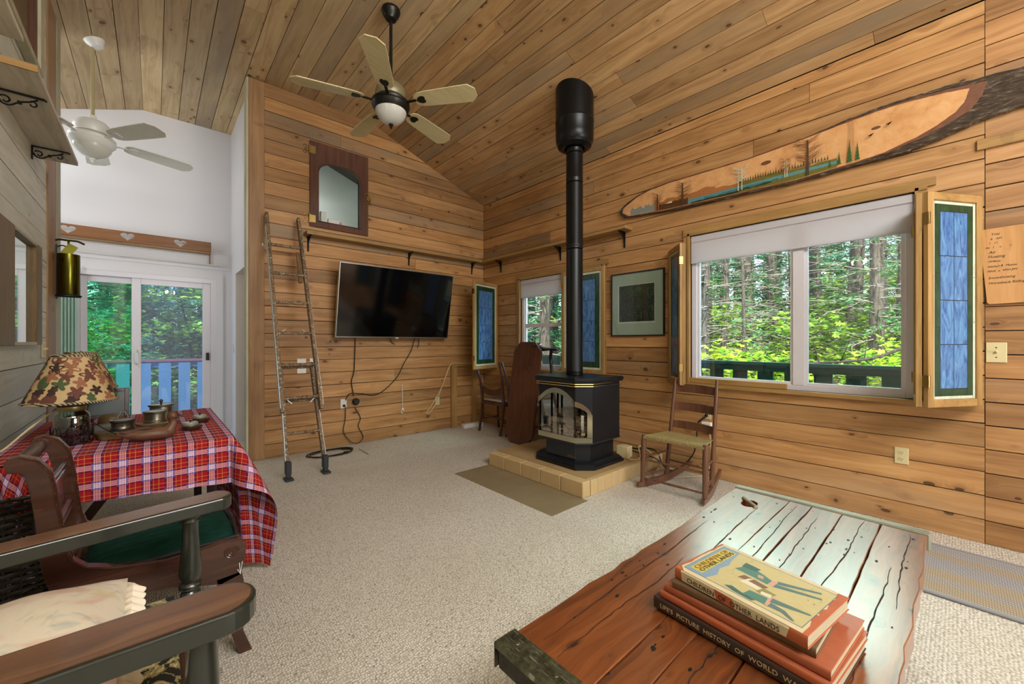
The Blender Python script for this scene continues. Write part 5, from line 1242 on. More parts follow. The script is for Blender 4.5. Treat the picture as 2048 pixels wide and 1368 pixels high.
# torn paper jacket over cover and spine
b = MB(); q = random.Random(8)
edge_r = [(.344-.012-(.0 if .25 > i/12 else q.uniform(.0, .022)), .0+.255*i/12) for i in range(13)]
edge_l = [(.006+q.uniform(0, .006)+(.02 if i < 1 else 0), .255*i/12) for i in range(12, -1, -1)]
plate(b, [[(x, y) for x, y in edge_r]+[(x, y) for x, y in edge_l]], R5 @ Matrix.Translation((0, 0, hB+.0005)), .0008); b.build('jacket', M_jack, t5)
b = MB(); 
for (xa, xb) in ((.024, .30),): b.add([R5 @ Vector(v) for v in ((xa, -.0043, .003), (xb, -.0043, .005), (xb+.006, -.0043, .027), (xa-.004, -.0043, .029), (xa-.004, -.0015, .0323), (xb+.006, -.0015, .0323))], [(0, 1, 2, 3), (3, 2, 5, 4)])
b.build('jacket_spine', M_jack, t5)
b = MB(); b.add([R5 @ Vector(v) for v in ((.128, -.0046, .004), (.178, -.0046, .004), (.172, -.0046, .027), (.122, -.0046, .029))], [(0, 1, 2, 3)]); b.build('torn_patch', M_rust2, t5)
lettering(t5, R5, 'CHILDREN  OF  OTHER  LANDS', .04, -.0050, .0075, .019, M_ink, 'spine_lettering', upS, xlen=.245)
pal = {'frame': '#4f6a78', 'blue': '#7f9aac', 'yel': '#c0b27c', 'lab': '#cdb84e', 'teal': '#4e7a6c', 'teal2': '#39605a', 'leg': '#54706e', 'pink': '#c79a86', 'brn': '#7a5a40', 'wht': '#d9cfb4', 'olv': '#8a8448'}
pn = list(pal); pmat = [plain('print_'+k, pal[k], .5, noise_amt=.15, scale=70) for k in pn]
b = MB(); lv = [0]
def cv(pts, col):
    """pts in cover units: a from spine to fore edge, b from head to foot"""
    lv[0] += 1; b.prism([(bb*.344, aa*.255) for aa, bb in pts], R5 @ Vector((0, 0, hB+.00095+.00004*lv[0])), R5.to_3x3() @ Vector((1, 0, 0)), R5.to_3x3() @ Vector((0, 1, 0)), R5.to_3x3() @ Vector((0, 0, 1)), .00003, pn.index(col))
cv([(.07, .045), (.94, .045), (.94, .945), (.07, .945)], 'frame'); cv([(.08, .05), (.93, .05), (.93, .94), (.08, .94)], 'yel')
cv([(.08, .05), (.93, .05), (.93, .20), (.7, .22), (.55, .25), (.4, .23), (.25, .27), (.08, .24)], 'blue'); cv([(.14, .075), (.88, .075), (.88, .185), (.14, .185)], 'lab')
cv([(.55, .30), (.70, .34), (.72, .42), (.68, .50), (.62, .60), (.52, .60), (.54, .45)], 'teal'); cv([(.66, .32), (.78, .31), (.77, .44), (.68, .43)], 'teal2')
cv([(.60, .60), (.68, .60), (.84, .86), (.81, .87)], 'leg'); cv([(.52, .60), (.60, .60), (.73, .89), (.70, .90)], 'leg'); cv([(.52, .57), (.66, .57), (.66, .61), (.52, .61)], 'pink'); cv([(.58, .48), (.64, .46), (.65, .50), (.59, .52)], 'pink')
cv([(.40, .38), (.50, .40), (.50, .46), (.42, .46)], 'brn'); cv([(.34, .42), (.48, .45), (.46, .58), (.33, .58)], 'wht'); cv([(.42, .46), (.50, .48), (.47, .60), (.40, .58)], 'brn'); cv([(.30, .56), (.42, .58), (.40, .68), (.29, .66)], 'olv')
cv([(.06+.07, .38), (.18, .42), (.15, .50), (.13, .62), (.09, .60), (.10, .46)], 'teal2'); cv([(.14, .52), (.26, .53), (.27, .66), (.14, .68)], 'teal'); cv([(.13, .68), (.34, .66), (.35, .70), (.13, .72)], 'pink')
cv([(.22, .69), (.31, .68), (.35, .92), (.33, .93)], 'leg'); cv([(.14, .70), (.22, .70), (.20, .80), (.11, .89), (.10, .87), (.15, .79)], 'leg'); cv([(.28, .60), (.34, .59), (.36, .66), (.29, .67)], 'wht')
for k in range(16):
    a, bb = rn.uniform(.12, .9), rn.choice((rn.uniform(.28, .4), rn.uniform(.7, .92))); s = .018; cv([(a, bb), (a+s, bb+.006), (a+s*.4, bb+s*.8)], 'olv')
b.build('cover_print', pmat, t5)
upC = frame((0, 0, 0), (0, 1, 0), (-1, 0, 0), (0, 0, 1)).to_3x3()
lettering(t5, R5, 'CHILDREN OF', .0445, .042, hB+.0026, .020, plain('label_ink', '#8a5a2a', .6), 'cover_lettering', upC, xlen=.175, depth=.0003)
lettering(t5, R5, 'OTHER LANDS', .0612, .042, hB+.0026, .020, M_ink, 'cover_lettering', upC, xlen=.175, depth=.0003)

# ---------------------------------------------------------------- woven rug at the right
tr = NT('striped_woven_rug'); _c = tr.obj(); _s = tr.n('SeparateXYZ', i_0=_c); _f = tr.math('FRACT', tr.math('MULTIPLY', _s.outputs[0], 52.0)); _g = tr.math('FRACT', tr.math('MULTIPLY', _s.outputs[1], 110.0))
_big = tr.noise(tr.vmath('MULTIPLY', _c, (9., .3, 1.)), 1, 2)
_col = tr.ramp(_f, [(0, hx('#b9b5ad')), (.45, hx('#c9c4b8')), (.5, hx('#4c5566')), (.8, hx('#565b5f'))], 'CONSTANT'); _col = tr.mix(tr.math('MULTIPLY', tr.ramp(_big, [(.45, V3(0)), (.55, V3(1))]), .5), _col, hx('#a48a4e'))
_col = tr.mix(tr.math('MULTIPLY', tr.math('GREATER_THAN', _g, .6), .35), _col, hx('#3a3f48')); tr.bsdf(_col, .9, normal=tr.bump(tr.math('ADD', _f, _g), .6, .004)); M_rug = tr.m
t = thing('woven_rug', 'flat striped woven rug with grey binding beside the window wall', 'rug', (3.27, -.7, 0))
b = MB(); b.box(2.93, 3.62, -1.6, .13, .002, .012); b.build('weave', M_rug, t)
b = MB(); b.box(2.91, 2.935, -1.6, .13, .002, .016, bev=.004); b.box(3.615, 3.635, -1.6, .13, .002, .015, bev=.004); b.box(2.91, 3.635, .128, .14, .002, .015, bev=.003); b.build('binding', plain('rug_binding', '#8f9193', .9), t)
# ---------------------------------------------------------------- side table under the plaid cloth
CT = .76
t = thing('side_table', 'narrow dark-legged table under the red plaid cloth', 'table', (-.09, 3.25, 0))
b = MB(); b.box(-.53, .31, 2.62, 3.88, .725, CT-.006, bev=.004); b.build('table_top', M_mahX, t)
for (x, y) in ((-.48, 2.68), (.25, 2.70), (-.48, 3.82), (.25, 3.82)):
    b = MB(); b.beam((x, y, 0), (x*.95-.01, y, .725), .045, .045, up=(0, 1, 0), bev=.004); b.build('leg', M_mah, t)
b = MB(); b.beam((-.42, 3.55, .02), (.02, 3.55, .70), .05, .03, up=(0, 1, 0)); b.build('brace', M_mah, t)
# cloth
CX0, CX1, CY0, CY1 = -.53, .325, 2.60, 3.90
P = []; UV = []; per = []
def corner(cx_, cy_, a0, a1, n):
    for k in range(n+1): a = a0+(a1-a0)*k/n; per.append((cx_+.02*math.cos(a), cy_+.02*math.sin(a), math.cos(a), math.sin(a), cx_, cy_))
def side(p, q, nx, ny, n):
    for k in range(n+1): f = k/n; per.append((p[0]+(q[0]-p[0])*f+nx*.02, p[1]+(q[1]-p[1])*f+ny*.02, nx, ny, p[0]+(q[0]-p[0])*f, p[1]+(q[1]-p[1])*f))
side((CX1-.02, CY1-.02), (CX1-.02, CY0+.02), 1, 0, 60)
corner(CX1-.02, CY0+.02, 0, -PI/2, 26)
side((CX1-.02, CY0+.02), (CX0+.10, CY0+.02), 0, -1, 50)
corner(CX0+.10, CY0+.02, -PI/2, -PI*.92, 22)
nP = len(per); NV = 16; verts = []; uvs = []; faces = []
def drop(nx, ny, cx_, cy_):
    dx = .71 if nx > 0 else .50; dy = .232 if abs(nx) > 1e-6 and nx > 0 else .215
    if abs(nx) < 1e-6: return dy+.02*math.sin(cx_*3)
    if abs(ny) < 1e-6: return dx
    return min(.752, 1/math.hypot(nx/(dx+.08), ny/(dy+.04))*1.0 if False else min(dx/abs(nx), dy/max(abs(ny), 1e-3)), .752)
for i, (x, y, nx, ny, cx_, cy_) in enumerate(per):
    D = drop(nx, ny, cx_, cy_)
    corn = abs(nx*ny) > 1e-6
    for j in range(NV+1):
        f = j/NV; d = D*f
        if corn and nx < 0: flare = .02*f; fold = 0
        elif corn: a = abs(math.atan2(ny, nx)) % (PI/2); fold = .5-.5*math.cos(a*8); flare = (.05+.17*abs(math.sin(2*a)))*f**.8+.022*fold*f
        elif abs(ny) > .5: fold = math.sin(cx_*21)*math.sin(cx_*9+1); flare = .018*f+.012*fold*f+.02*f*max(0, (cx_-.1))*4
        else: fold = math.sin(cy_*19)*math.sin(cy_*7); flare = .025*f+.018*fold*f+.05*f*max(0, 2.9-cy_)
        verts.append(Vector((x+nx*flare, y+ny*flare, max(.012, CT-(0.0 if j == 0 else .004)-d*(.985 if not corn else .99)+.0))))
        uvs.append((cx_+nx*(.02+d), cy_+ny*(.02+d)))
for i in range(nP-1):
    for j in range(NV): k = i*(NV+1)+j; faces.append((k, k+NV+1, k+NV+2, k+1))
# top surface
base = len(verts); gx, gy = 24, 30
for i in range(gx+1):
    for j in range(gy+1):
        x = CX0+(CX1-.02-CX0)*i/gx; y = CY0+.02+(CY1-CY0-.04)*j/gy; verts.append(Vector((x, y, CT+.001*math.sin(x*30)*math.sin(y*23)))); uvs.append((x, y))
for i in range(gx):
    for j in range(gy): k = base+i*(gy+1)+j; faces.append((k, k+gy+1, k+gy+2, k+1))
def ringfill(idx_pts):
    pass
# rim strips between the flat top and the rounded edge
for i in range(nP-1):
    a = per[i]; c = per[i+1]; k = len(verts)
    verts += [Vector((a[4], a[5], CT)), Vector((c[4], c[5], CT))]; uvs += [(a[4], a[5]), (c[4], c[5])]
    faces.append((i*(NV+1), k, k+1, (i+1)*(NV+1)))
b = MB(); b.v = verts; b.f = faces; b.mi = [0]*len(faces)
tag(b.build('tablecloth', M_plaid, origin=(-.1, 3.25, CT), smooth=True, uvs=uvs), 'red plaid tablecloth with long draped corner over the side table', 'tablecloth')
# bunched end of the cloth at the wall side
b = MB(); n1, n2 = 26, 18; vv = []; uu = []
for i in range(n1+1):
    for j in range(n2+1):
        f = i/n1; g = j/n2; z = CT+.004-f*.72; wv = .035*math.sin(g*17+f*5)*min(1, f*3)+.02*math.sin(g*9-f*11)
        vv.append(Vector((-.535+g*.14+.03*math.sin(f*9)*f, 2.585-.05*min(1, f*4)+wv, z))); uu.append((g*.3+f*.35, f*.7-g*.25))
ff = [(i*(n2+1)+j, (i+1)*(n2+1)+j, (i+1)*(n2+1)+j+1, i*(n2+1)+j+1) for i in range(n1) for j in range(n2)]
b.v = vv; b.f = ff; b.mi = [0]*len(ff)
co_ = b.build('bunched_corner', M_plaid, bpy.data.objects['tablecloth'], smooth=True, uvs=uu)

# ---------------------------------------------------------------- lamps
def leafshape(kind, s, q):
    out = []
    if kind == 0:   # lobed oak
        for k in range(26):
            a = 2*PI*k/26; r = s*(.62+.38*abs(math.cos(a*3.5)))*(1.0 if abs(math.sin(a)) < .8 else 1.15); out.append((r*math.cos(a)*.7, r*math.sin(a)))
    elif kind == 1: # maple
        for k in range(30):
            a = 2*PI*k/30+PI/2; r = s*(.45+.55*abs(math.cos(a*2.5+PI*.75))**1.5); out.append((r*math.cos(a), r*math.sin(a)))
    else:
        for k in range(16):
            a = 2*PI*k/16; out.append((s*.7*math.cos(a), s*.85*math.sin(a)))
    c, d = math.cos(q), math.sin(q); return [(x*c-y*d, x*d+y*c) for x, y in out]
M_shadec = plain('tan_lampshade', '#c4a878', .8, noise_amt=.15, scale=15)
leafm = [plain('leaf_print_a', '#6b3f30', .8, noise_amt=.3, scale=90), plain('leaf_print_b', '#3a2620', .8, noise_amt=.3, scale=90), plain('leaf_print_c', '#4a5a34', .8, noise_amt=.3, scale=90), plain('leaf_print_d', '#9a6748', .8, noise_amt=.3, scale=90)]
tb = NT('braid'); _c = tb.obj(); _w = tb.n('TexWave'); tb.set(_w.inputs['Vector'], tb.vmath('ADD', _c, (0, 0, 0))); _w.inputs['Scale'].default_value = 38; _w.bands_direction = 'DIAGONAL'; tb.bsdf(tb.ramp(_w.outputs[1], [(.45, hx('#141210')), (.55, hx('#b9ac88'))], 'CONSTANT'), .7); M_braid = tb.m
def lamp_obj(x, y, z, label, jar, seed):
    t = thing('table_lamp', label, 'lamp', (x, y, z)); q = random.Random(seed)
    r0, r1, zb, zt = .165, .072, z+.215, z+.44
    b = MB(); b.lathe([(r0, zb), (r1, zt)], 40, center=(x, y, 0), cap=False); b.lathe([(r0-.002, zb), (r1-.002, zt)], 40, center=(x, y, 0), cap=False); sh = b.build('shade', M_shadec, t, smooth=True)
    b = MB(); sl = math.hypot(r0-r1, zt-zb)
    for row in range(6):
        cnt = 13-row
        for k in range(cnt):
            a0 = 2*PI*(k+.5*(row % 2)+q.uniform(-.2, .2))/cnt; h0 = (row+.5+q.uniform(-.15, .15))/6; s = q.uniform(.026, .040); pts = leafshape(q.choice((0, 0, 1, 1, 2)), s, q.uniform(0, 6.28)); P_ = []
            for (u, v) in pts:
                h = min(.97, max(.03, h0+v/sl)); r = r0+(r1-r0)*h+.0008; a = a0+u/r; P_.append((x+r*math.cos(a), y+r*math.sin(a), zb+(zt-zb)*h))
            m_ = q.choice((0, 0, 1, 2, 3)); c0 = (x+(r0+(r1-r0)*h0+.001)*math.cos(a0), y+(r0+(r1-r0)*h0+.001)*math.sin(a0), zb+(zt-zb)*h0); nq = len(P_)
            b.add([c0]+P_, [(0, i+1, (i+1) % nq+1) for i in range(nq)], m_)
    b.build('leaf_print', leafm, sh, kind='stuff')
    b = MB(); ring = lambda r, zz: [(x+r*math.cos(2*PI*k/48), y+r*math.sin(2*PI*k/48), zz+.001*math.sin(k*2.1)) for k in range(48)]
    b.tube(ring(r0+.001, zb), .0055, 6, closed=True); b.build('braid_trim', M_braid, sh, smooth=True); b = MB(); b.tube(ring(r1+.001, zt), .005, 6, closed=True); b.build('braid_trim', M_braid, sh, smooth=True)
    if jar:
        b = MB(); b.lathe([(.0, z+.002), (.058, z+.002), (.064, z+.015), (.064, z+.13), (.060, z+.148), (.048, z+.160), (.046, z+.168)], 32, center=(x, y, 0), cap=False); b.build('glass_jar', M_jar, t, smooth=True)
        b = MB(); b.lathe([(.051, z+.165), (.052, z+.167), (.052, z+.188), (.048, z+.193), (0, z+.193)], 32, center=(x, y, 0)); b.build('jar_lid', plain('tin_lid', '#a89f72', .3, .9, noise_amt=.2), t, smooth=True)
        b = MB()
        for k in range(330):
            a, rr_, zz = q.uniform(0, 6.28), .056*math.sqrt(q.random()), z+.008+q.random()*.125; s = q.uniform(.003, .0075); b.lathe([(0, -s), (s*.8, -s*.4), (s, 0), (s*.8, s*.5), (0, s)], 6, center=(x+rr_*math.cos(a), y+rr_*math.sin(a), zz))
        b.build('seeds', plain('dark_seeds', '#121316', .25, noise_amt=.4, scale=80), t, kind='stuff')
    else:
        b = MB(); b.lathe([(0, z), (.055, z), (.055, z+.012), (.02, z+.03), (.03, z+.07), (.035, z+.11), (.018, z+.15), (.012, z+.19), (0, z+.19)], 24, center=(x, y, 0)); b.build('base', M_bronze, t, smooth=True)
    b = MB(); b.tube([(x, y, z+.19), (x, y, z+.25)], .011, 10); b.tube([(x, y, z+.25), (x, y, z+.31)], [.014, .022], 10); b.build('lamp_socket', M_brass, t, smooth=True)
    b = MB()
    for a in (0.5, 2.6, 4.7): b.tube([(x, y, zt-.02), (x+(r1-.002)*math.cos(a), y+(r1-.002)*math.sin(a), zt-.003)], .0018, 5)
    b.tube([(x, y, z+.25), (x+.03, y, z+.33), (x, y, zt-.02)], .002, 5); b.tube([(x, y, z+.25), (x-.03, y, z+.33), (x, y, zt-.02)], .002, 5); b.tube([(x, y, zt-.02), (x, y, zt+.012)], .004, 8); b.build('harp', M_brass, t)
    return t
lamp_obj(-.305, 2.96, CT+.002, 'lamp with leaf-print shade on a glass jar of dark seeds', True, 1)
lamp_obj(-.345, 3.72, CT+.002, 'second leaf-print lamp standing behind the jar lamp', False, 2)
# wire rack around the jar
b = MB(); x, y, z = -.305, 2.96, CT+.003
for r, zz in ((.072, z+.004), (.074, z+.045)): b.tube([(x+r*math.cos(2*PI*k/36), y+r*math.sin(2*PI*k/36), zz) for k in range(36)], .0018, 5, closed=True)
for k in range(8):
    a = 2*PI*k/8; da = .16; r = .073; P_ = [(a-da, 0), (a-da, .06), (a-da*.7, .082), (a, .09), (a+da*.7, .082), (a+da, .06), (a+da, 0)]; b.tube([(x+r*math.cos(q_), y+r*math.sin(q_), z+h) for q_, h in P_], .0018, 5)
b.tube([(x+.073, y-.02, z+.10), (x+.12, y-.05, z+.06), (x+.165, y-.08, z+.03)], .002, 5); b.tube([(x-.02, y-.073, z+.03), (x-.0, y-.10, z+.012), (x+.02, y-.105, z+.03)], .002, 5)
tag(b.build('wire_stand', M_iron, origin=(x, y, CT), smooth=True), 'black wire stand around the seed-filled jar', 'stand')
cable('lamp_cord', [(-.36, 3.0, CT+.18), (-.44, 2.93, CT+.10), (-.50, 2.85, CT+.03), (-.53, 2.8, CT+.02), (-.575, 2.78, CT-.05)], .004, M_cordw, 'cream lamp cord going down behind the jar lamp')

# ---------------------------------------------------------------- decoys, tins and odds on the cloth
def duck(cx_, cy_, z, ang, s, mat, label, head=True):
    t = thing('duck_decoy', label, 'decoy', (cx_, cy_, z)); R = Matrix.Translation((cx_, cy_, z)) @ Matrix.Rotation(ang, 4, 'Z') @ Matrix.Diagonal((s*.98, s*1.15, s*1.38, 1))
    b = MB(); secs = [(-.20, .006, .052, .008), (-.165, .022, .048, .016), (-.12, .042, .042, .028), (-.05, .058, .038, .037), (.03, .062, .038, .038), (.10, .054, .036, .036), (.145, .034, .036, .030), (.168, .010, .036, .014)]
    n = 16; V_ = []; F = []
    for (x, hw, zc, hh) in secs:
        for k in range(n): a = 2*PI*k/n; zz = zc+hh*math.sin(a); V_.append(R @ Vector((x, hw*math.cos(a), max(.0, zz))))
    for i in range(len(secs)-1):
        for k in range(n): F.append((i*n+k, i*n+(k+1) % n, (i+1)*n+(k+1) % n, (i+1)*n+k))
    F += [tuple(range(n))[::-1], tuple((len(secs)-1)*n+k for k in range(n))]; b.add(V_, F); b.build('body', mat, t, smooth=True)
    for sg in (-1, 1):
        b = MB(); wp = [(-.185, .066), (-.12, .050), (-.05, .040), (.03, .045), (.075, .058), (.05, .074), (-.03, .078), (-.12, .072)]
        vv_ = [R @ Vector((x, sg*(.052 if -.1 < x < .05 else .030)*1.08, zz)) for x, zz in wp]; ww_ = [R @ Vector((x, sg*(.030 if -.1 < x < .05 else .015), zz+.004)) for x, zz in wp]
        m = len(wp); b.add(vv_+ww_, [tuple(range(m)), tuple(range(m, 2*m))[::-1]]+[(i, (i+1) % m, m+(i+1) % m, m+i) for i in range(m)]); b.build('wing', mat, t)
    if head:
        b = MB(); nk = bez([(.125, 0, .05), (.15, 0, .085), (.145, 0, .115), (.15, 0, .135), (.172, 0, .142)], 4); b.tube([R @ p for p in nk], [s*1.3*r for r in (.036, .033, .029, .025, .022, .020, .019, .020, .022, .026, .029, .031, .032, .0315, .029, .025, .018)], 14); b.build('head', mat, t, smooth=True)
        b = MB(); b.tube([R @ Vector(p) for p in ((.185, 0, .138), (.205, 0, .130), (.232, 0, .124))], [s*.022, s*.018, s*.011], 8, flat=.6); b.build('bill', mat, t, smooth=True)
        b = MB()
        for sg in (-1, 1): b.lathe([(0, -.003), (.003, 0), (0, .003)], 8, center=R @ Vector((.18, sg*.024, .15)))
        b.build('eye', M_black, t)
    return t
duck(-.015, 2.79, CT+.003, math.radians(2), .62, M_decoy, 'carved brown duck decoy at the front edge of the plaid table')
def tin(cx_, cy_, z, r, h, label, mat, knob=False, nm='round_tin'):
    t = thing(nm, label, 'tin', (cx_, cy_, z)); b = MB(); b.lathe([(0, 0), (r*1.08, 0), (r*1.08, .006), (r*.98, .012), (r*.96, h*.5), (r*.98, h-.012), (r*1.1, h-.008), (r*1.12, h), (r*1.08, h+.003), (r*.9, h+.001)], 36, center=(cx_, cy_, z), cap=False); b.build('tin_body', mat, t, smooth=True)
    b = MB(); b.lathe([(r*1.02, h), (r*.8, h-.004), (r*.4, h-.004), (0, h-.003)], 36, center=(cx_, cy_, z)); b.build('tin_lid', M_steel, t, smooth=True)
    if knob: b = MB(); b.lathe([(0, h-.003), (.006, h-.003), (.005, h+.012), (.010, h+.02), (.008, h+.032), (0, h+.035)], 12, center=(cx_, cy_, z)); b.build('knob', M_black, t, smooth=True)
    return t
def oval_board(cx_, cy_, a, b_, h, ang, label):
    b = MB(); pts = [(a*math.cos(k*2*PI/36)*(1+.04*math.sin(k*.9)), b_*math.sin(k*2*PI/36)) for k in range(36)]; R = Matrix.Translation((cx_, cy_, CT+.003)) @ Matrix.Rotation(ang, 4, 'Z')
    vs1 = [R @ Vector((x*.86, y*.86, 0)) for x, y in pts]; vs2 = [R @ Vector((x, y, h*.8)) for x, y in pts]; vs3 = [R @ Vector((x*.97, y*.97, h)) for x, y in pts]; n = 36
    b.add(vs1+vs2+vs3, [tuple(range(n))[::-1], tuple(range(2*n, 3*n))]+[(i, (i+1) % n, n+(i+1) % n, n+i) for i in range(n)]+[(n+i, n+(i+1) % n, 2*n+(i+1) % n, 2*n+i) for i in range(n)])
    return tag(b.build('wooden_block', M_olive, origin=(cx_, cy_, CT), smooth=True), label, 'wooden block')
oval_board(-.14, 2.985, .095, .060, .038, .10, 'oval wooden block under the tin nearest the jar lamp')
tin(-.125, 2.99, CT+.0425, .046, .050, 'dark pewter tin on the wooden block nearest the jar lamp', plain('dark_pewter', '#6a685a', .3, .9, noise_amt=.3))
oval_board(.02, 3.24, .105, .062, .026, .15, 'long wooden block behind the duck decoy under two tins')
tin(.005, 3.24, CT+.0305, .05, .062, 'brighter pewter tin on the long wooden block behind the decoy', M_pewter)
tin(.035, 3.47, CT+.003, .058, .10, 'farthest pewter tin with black knob on its lid', M_pewter, True)
def lidded(cx_, cy_, r, label, seed):
    t = thing('lidded_dish', label, 'dish', (cx_, cy_, CT+.003)); z = CT+.003
    b = MB(); b.lathe([(0, 0), (r*.8, 0), (r, .012), (r*1.02, .022), (r*.8, .026), (0, .026)], 28, center=(cx_, cy_, z)); b.build('dish', plain('dark_wood_dish', '#3a241c', .35, noise_amt=.2), t, smooth=True)
    b = MB(); b.lathe([(0, .0265), (r*.78, .0265), (r*.80, .036), (r*.7, .044), (0, .046)], 28, center=(cx_-.008, cy_, z)); b.build('lid', plain('grey_lid', '#a5a896', .3, .5, noise_amt=.2), t, smooth=True)
    b = MB(); b.lathe([(0, .046), (.005, .046), (.006, .054), (0, .057)], 10, center=(cx_-.008, cy_, z)); b.build('knob', M_black, t)
lidded(.165, 2.97, .048, 'round lidded dish just right of the decoy head', 1)
lidded(.225, 3.22, .045, 'smaller lidded dish behind, nearest the table corner', 2)
# brown bowl hat-shaped, picture easel, small holders
t = thing('felt_hat', 'brown brimmed hat behind the tins on the plaid table', 'hat', (-.19, 3.36, CT+.003)); z = CT+.003
b = MB(); b.lathe([(.0, .075), (.03, .078), (.05, .068), (.056, .05), (.06, .018)], 28, center=(-.19, 3.36, z), cap=False); b.build('crown', M_olive, t, smooth=True)
b = MB(); b.lathe([(.058, .018), (.085, .012), (.10, .018), (.098, .021), (.085, .016), (.058, .022)], 28, center=(-.19, 3.36, z), cap=False); b.build('brim', M_olive, t, smooth=True)
t = thing('easel_frame', 'dark picture frame propped on the table behind the lamps', 'picture frame', (-.24, 3.83, CT+.003))
R = Matrix.Translation((-.24, 3.80, CT+.003)) @ Matrix.Rotation(math.radians(-12), 4, 'X') @ Matrix.Scale(.75, 4)
b = MB(); 
for q_ in ((-.15, -.12, 0, .26), (.12, .15, 0, .26), (-.12, .12, 0, .03), (-.12, .12, .23, .26)): b.box(q_[0], q_[1], -.01, .01, q_[2], q_[3], bev=.003, R=R)
b.build('frame', M_mah, t); b = MB(); b.box(-.12, .12, -.004, .004, .03, .23, R=R); b.build('picture', plain('faded_print', '#4d5a55', .3, noise_amt=.6, scale=12), t)
b = MB(); x, y, z = -.13, 3.14, CT+.003
for s in (-.02, .02): b.tube([(x+s, y, z), (x+s, y+.01, z+.09), (x+s*.3, y+.01, z+.115)], .003, 6); 
b.tube([(x-.03, y, z+.004), (x+.03, y, z+.004), (x+.03, y+.05, z+.004), (x-.03, y+.05, z+.004)], .003, 6, closed=True); b.tube([(x-.02, y+.006, z+.05), (x+.02, y+.006, z+.05)], .003, 6)
tag(b.build('wire_easel', M_steel, origin=(x, y, CT), smooth=True), 'small bright wire easel between jar lamp and tins', 'easel')
t = thing('toy_sled', 'grey metal toy beside the jar lamp on the plaid table', 'ornament', (-.20, 3.17, CT+.003)); b = MB(); b.box(-.25, -.16, 3.14, 3.22, CT+.012, CT+.05, bev=.01); b.build('hull', plain('grey_toy', '#8d8f8a', .4, .5, noise_amt=.3), t)
b = MB()
for y_ in (3.15, 3.21): b.tube([(-.26, y_, CT+.008), (-.15, y_, CT+.008), (-.14, y_, CT+.02)], .004, 6)
b.build('runner', M_iron, t)

# ---------------------------------------------------------------- curved-back chair with green seat
t = thing('scroll_chair', 'dark mahogany scroll-back chair with dark green upholstered seat', 'chair', (0, 2.15, 0))
prof_o = [(-.335, .866), (-.342, .89), (-.335, .905), (-.314, .911), (-.279, .894), (-.251, .85), (-.239, .781), (-.229, .688), (-.220, .604), (-.205, .55), (-.170, .512), (-.10, .485), (-.046, .477), (.03, .466), (.103, .466), (.196, .478), (.259, .472), (.28, .44), (.276, .38), (.262, .325)]
prof_i = [(.20, .310), (.14, .33), (.05, .36), (-.03, .375), (-.12, .385), (-.20, .40), (-.245, .45), (-.262, .52), (-.272, .60), (-.279, .70), (-.288, .79), (-.300, .845), (-.312, .862)]
for yy, th in ((1.955, .034), (2.325, .034)):
    b = MB(); plate(b, [prof_o+prof_i], frame((0, yy+th/2, 0), (1, 0, 0), (0, 0, 1), (0, -1, 0)), th, bevel=.003); sd = b.build('side_frame', M_mahX, t)
    for off in (0, .010):
        b = MB(); b.tube([(x+off*.55, yy-.003, z-off*.35) for x, z in prof_o[3:17]], .0028, 5); b.build('bead', M_mahX, sd, smooth=True)
    b = MB(); P_ = [(.232+.026*(1-k/34)*math.cos(k*.55), yy-.004, .425+.026*(1-k/34)*math.sin(k*.55)) for k in range(32)]; b.tube(P_, .0028, 5); b.build('scroll', M_mahX, sd, smooth=True)
    leg = [(.265, .335), (.278, .25), (.268, .18), (.270, .09), (.300, .0), (.262, 0), (.236, .09), (.215, .18), (.20, .25), (.185, .33)]
    b = MB(); plate(b, [leg], frame((0, yy+th/2, 0), (1, 0, 0), (0, 0, 1), (0, -1, 0)), th, bevel=.003); b.build('leg', M_mahX, t)
    leg = [(-.235, .42), (-.25, .28), (-.29, .12), (-.34, .0), (-.305, 0), (-.255, .11), (-.21, .27), (-.18, .40)]
    b = MB(); plate(b, [leg], frame((0, yy+th/2, 0), (1, 0, 0), (0, 0, 1), (0, -1, 0)), th, bevel=.003); b.build('leg', M_mahX, t)
# turned crest roll, back rails, panel
P_ = []; R_ = []; 
for k in range(41):
    f = k/40; P_.append((-.318, 1.972+.336*f, .882)); R_.append(.013+.009*math.sin(PI*f)+(.0022 if k % 2 and 5 < k < 35 else 0)+(.005 if k in (3, 4, 36, 37) else 0))
b = MB(); b.tube(P_, R_, 14); b.build('crest_roll', M_mah, t, smooth=True)
for (x, z, hgt, slant) in ((-.262, .80, .035, .0), (-.247, .655, .045, 0), (-.235, .52, .05, 0)):
    b = MB(); b.beam((x, 1.973, z), (x, 2.307, z), .020, hgt, bev=.005)
    b.tube([(x+.011, 1.973, z+hgt*.3), (x+.011, 2.307, z+hgt*.3)], .004, 6); b.tube([(x+.011, 1.973, z-hgt*.3), (x+.011, 2.307, z-hgt*.3)], .004, 6); b.build('back_rail', M_mah, t)
b = MB(); b.prism([(2.02, .675), (2.26, .675), (2.24, .73), (2.26, .785), (2.02, .785), (2.04, .73)], (-.262, 0, 0), (0, 1, 0), (0, 0, 1), (1, 0, 0), .012); b.build('lyre_panel', M_mah, t)
M_green = NT('green_velvet'); _c = M_green.obj(); _n = M_green.noise(M_green.vmath('MULTIPLY', _c, (8., 30., 30.)), 2, 4); M_green.bsdf(M_green.ramp(_n, [(.3, hx('#0b2722')), (.7, hx('#17392f'))]), .95, spec=.08); M_green = M_green.m
b = MB(); gx, gy = 18, 12; vs1 = []
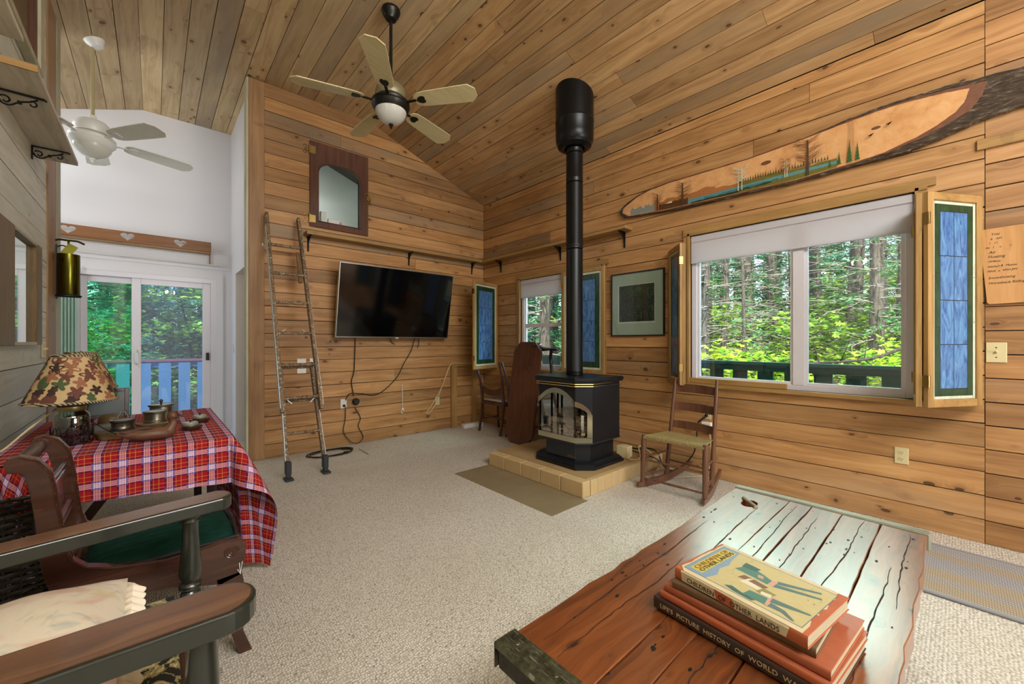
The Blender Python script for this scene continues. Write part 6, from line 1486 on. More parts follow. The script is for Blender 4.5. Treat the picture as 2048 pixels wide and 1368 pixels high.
for i in range(gx+1):
    for j in range(gy+1):
        u, v = i/gx, j/gy; x = -.19+.445*u; y = 1.978+.336*v; e = (math.sin(PI*min(1, u*1.0))**.35 if 0 < u < 1 else 0)*(math.sin(PI*v)**.35 if 0 < v < 1 else 0)
        zt = .468+.058*e+.01*math.sin(PI*u); vs1.append((x, y, zt))
ft = [(i*(gy+1)+j, (i+1)*(gy+1)+j, (i+1)*(gy+1)+j+1, i*(gy+1)+j+1) for i in range(gx) for j in range(gy)]
b.add(vs1, ft); b.box(-.19, .255, 1.978, 2.314, .40, .4675); b.build('seat_cushion', M_green, t, smooth=True)
b = MB(); b.tube([(-.15, 1.975, .474), (.0, 1.970, .474), (.25, 1.972, .478), (.262, 2.14, .482), (.25, 2.32, .478)], .008, 8); b.build('seat_piping', plain('dark_gimp', '#12171d', .6, noise_amt=.4, scale=120, bump=.6), t, smooth=True)
b = MB(); b.beam((.262, 1.973, .40), (.262, 2.307, .40), .018, .10, bev=.003); b.beam((-.215, 1.973, .43), (-.215, 2.307, .43), .018, .06, bev=.003); b.build('seat_rail', M_mahX, t)
b = MB(); b.tube([(.252, 1.949, .35), (.262, 1.945, .33), (.258, 1.947, .375), (.262, 1.945, .33), (.268, 1.945, .378)], .0016, 5); b.build('loose_thread', M_whp, t)

# wicker basket under the table end
t = thing('wicker_basket', 'dark woven wicker basket standing under the near table end', 'basket', (-.405, 2.37, 0))
b = MB(); n = 26; rows = 30
for j in range(rows):
    z = .02+j*.0215; r = .135+.03*math.sin(PI*j/rows)+.0
    b.tube([(-.41+(r+.006*(-1)**(k+j))*math.cos(2*PI*k/n), 2.37+(r+.006*(-1)**(k+j))*.95*math.sin(2*PI*k/n), z) for k in range(n)], .0085, 5, closed=True)
b.build('weave', plain('dark_wicker', '#2c2620', .3, coat=.4, noise_amt=.5, scale=60), t, smooth=True, kind='stuff')
b = MB()
for k in range(n): a = 2*PI*k/n; b.tube([(-.41+(.135+.03*math.sin(PI*j/rows))*math.cos(a), 2.37+(.135+.03*math.sin(PI*j/rows))*.95*math.sin(a), .01+j*.0215) for j in range(0, rows+1, 5)], .004, 5)
b.build('stakes', plain('wicker_stake', '#1d1915', .5), t, kind='stuff')
b = MB(); b.tube(bez([(-.30, 2.27, .68), (-.285, 2.25, .62), (-.283, 2.245, .52), (-.29, 2.25, .40), (-.275, 2.24, .28), (-.26, 2.24, .2)], 5), .005, 6); tag(b.build('raffia_strand', M_cordw, origin=(-.29, 2.25, .2), smooth=True), 'pale raffia strand hanging beside the wicker basket', 'strand')

# ---------------------------------------------------------------- armchair in the foreground
t = thing('armchair', 'old wide-armed wooden armchair with floral cushion at lower left', 'armchair', (-.2, 1.42, 0))
def arm(tip, back, wd, th, z, rc):
    tip, back = Vector(tip), Vector(back); d = (tip-back).normalized(); s = Vector((-d.y, d.x, 0)); L = (tip-back).length
    pts = [(0, -wd*.42), (L-rc*1.1, -wd/2)]+[(L-rc*1.1+rc*1.1*math.sin(a), -wd/2*math.cos(a)) for a in [PI*k/12 for k in range(1, 12)]]+[(L-rc*1.1, wd/2), (0, wd*.42)]
    b = MB(); Fm = frame((back.x, back.y, z-th/2), d, s, (0, 0, 1)); plate(b, [pts], Fm, th-.012, bevel=.006); m = b.build('armrest', M_ebony, t)
    b = MB(); pts2 = [(x-.004, y*.92) for x, y in pts]; plate(b, [pts2], frame((back.x, back.y, z+.0005), d, s, (0, 0, 1)), .003); b.build('armrest_top', M_arm, m); return m
arm((.205, 1.795, 0), (-.57, 1.665, 0), .095, .042, .718, .03)
arm((.165, 1.055, 0), (-.57, 1.075, 0), .125, .045, .718, .05)
def turned(x, y, z0, z1, plainp=False):
    H = z1-z0; pr = [(.0, 0), (.026, 0), (.028, .02), (.022, .05), (.024, .07), (.031, .085), (.027, .10), (.033, .12), (.031, .14), (.024, .16), (.028, .20), (.033, .26), (.032, .33), (.026, .55), (.023, .75), (.022, .88), (.029, .92), (.026, .95), (.030, 1.0), (0, 1.0)] if not plainp else [(0, 0), (.030, 0), (.032, .2), (.030, .6), (.026, .9), (.028, 1.0), (0, 1)]
    b = MB(); b.lathe([(r, z*H) for r, z in pr], 20, center=(x, y, z0)); return b.build('arm_post', M_ebony, t, smooth=True)
turned(.094, 1.775, .40, .676); turned(.075, 1.06, .40, .673, True)
for (x, y) in ((.094, 1.775), (.075, 1.06), (-.52, 1.67), (-.52, 1.09)): b = MB(); b.tube([(x, y, 0), (x, y, .40 if x > 0 else .68)], .028, 12); b.build('leg', M_ebony, t, smooth=True)
b = MB(); b.beam((.094, 1.775, .37), (-.52, 1.68, .37), .03, .05, bev=.004); b.beam((.075, 1.06, .37), (-.52, 1.09, .37), .03, .05, bev=.004); b.beam((.075, 1.06, .37), (.094, 1.775, .37), .03, .05, bev=.004); b.beam((-.52, 1.09, .37), (-.52, 1.68, .37), .03, .05); b.build('seat_rail', M_ebony, t)
tw = NT('woven_cane'); _c = tw.obj(); _ch = tw.n('TexBrick'); tw.set(_ch.inputs['Vector'], tw.vmath('MULTIPLY', _c, (60., 60., 60.))); tw.set(_ch.inputs[1], hx('#9c6a3a')); tw.set(_ch.inputs[2], hx('#7c4f2a')); tw.set(_ch.inputs[3], hx('#2a1a10')); _ch.inputs['Scale'].default_value = 1.0; _ch.inputs['Mortar Size'].default_value = .12; _ch.inputs['Brick Width'].default_value = .9; _ch.inputs['Row Height'].default_value = .3
tw.bsdf(_ch.outputs[0], .5, normal=tw.bump(_ch.outputs[1], .6, .004)); b = MB(); b.box(-.51, .07, 1.085, 1.755, .385, .405, bev=.006); b.build('cane_seat', tw.m, t)
# tapestry pad
tf = NT('dark_floral_tapestry'); _c = tf.obj(); _n = tf.noise(_c, 16, 4, .65, .8); tf.bsdf(tf.ramp(_n, [(.40, hx('#1d1c18')), (.50, hx('#8f8a5c')), (.56, hx('#c9b98c')), (.62, hx('#b98a7a')), (.72, hx('#3a4a34'))], 'CONSTANT'), .85, normal=tf.bump(tf.noise(_c, 300, 2), .4, .003))
def pillow(name, x0, x1, y0, y1, z0, z1, mat, par=None, lab=None, cat=None):
    b = MB(); nx_, ny_ = 24, 24; V_ = []; F = []
    for sgn in (1, -1):
        for i in range(nx_+1):
            for j in range(ny_+1):
                u, v = i/nx_, j/ny_; e = (max(0, math.sin(PI*u))**.45)*(max(0, math.sin(PI*v))**.45); zc = (z0+z1)/2
                zz = zc+sgn*(z1-z0)/2*e+.006*math.sin(u*13+v*7)*e; V_.append((x0+(x1-x0)*u, y0+(y1-y0)*v, zz))
    m = (nx_+1)*(ny_+1)
    for s in (0, 1):
        for i in range(nx_):
            for j in range(ny_): k = s*m+i*(ny_+1)+j; F.append((k, k+ny_+1, k+ny_+2, k+1) if s == 0 else (k, k+1, k+ny_+2, k+ny_+1))
    b.add(V_, F); o = b.build(name, mat, par, origin=((x0+x1)/2, (y0+y1)/2, z0) if par is None else None, smooth=True)
    if lab: tag(o, lab, cat)
    return o
pillow('tapestry_pad', -.50, .05, 1.10, 1.73, .405, .46, tf.m, None, 'dark floral tapestry seat pad under the pale cushion', 'seat pad')
tc = NT('pale_floral_cotton'); _c = tc.obj(); _n = tc.noise(_c, 5.5, 3, .6, 1.2); _m2 = tc.noise(tc.vmath('ADD', _c, (3, 1, 2)), 7, 3, .6, 1.5); _m3 = tc.noise(tc.vmath('ADD', _c, (7, 5, 1)), 6, 3, .6, 1.0)
_col = tc.mix(tc.math('MULTIPLY', tc.ramp(_n, [(.52, V3(0)), (.64, V3(1))]), .6), hx('#ddd3bd'), hx('#d0a592')); _col = tc.mix(tc.math('MULTIPLY', tc.ramp(_m2, [(.55, V3(0)), (.66, V3(1))]), .55), _col, hx('#93a5a3')); _col = tc.mix(tc.math('MULTIPLY', tc.ramp(_m3, [(.55, V3(0)), (.68, V3(1))]), .5), _col, hx('#c4b47a'))
tc.bsdf(_col, .85, normal=tc.bump(tc.noise(_c, 14, 3), .25, .02)); M_cush = tc.m
t = thing('ruffled_cushion', 'pale floral cushion with ruffled edge on the armchair', 'cushion', (-.27, 1.42, .46))
pillow('cushion_body', -.50, -.06, 1.13, 1.715, .455, .625, M_cush, t)
b = MB(); per_ = []
for (p, q, nx, ny) in (((-.48, 1.15), (-.08, 1.15), 0, -1), ((-.075, 1.15), (-.075, 1.70), 1, 0), ((-.08, 1.70), (-.48, 1.70), 0, 1)):
    for k in range(160): f = k/160; per_.append((p[0]+(q[0]-p[0])*f, p[1]+(q[1]-p[1])*f, nx, ny, f))
V_ = []; n = len(per_)
for i, (x, y, nx, ny, f) in enumerate(per_):
    w_ = math.sin(i*.55+.5*math.sin(i*.13)); w2 = math.sin(i*.55+1.0); V_.append((x, y, .528)); V_.append((x+nx*.028+ny*.003*w2, y+ny*.028+nx*.003*w2, .532+.005*w_)); V_.append((x+nx*(.048+.010*w2)-ny*.007*w2, y+ny*(.048+.010*w2)-nx*.007*w2, .512+.009*w_))
b.add(V_, [(3*i+j, 3*i+3+j, 3*i+4+j, 3*i+1+j) for i in range(n-1) for j in (0, 1)]); b.build('ruffle', M_cush, t, smooth=True)

# ---------------------------------------------------------------- left wall: shelf, brackets, loft opening, mirror, brass cylinder
b = MB(); b.box(XL, -.415, 2.95, 4.32, 2.562, 2.588, bev=.002); sh_ = tag(b.build('rough_shelf', M_grey, origin=(XL, 3.6, 2.562)), 'weathered wide plank shelf with scroll brackets high on left wall', 'shelf')
b = MB(); b.box(XL+.002, -.414, 2.940, 2.950, 2.560, 2.592); b.build('edge_strip', M_trim, sh_)
def scroll_bracket(y, z, label, L=.165, Hh=.09):
    b = MB(); x = XL+.002; b.box(x, x+L, y-.009, y+.009, z-.006, z); b.box(x, x+.006, y-.009, y+.009, z-Hh, z-.002)
    b.tube([(x+L, y, z-.003), (x+L+.006, y, z-.010)], .004, 6)
    def sp(cx_, cz_, r, a0, turns, s): return [(cx_+r*(1-.6*k/16)*math.cos(a0+s*turns*k/16), y, cz_+r*(1-.6*k/16)*math.sin(a0+s*turns*k/16)) for k in range(17)]
    b.tube(bez([(x+.008, y, z-.045), (x+.02, y, z-.068), (x+.045, y, z-.072), (x+.07, y, z-.052), (x+.09, y, z-.04), (x+.115, y, z-.03), (x+.14, y, z-.012)], 4), .0045, 6)
    b.tube(sp(x+.03, z-.048, .022, 2.6, 5.0, -1), .0038, 6); b.tube(sp(x+.122, z-.042, .018, 1.9, 5.0, -1), .0038, 6); b.box(x+.07, x+.086, y-.005, y+.005, z-.056, z-.040)
    return tag(b.build('scroll_bracket', M_iron, origin=(XL, y, z), smooth=False), label, 'bracket', 'black scroll brackets of the plank shelf')
scroll_bracket(4.06, 2.561, 'black scroll bracket under the far end of the plank shelf')
scroll_bracket(3.255, 2.561, 'black scroll bracket under the near end of the plank shelf')
b = MB(); b.box(XL+.001, -.47, 2.2, 3.02, 2.72, 2.745, bev=.002); o = tag(b.build('upper_shelf', M_grey, origin=(XL, 2.6, 2.72)), 'shorter grey plank shelf above, cut off at the picture edge', 'shelf')
b = MB(); b.box(XL+.001, XL+.10, 2.72, 2.735, 2.71, 2.719); b.box(XL+.001, XL+.006, 2.72, 2.735, 2.64, 2.719); tag(b.build('scroll_bracket', M_iron, origin=(XL, 2.73, 2.64)), 'small black bracket under the shorter upper shelf', 'bracket')
t = thing('loft_window_frame', 'brown framed loft opening above the plank shelf on left wall', 'window frame', (XL, 3.7, 3.1))
b = MB(); b.box(XL+.001, XL+.03, 3.93, 4.04, 3.08, 3.85, bev=.003); b.build('stile', M_oldred, t); b = MB(); b.box(XL+.001, XL+.045, 4.042, 4.15, 3.06, 3.87, bev=.003); b.build('casing', M_pale, t)
b = MB(); b.box(XL+.001, XL+.05, 3.0, 4.04, 3.02, 3.058, bev=.003); b.box(XL+.001, XL+.03, 3.0, 4.04, 3.06, 3.10); b.build('sill', M_pale, t)
b = MB(); b.box(XL+.0005, XL+.012, 3.0, 3.93, 3.10, 3.85); b.build('dark_panel', M_olive, t)
M_olive2 = wood('mirror_frame_wood', '#8a7048', '#735a37', '#4f3b22', None, 0, .5, knots=.2, axis='Z', fine=2)
t = thing('wall_mirror', 'mirror in a wide brown wooden frame on the left wall', 'mirror', (XL, 3.65, 1.25))
y0, y1, z0, z1, dp = 3.10, 4.19, 1.25, 1.915, .03
for nm, q_, mt in (('frame_stile', (y0, 3.47, z0-.0, z1), M_olive2), ('frame_stile', (4.03, y1, z0, z1), M_olive2), ('frame_rail', (3.47, 4.03, z0, z0+.02), M_pale), ('frame_rail', (3.47, 4.03, z1-.02, z1), M_pale)):
    b = MB(); b.box(XL, XL+dp, *q_, bev=.003); b.build(nm, mt, t)
b = MB(); b.box(XL+.001, XL+.006, 3.47, 4.03, z0+.02, z1-.02); b.build('mirror_glass', plain('mirror_silver', '#c9d6cf', .03, 1.0, noise_amt=0), t)
t = thing('brass_cylinder', 'brass shell-case cylinder held by an iron bracket on the post', 'wall holder', (XL, 4.86, 1.65))
bx_, by_ = -.520, 4.86
b = MB(); b.lathe([(0, 1.655), (.064, 1.655), (.066, 1.66), (.066, 1.985), (.062, 1.985), (.061, 1.67), (0, 1.668)], 32, center=(bx_, by_, 0)); M_obr = plain('aged_brass', '#6d6a28', .22, 1.0, noise_amt=.4, scale=12); b.build('cylinder', M_obr, t, smooth=True)
b = MB(); b.box(XL+.012, XL+.018, by_-.015, by_+.015, 1.62, 2.06); b.tube([(XL+.015, by_, 1.64), (bx_+.07, by_, 1.64)], .006, 6); b.tube([(bx_+.072*math.cos(a), by_+.072*math.sin(a), 1.648) for a in [2*PI*k/24 for k in range(24)]], .005, 6, closed=True)
b.tube(bez([(XL+.015, by_, 2.04), (XL+.05, by_, 2.055), (bx_-.0, by_, 2.03)], 5), .005, 6); b.build('iron_bracket', M_iron, t, smooth=True)
b = MB(); b.beam((bx_-.03, by_-.03, 1.955), (bx_+.03, by_-.02, 2.06), .06, .004, up=(0, 1, 0)); b.build('brass_flag', M_obr, t)
b = MB(); b.tube(bez([(bx_-.09, by_, 2.085), (bx_-.05, by_, 2.10), (bx_, by_, 2.10), (bx_+.05, by_, 2.10), (bx_+.09, by_, 2.08)], 5), .008, 8); b.tube([(bx_, by_, 2.10), (bx_, by_, 2.04)], .007, 8); b.build('handle', M_obr, t, smooth=True)

# ---------------------------------------------------------------- alcove: heart rail, curtain rod, folded curtain
def heart(cx_, cz_, s):
    P_ = []
    for k in range(30):
        a = 2*PI*k/30; x = 16*math.sin(a)**3; z = 13*math.cos(a)-5*math.cos(2*a)-2*math.cos(3*a)-math.cos(4*a); P_.append((cx_+x*s/17, cz_+z*s/17*.82))
    return P_
t = thing('heart_shelf', 'wooden shelf with heart cutouts over the sliding door', 'shelf', (-.1, YF, 2.43)); yb_ = YF-.13
b = MB(); plate(b, [[(-.90, 2.435), (.555, 2.435), (.555, 2.56), (-.90, 2.56)]]+[heart(x, 2.505, .065) for x in (-.70, -.23, .245)], frame((0, yb_, 0), (1, 0, 0), (0, 0, 1), (0, -1, 0)), .018); M_hs = wood('heart_board', '#9c6b42', '#85562f', '#5f3a1f', None, 0, .45, knots=.9, var=.05); b.build('front_board', M_hs, t)
b = MB(); b.box(-.90, .555, yb_+.01, YF-.002, 2.42, 2.436); b.build('shelf_board', M_trim, t)
b = MB(); b.box(.535, .555, yb_+.01, YF-.002, 2.436, 2.555); b.box(.545, .555, YF-.03, YF-.001, 2.29, 2.43); b.build('end_bracket', M_hs, t)
b = MB(); b.tube([(-.92, YF-.06, 2.285), (.775, YF-.06, 2.285)], .006, 8)
for x in (-.28, .60): b.box(x-.01, x+.01, YF-.06, YF-.013, 2.275, 2.30)
tag(b.build('curtain_rod', M_whp, origin=(-.1, YF, 2.28), smooth=True), 'thin white curtain rod above the sliding door', 'curtain rod')
t = thing('folded_curtain', 'pale green curtain gathered at the left of the sliding door', 'curtain', (-.73, YF-.06, .02)); b = MB(); n = 60; V_ = []
for k in range(n+1): x = -.90+.26*k/n; y = YF-.07+.025*math.sin(k*1.05); V_ += [(x, y, .03), (x, y, 2.06)]
b.add(V_, [(2*k, 2*k+2, 2*k+3, 2*k+1) for k in range(n)]); b.build('fabric', plain('pale_green_fabric', '#b5cfc0', .8, noise_amt=.05), t, smooth=True)
b = MB(); b.tube([(-.66, YF-.10, 2.02), (-.64, YF-.08, 2.12), (-.61, YF-.06, 2.08)], .008, 6); b.build('tie', M_whp, t)
outlet((XA-.001, 6.40, 1.19), (-1, 0, 0), 'white light switch on the alcove wall by the pine door', 'switch', M_whp, wd=.07)

# chandelier over the foreground, two bulbs seen mirrored in the large window
t = thing('chandelier', 'small chandelier with lit bulbs hanging out of view above the foreground', 'chandelier', (.3, .98, HC-.02))
b = MB(); b.tube([(.3, .98, HC-.0), (.3, .98, 2.62)], .006, 8); b.lathe([(0, 0), (.06, 0), (.05, -.03), (0, -.035)], 16, center=(.3, .98, HC-.002)); b.build('stem', M_bronze, t)
Mb = NT('lit_bulb'); _e = Mb.n('Emission', i_Color=(1, .62, .3, 1), i_Strength=60.0); Mb.t.links.new(_e.outputs[0], Mb.out.inputs[0])
for k in range(3):
    a = [2.3, -1.0, .6+3][k]; cx_, cy_ = .3+.10*math.cos(a), .98+.10*math.sin(a)
    b = MB(); b.tube(bez([(.3, .98, 2.62), ((.3+cx_)/2, (.98+cy_)/2, 2.48), (cx_, cy_, 2.40)], 5), .006, 6); ar = b.build('arm', M_bronze, t)
    b = MB(); b.lathe([(0, .0), (.010, .0), (.012, .02), (.018, .035), (.012, .06), (0, .07)], 12, center=(cx_, cy_, 2.40)); b.build('bulb', Mb.m, t, smooth=True)
# ---------------------------------------------------------------- deck, railings
b = MB(); b.box(XR+.14, 5.62, -4, 9.2, -.35, -.25); struct(b.build('deck_side', M_deck))
b = MB(); b.box(-3, 5.62, YF+.13, 8.75, -.35, -.22); struct(b.build('deck_back', M_deck))
def rail_side(x, y0, y1, z0, z1, label, mat, pitch, bw, cap):
    t = thing('deck_railing', label, 'railing', (x, (y0+y1)/2, -.25))
    b = MB(); b.box(x-.05, x+.05, y0, y1, z1, z1+.035); b.build('cap_rail', cap, t)
    b = MB(); b.box(x-.02, x+.018, y0, y1, z1-.075, z1-.002); b.build('top_rail', mat, t); b = MB(); b.box(x-.02, x+.018, y0, y1, z0, z0+.12); b.build('bottom_rail', mat, t)
    y = y0+.03
    while y < y1-bw:
        b = MB(); b.box(x+.018, x+.04, y, y+bw, z0, z1-.01); b.build('baluster_board', mat, t); y += pitch
rail_side(5.5, -3.6, 8.55, -.1, .992, 'dark green deck railing with wide boards outside the window wall', M_teal, .281, .168, M_teal)
def rail_back(y, x0, x1, z0, z1, label, mat, pitch, bw, cap):
    t = thing('deck_railing', label, 'railing', ((x0+x1)/2, y, -.25))
    b = MB(); b.box(x0, x1, y-.05, y+.05, z1, z1+.035); b.build('cap_rail', cap, t)
    b = MB(); b.box(x0, x1, y-.018, y+.02, z1-.09, z1-.002); b.build('top_rail', mat, t); b = MB(); b.box(x0, x1, y-.018, y+.02, z0, z0+.12); b.build('bottom_rail', mat, t)
    x = x0+.03
    while x < x1-bw:
        b = MB(); b.box(x, x+bw, y-.04, y-.018, z0, z1-.01); b.build('baluster_board', mat, t); x += pitch
rail_back(8.6, -2.9, 5.4, -.1, .955, 'deck railing tinted blue for glass haze, wide boards beyond the sliding door', M_rail_hazed, .244, .15, M_redp)

# ---------------------------------------------------------------- woods
GZ = -2.2
tg = NT('forest_floor'); _c = tg.obj(); _n = tg.noise(_c, 1.5, 5, .7); tg.bsdf(tg.ramp(_n, [(.35, hx('#3a2f20')), (.55, hx('#6b5a3c')), (.7, hx('#5f6b34'))]), .95, normal=tg.bump(tg.noise(_c, 9, 4), .6, .1))
b = MB(); n = 30; V_ = []
for i in range(n+1):
    for j in range(n+1):
        x, y = -60+120*i/n, -60+120*j/n; d = math.hypot(x-2, y-3); V_.append((x, y, GZ+.5*mnoise.noise(Vector((x*.12, y*.12, 0)))+max(0, d-12)*.10))
b.add(V_, [(i*(n+1)+j, (i+1)*(n+1)+j, (i+1)*(n+1)+j+1, i*(n+1)+j+1) for i in range(n) for j in range(n)]); struct(b.build('ground', tg.m, smooth=True))
def gz(x, y): d = math.hypot(x-2, y-3); return GZ+.5*mnoise.noise(Vector((x*.12, y*.12, 0)))+max(0, d-12)*.10

def bark_mat(name, a, c):
    t = NT(name); co = t.obj(); nz = t.noise(t.vmath('MULTIPLY', co, (14., 14., 2.5)), 1.5, 5, .65); t.bsdf(t.ramp(nz, [(.35, hx(a)), (.65, hx(c))]), .9, normal=t.bump(nz, .8, .02)); return t.m
M_bk = [bark_mat('pine_bark', '#2b2723', '#6a6058'), bark_mat('dark_bark', '#1a1814', '#453f36'), bark_mat('birch_bark', '#7d7c78', '#c4c2bb')]
M_twig = plain('dead_twigs', '#a79f94', .8, noise_amt=.5, scale=10)
def leaf_mat(name, a, c, d, tr=.35):
    t = NT(name); co = t.obj(); rnd = t.n('ObjectInfo').outputs['Random']
    nz = t.n('TexWhiteNoise', noise_dimensions='3D'); t.set(nz.inputs[0], t.vmath('SNAP', co, (.16, .16, .16)))
    nb = t.noise(co, 1.2, 3)
    col = t.ramp(t.math('ADD', t.math('MULTIPLY', nz.outputs[0], .6), t.math('MULTIPLY', nb, .4)), [(.15, hx(a)), (.5, hx(c)), (.85, hx(d))])
    v = t.math('MULTIPLY_ADD', rnd, .5, .75); col = t.mix(1.0, col, t.n('CombineColor', i_0=v, i_1=v, i_2=v).outputs[0], 'MULTIPLY')
    df = t.n('BsdfPrincipled'); t.set(df.inputs['Base Color'], col); df.inputs['Roughness'].default_value = .5; df.inputs['Specular IOR Level'].default_value = .3
    tl_ = t.n('BsdfTranslucent'); t.set(tl_.inputs[0], col); ms = t.n('MixShader', i_0=tr); t.t.links.new(df.outputs[0], ms.inputs[1]); t.t.links.new(tl_.outputs[0], ms.inputs[2]); t.t.links.new(ms.outputs[0], t.out.inputs[0]); return t.m
M_lfc = leaf_mat('conifer_needles', '#2c5a34', '#4a8a52', '#86b878'); M_lfb = leaf_mat('bluish_needles', '#2a6350', '#4a9478', '#8ccaa8'); M_lfm = leaf_mat('maple_leaves', '#4f8a1c', '#93c22e', '#dfe04a', .45); M_lfu = leaf_mat('understory_leaves', '#4a7a28', '#82b040', '#c9d860', .4)

def conifer(seed, Ht, r, leafm_, dense, low=1.2, nbr=46, bl=1.5):
    q = random.Random(seed)
    root = bpy.data.objects.new('pine_tree', None); C.objects.link(root); W[root.name] = Vector((0, 0, 0))
    lx, ly = q.uniform(-.3, .3), q.uniform(-.3, .3); pts = [Vector((lx*(k/8)**2+.03*math.sin(k*1.3+seed), ly*(k/8)**2+.03*math.cos(k*1.7), Ht*k/8)) for k in range(9)]
    b = MB(); b.tube(pts, [r*(1.15-.9*k/8) for k in range(9)], 9); b.build('trunk', M_bk[0] if seed % 3 else M_bk[1], root, smooth=True)
    b = MB(); fv = []; ff = []
    for k in range(nbr):
        z = low+(Ht*.75-low)*(k/nbr)+q.uniform(-.1, .1); a = q.uniform(0, 6.28); L = bl*q.uniform(.5, 1.15)*(1-.5*k/nbr); c0 = pts[0].lerp(pts[-1], z/Ht)
        dz = q.uniform(-.25, .35); P_ = [c0+Vector((math.cos(a+.15*j)*L*j/4, math.sin(a+.15*j)*L*j/4, dz*L*(j/4)-.10*L*(j/4)**2+q.uniform(-.03, .03))) for j in range(5)]
        b.tube(P_, [.016, .012, .009, .006, .003], 4, caps=False)
        for m in range(5):
            s0 = P_[1+m % 4]; a2 = a+q.choice((-1, 1))*q.uniform(.5, 1.1); l2 = L*.35*q.uniform(.5, 1); e = s0+Vector((math.cos(a2)*l2, math.sin(a2)*l2, q.uniform(-.2, .15)*l2*2)); b.tube([s0, (s0+e)/2+Vector((0, 0, .03)), e], [.006, .004, .002], 3, caps=False)
            if q.random() < dense:
                for g in range(12):
                    cc = s0.lerp(e, q.uniform(.2, 1.15))+Vector((q.uniform(-.09, .09), q.uniform(-.09, .09), q.uniform(-.05, .09))); u = Vector((q.uniform(-1, 1), q.uniform(-1, 1), q.uniform(-.5, .5))).normalized(); v = u.orthogonal().normalized(); s = q.uniform(.05, .11); kk = len(fv)
                    fv += [cc-u*s, cc+v*s*.22, cc+u*s, cc-v*s*.22]; ff.append((kk, kk+1, kk+2, kk+3))
    b.build('branches', M_twig if dense < .5 else M_bk[1], root, kind='stuff')
    if ff:
        m = MB(); m.v = fv; m.f = ff; m.mi = [0]*len(ff); m.build('needles', leafm_, root, kind='stuff')
    return root
def leafy(seed, Ht, spread, leafm_, nleaf, ls, trunk_r=.035, name='maple_sapling', bark=1):
    q = random.Random(seed); root = bpy.data.objects.new(name, None); C.objects.link(root); W[root.name] = Vector((0, 0, 0))
    pts = [Vector((.12*math.sin(k*.8+seed)*k/6, .12*math.cos(k*.9)*k/6, Ht*k/6)) for k in range(7)]
    b = MB(); b.tube(pts, [trunk_r*(1.1-.12*k) for k in range(7)], 7); b.build('trunk', M_bk[bark], root, smooth=True)
    b = MB(); ends = []
    for k in range(26):
        f = q.uniform(.3, 1.0); c0 = pts[0].lerp(pts[-1], f); a = q.uniform(0, 6.28); L = spread*q.uniform(.5, 1.1)
        P_ = [c0+Vector((math.cos(a)*L*j/4, math.sin(a)*L*j/4, L*(.35*j/4-.18*(j/4)**2)+q.uniform(-.05, .05))) for j in range(5)]; b.tube(P_, [.014, .011, .008, .005, .003], 4, caps=False); ends += P_[1:]
        for m in range(3):
            s0 = q.choice(P_[1:]); e = s0+Vector((q.uniform(-.4, .4), q.uniform(-.4, .4), q.uniform(-.1, .25))); b.tube([s0, e], [.005, .002], 3, caps=False); ends += [e, s0.lerp(e, .5)]
    b.build('branches', M_bk[bark], root, kind='stuff')
    fv = []; ff = []
    shp = [(0, 0), (.35, -.25), (.55, .05), (.32, .12), (.75, .55), (.30, .45), (.22, .62), (0, 1.0), (-.22, .62), (-.30, .45), (-.75, .55), (-.32, .12), (-.55, .05), (-.35, -.25)]
    for k in range(nleaf):
        c0 = q.choice(ends)+Vector((q.gauss(0, .11), q.gauss(0, .11), q.gauss(0, .08))); u = Vector((q.uniform(-1, 1), q.uniform(-1, 1), q.uniform(-.3, .3))).normalized(); up_ = Vector((q.uniform(-.6, .6), q.uniform(-.6, .6), 1)).normalized(); v = (u.cross(up_)).normalized(); s = ls*q.uniform(.6, 1.2); kk = len(fv)
        fv += [c0+(v*x+u*z)*s for x, z in shp]; ff.append(tuple(range(kk, kk+len(shp))))
    m = MB(); m.v = fv; m.f = ff; m.mi = [0]*len(ff); m.build('leaves', leafm_, root, kind='stuff'); return root
protos_bare = [conifer(s, 15, .17, M_lfc, .22, low=1.0, nbr=110, bl=2.0) for s in (1, 2)]
protos_dense = [conifer(3, 12, .15, M_lfc, .95, low=.3, nbr=90, bl=2.2), conifer(4, 12, .14, M_lfb, .95, low=.3, nbr=90, bl=2.2)]
proto_under = leafy(5, 3.4, 1.3, M_lfu, 2200, .085, name='understory_tree')
proto_maple = leafy(6, 3.2, 1.1, M_lfm, 1500, .10)
allp = protos_bare+protos_dense+[proto_under, proto_maple]
def place(src, x, y, rz, sc, label, cat='tree', group=None):
    c = copy_tree(src, (x, y, gz(x, y)-.05), rz, label, group, scale=sc); c['category'] = cat; return c
q = random.Random(77)
# near trees named one by one: beyond the window wall
near = [
 (0, 9.4, 3.05, .42, 'slim dark straight trunk in the left pane of the large window'),
 (1, 12.0, 2.75, .8, 'thick grey pine behind the centre bar of the large window'),
 (0, 10.8, 1.15, .82, 'thickest grey pine trunk in the right pane of the large window'),
 (1, 12.6, .95, .6, 'slimmer pine trunk just right of the thickest one'),
 (0, 11.3, .20, .72, 'tall pine trunk in the right third of the large window'),
 (1, 12.5, -.55, .7, 'pine trunk at the far right edge of the large window'),
 (1, 9.8, 4.1, .8, 'grey pine at the far left edge of the large window'),
 (1, 11.8, 4.4, .7, 'pale thin trunk at the left of the large window')]
for i, x, y, s, lab in near: place(protos_bare[i], x, y, q.uniform(0, 6), s, lab)
place(proto_maple, 7.3, 2.75, .3, 1.0, 'bright yellow-green maple sapling behind the railing, left window pane', 'tree')
place(proto_maple, 7.7, 1.35, 2.0, .92, 'yellow-green maple sapling low behind the centre bar of the window', 'tree')
place(proto_maple, 8.6, .1, 4.0, 1.0, 'yellow-green maple sapling behind the railing, right window pane', 'tree')
place(protos_dense[0], 8.3, 7.6, 1.0, .8, 'dense dark evergreen seen through the small window')
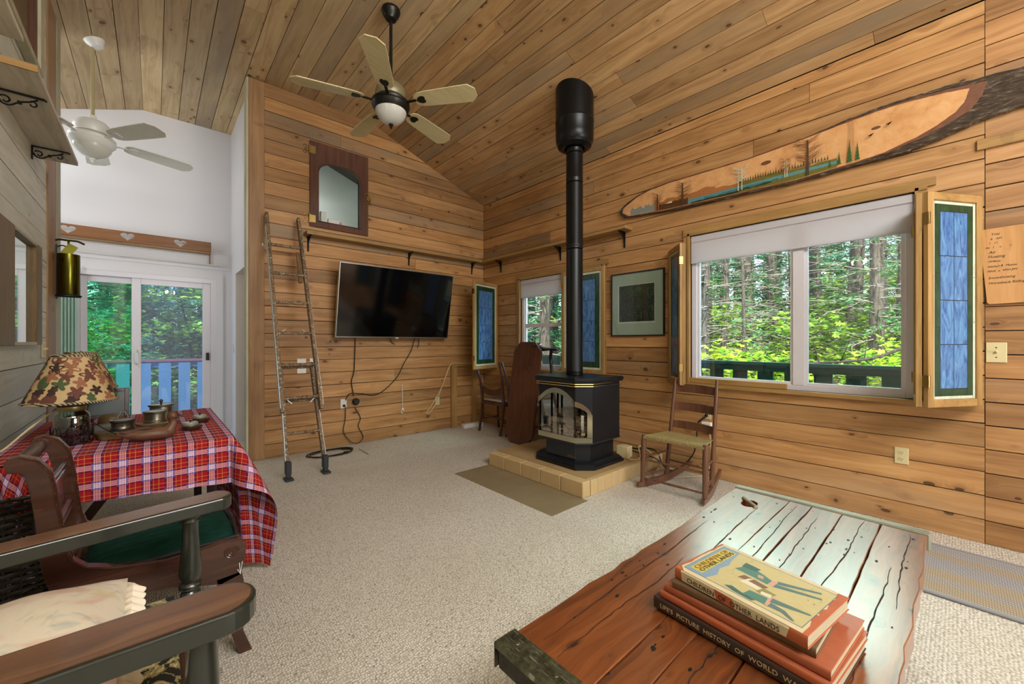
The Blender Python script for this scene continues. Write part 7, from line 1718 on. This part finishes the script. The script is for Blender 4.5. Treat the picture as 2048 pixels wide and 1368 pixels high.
place(protos_bare[0], 6.9, 6.6, 2.0, .9, 'bare branched pine close behind the small window')
place(protos_bare[0], -.55, 13.2, .5, 1.25, 'leaning pine trunk in the left pane of the sliding door')
place(protos_bare[1], 1.0, 12.9, 1.2, 1.15, 'broad pine trunk in the right pane of the sliding door')
place(protos_dense[1], -.35, 10.6, 1.2, .38, 'low bright blue-green evergreen behind the deck railing', 'tree')
def scatter(src, n, a0, a1, d0, d1, sc, label, group):
    for k in range(n):
        a = math.radians(a0+(a1-a0)*(k+q.uniform(.1, .9))/n); d = math.sqrt(q.uniform(d0*d0, d1*d1)); x, y = d*math.sin(a), d*math.cos(a)
        s = src[k % len(src)]; place(s, x, y, q.uniform(0, 6.28), q.uniform(*sc), label, 'tree', group)
# azimuths from +Y towards +X
scatter(protos_bare, 16, 62, 100, 13, 20, (.8, 1.2), 'bare-branched pine deeper in the woods beyond the window wall', 'pines beyond the window wall')
scatter([proto_under], 26, 60, 102, 9.5, 20, (.9, 1.5), 'leafy yellow-green understory tree in the woods beyond the window wall', 'understory beyond the window wall')
scatter(protos_dense, 34, 58, 106, 18, 32, (1.0, 1.5), 'dense green conifer far back in the woods beyond the window wall', 'conifers beyond the window wall')
scatter(protos_dense, 12, 40, 58, 11, 24, (.9, 1.3), 'dense conifer in the woods seen through the small window', 'conifers beyond the small window')
scatter(protos_dense, 26, -22, 16, 12, 26, (.9, 1.3), 'dense green conifer in the woods beyond the sliding door', 'conifers beyond the sliding door')
scatter([proto_under], 14, -20, 14, 11, 18, (.8, 1.3), 'leafy understory tree in the woods beyond the sliding door', 'understory beyond the sliding door')
for p in allp:
    for c in [o for o in bpy.data.objects if o.parent == p]: bpy.data.objects.remove(c)
    bpy.data.objects.remove(p)
# low branch reaching across the right pane
b = MB(); P_ = bez([(8.9, -.9, 1.75), (8.2, .1, 1.45), (7.7, .8, 1.05), (7.3, 1.5, .95), (6.9, 2.0, .85)], 6); b.tube(P_, [.035*(1-.03*k) for k in range(len(P_))], 7)
for k in range(3, len(P_)-1, 2):
    for s in (-1, 1): e = P_[k]+Vector((q.uniform(-.4, .2), q.uniform(-.2, .4), s*q.uniform(.15, .4))); b.tube([P_[k], (P_[k]+e)/2, e], [.010, .006, .003], 4)
tag(b.build('fallen_branch', M_bk[1], origin=(8.2, .1, 1.0), smooth=True), 'long bare limb slanting across the right window pane', 'branch')
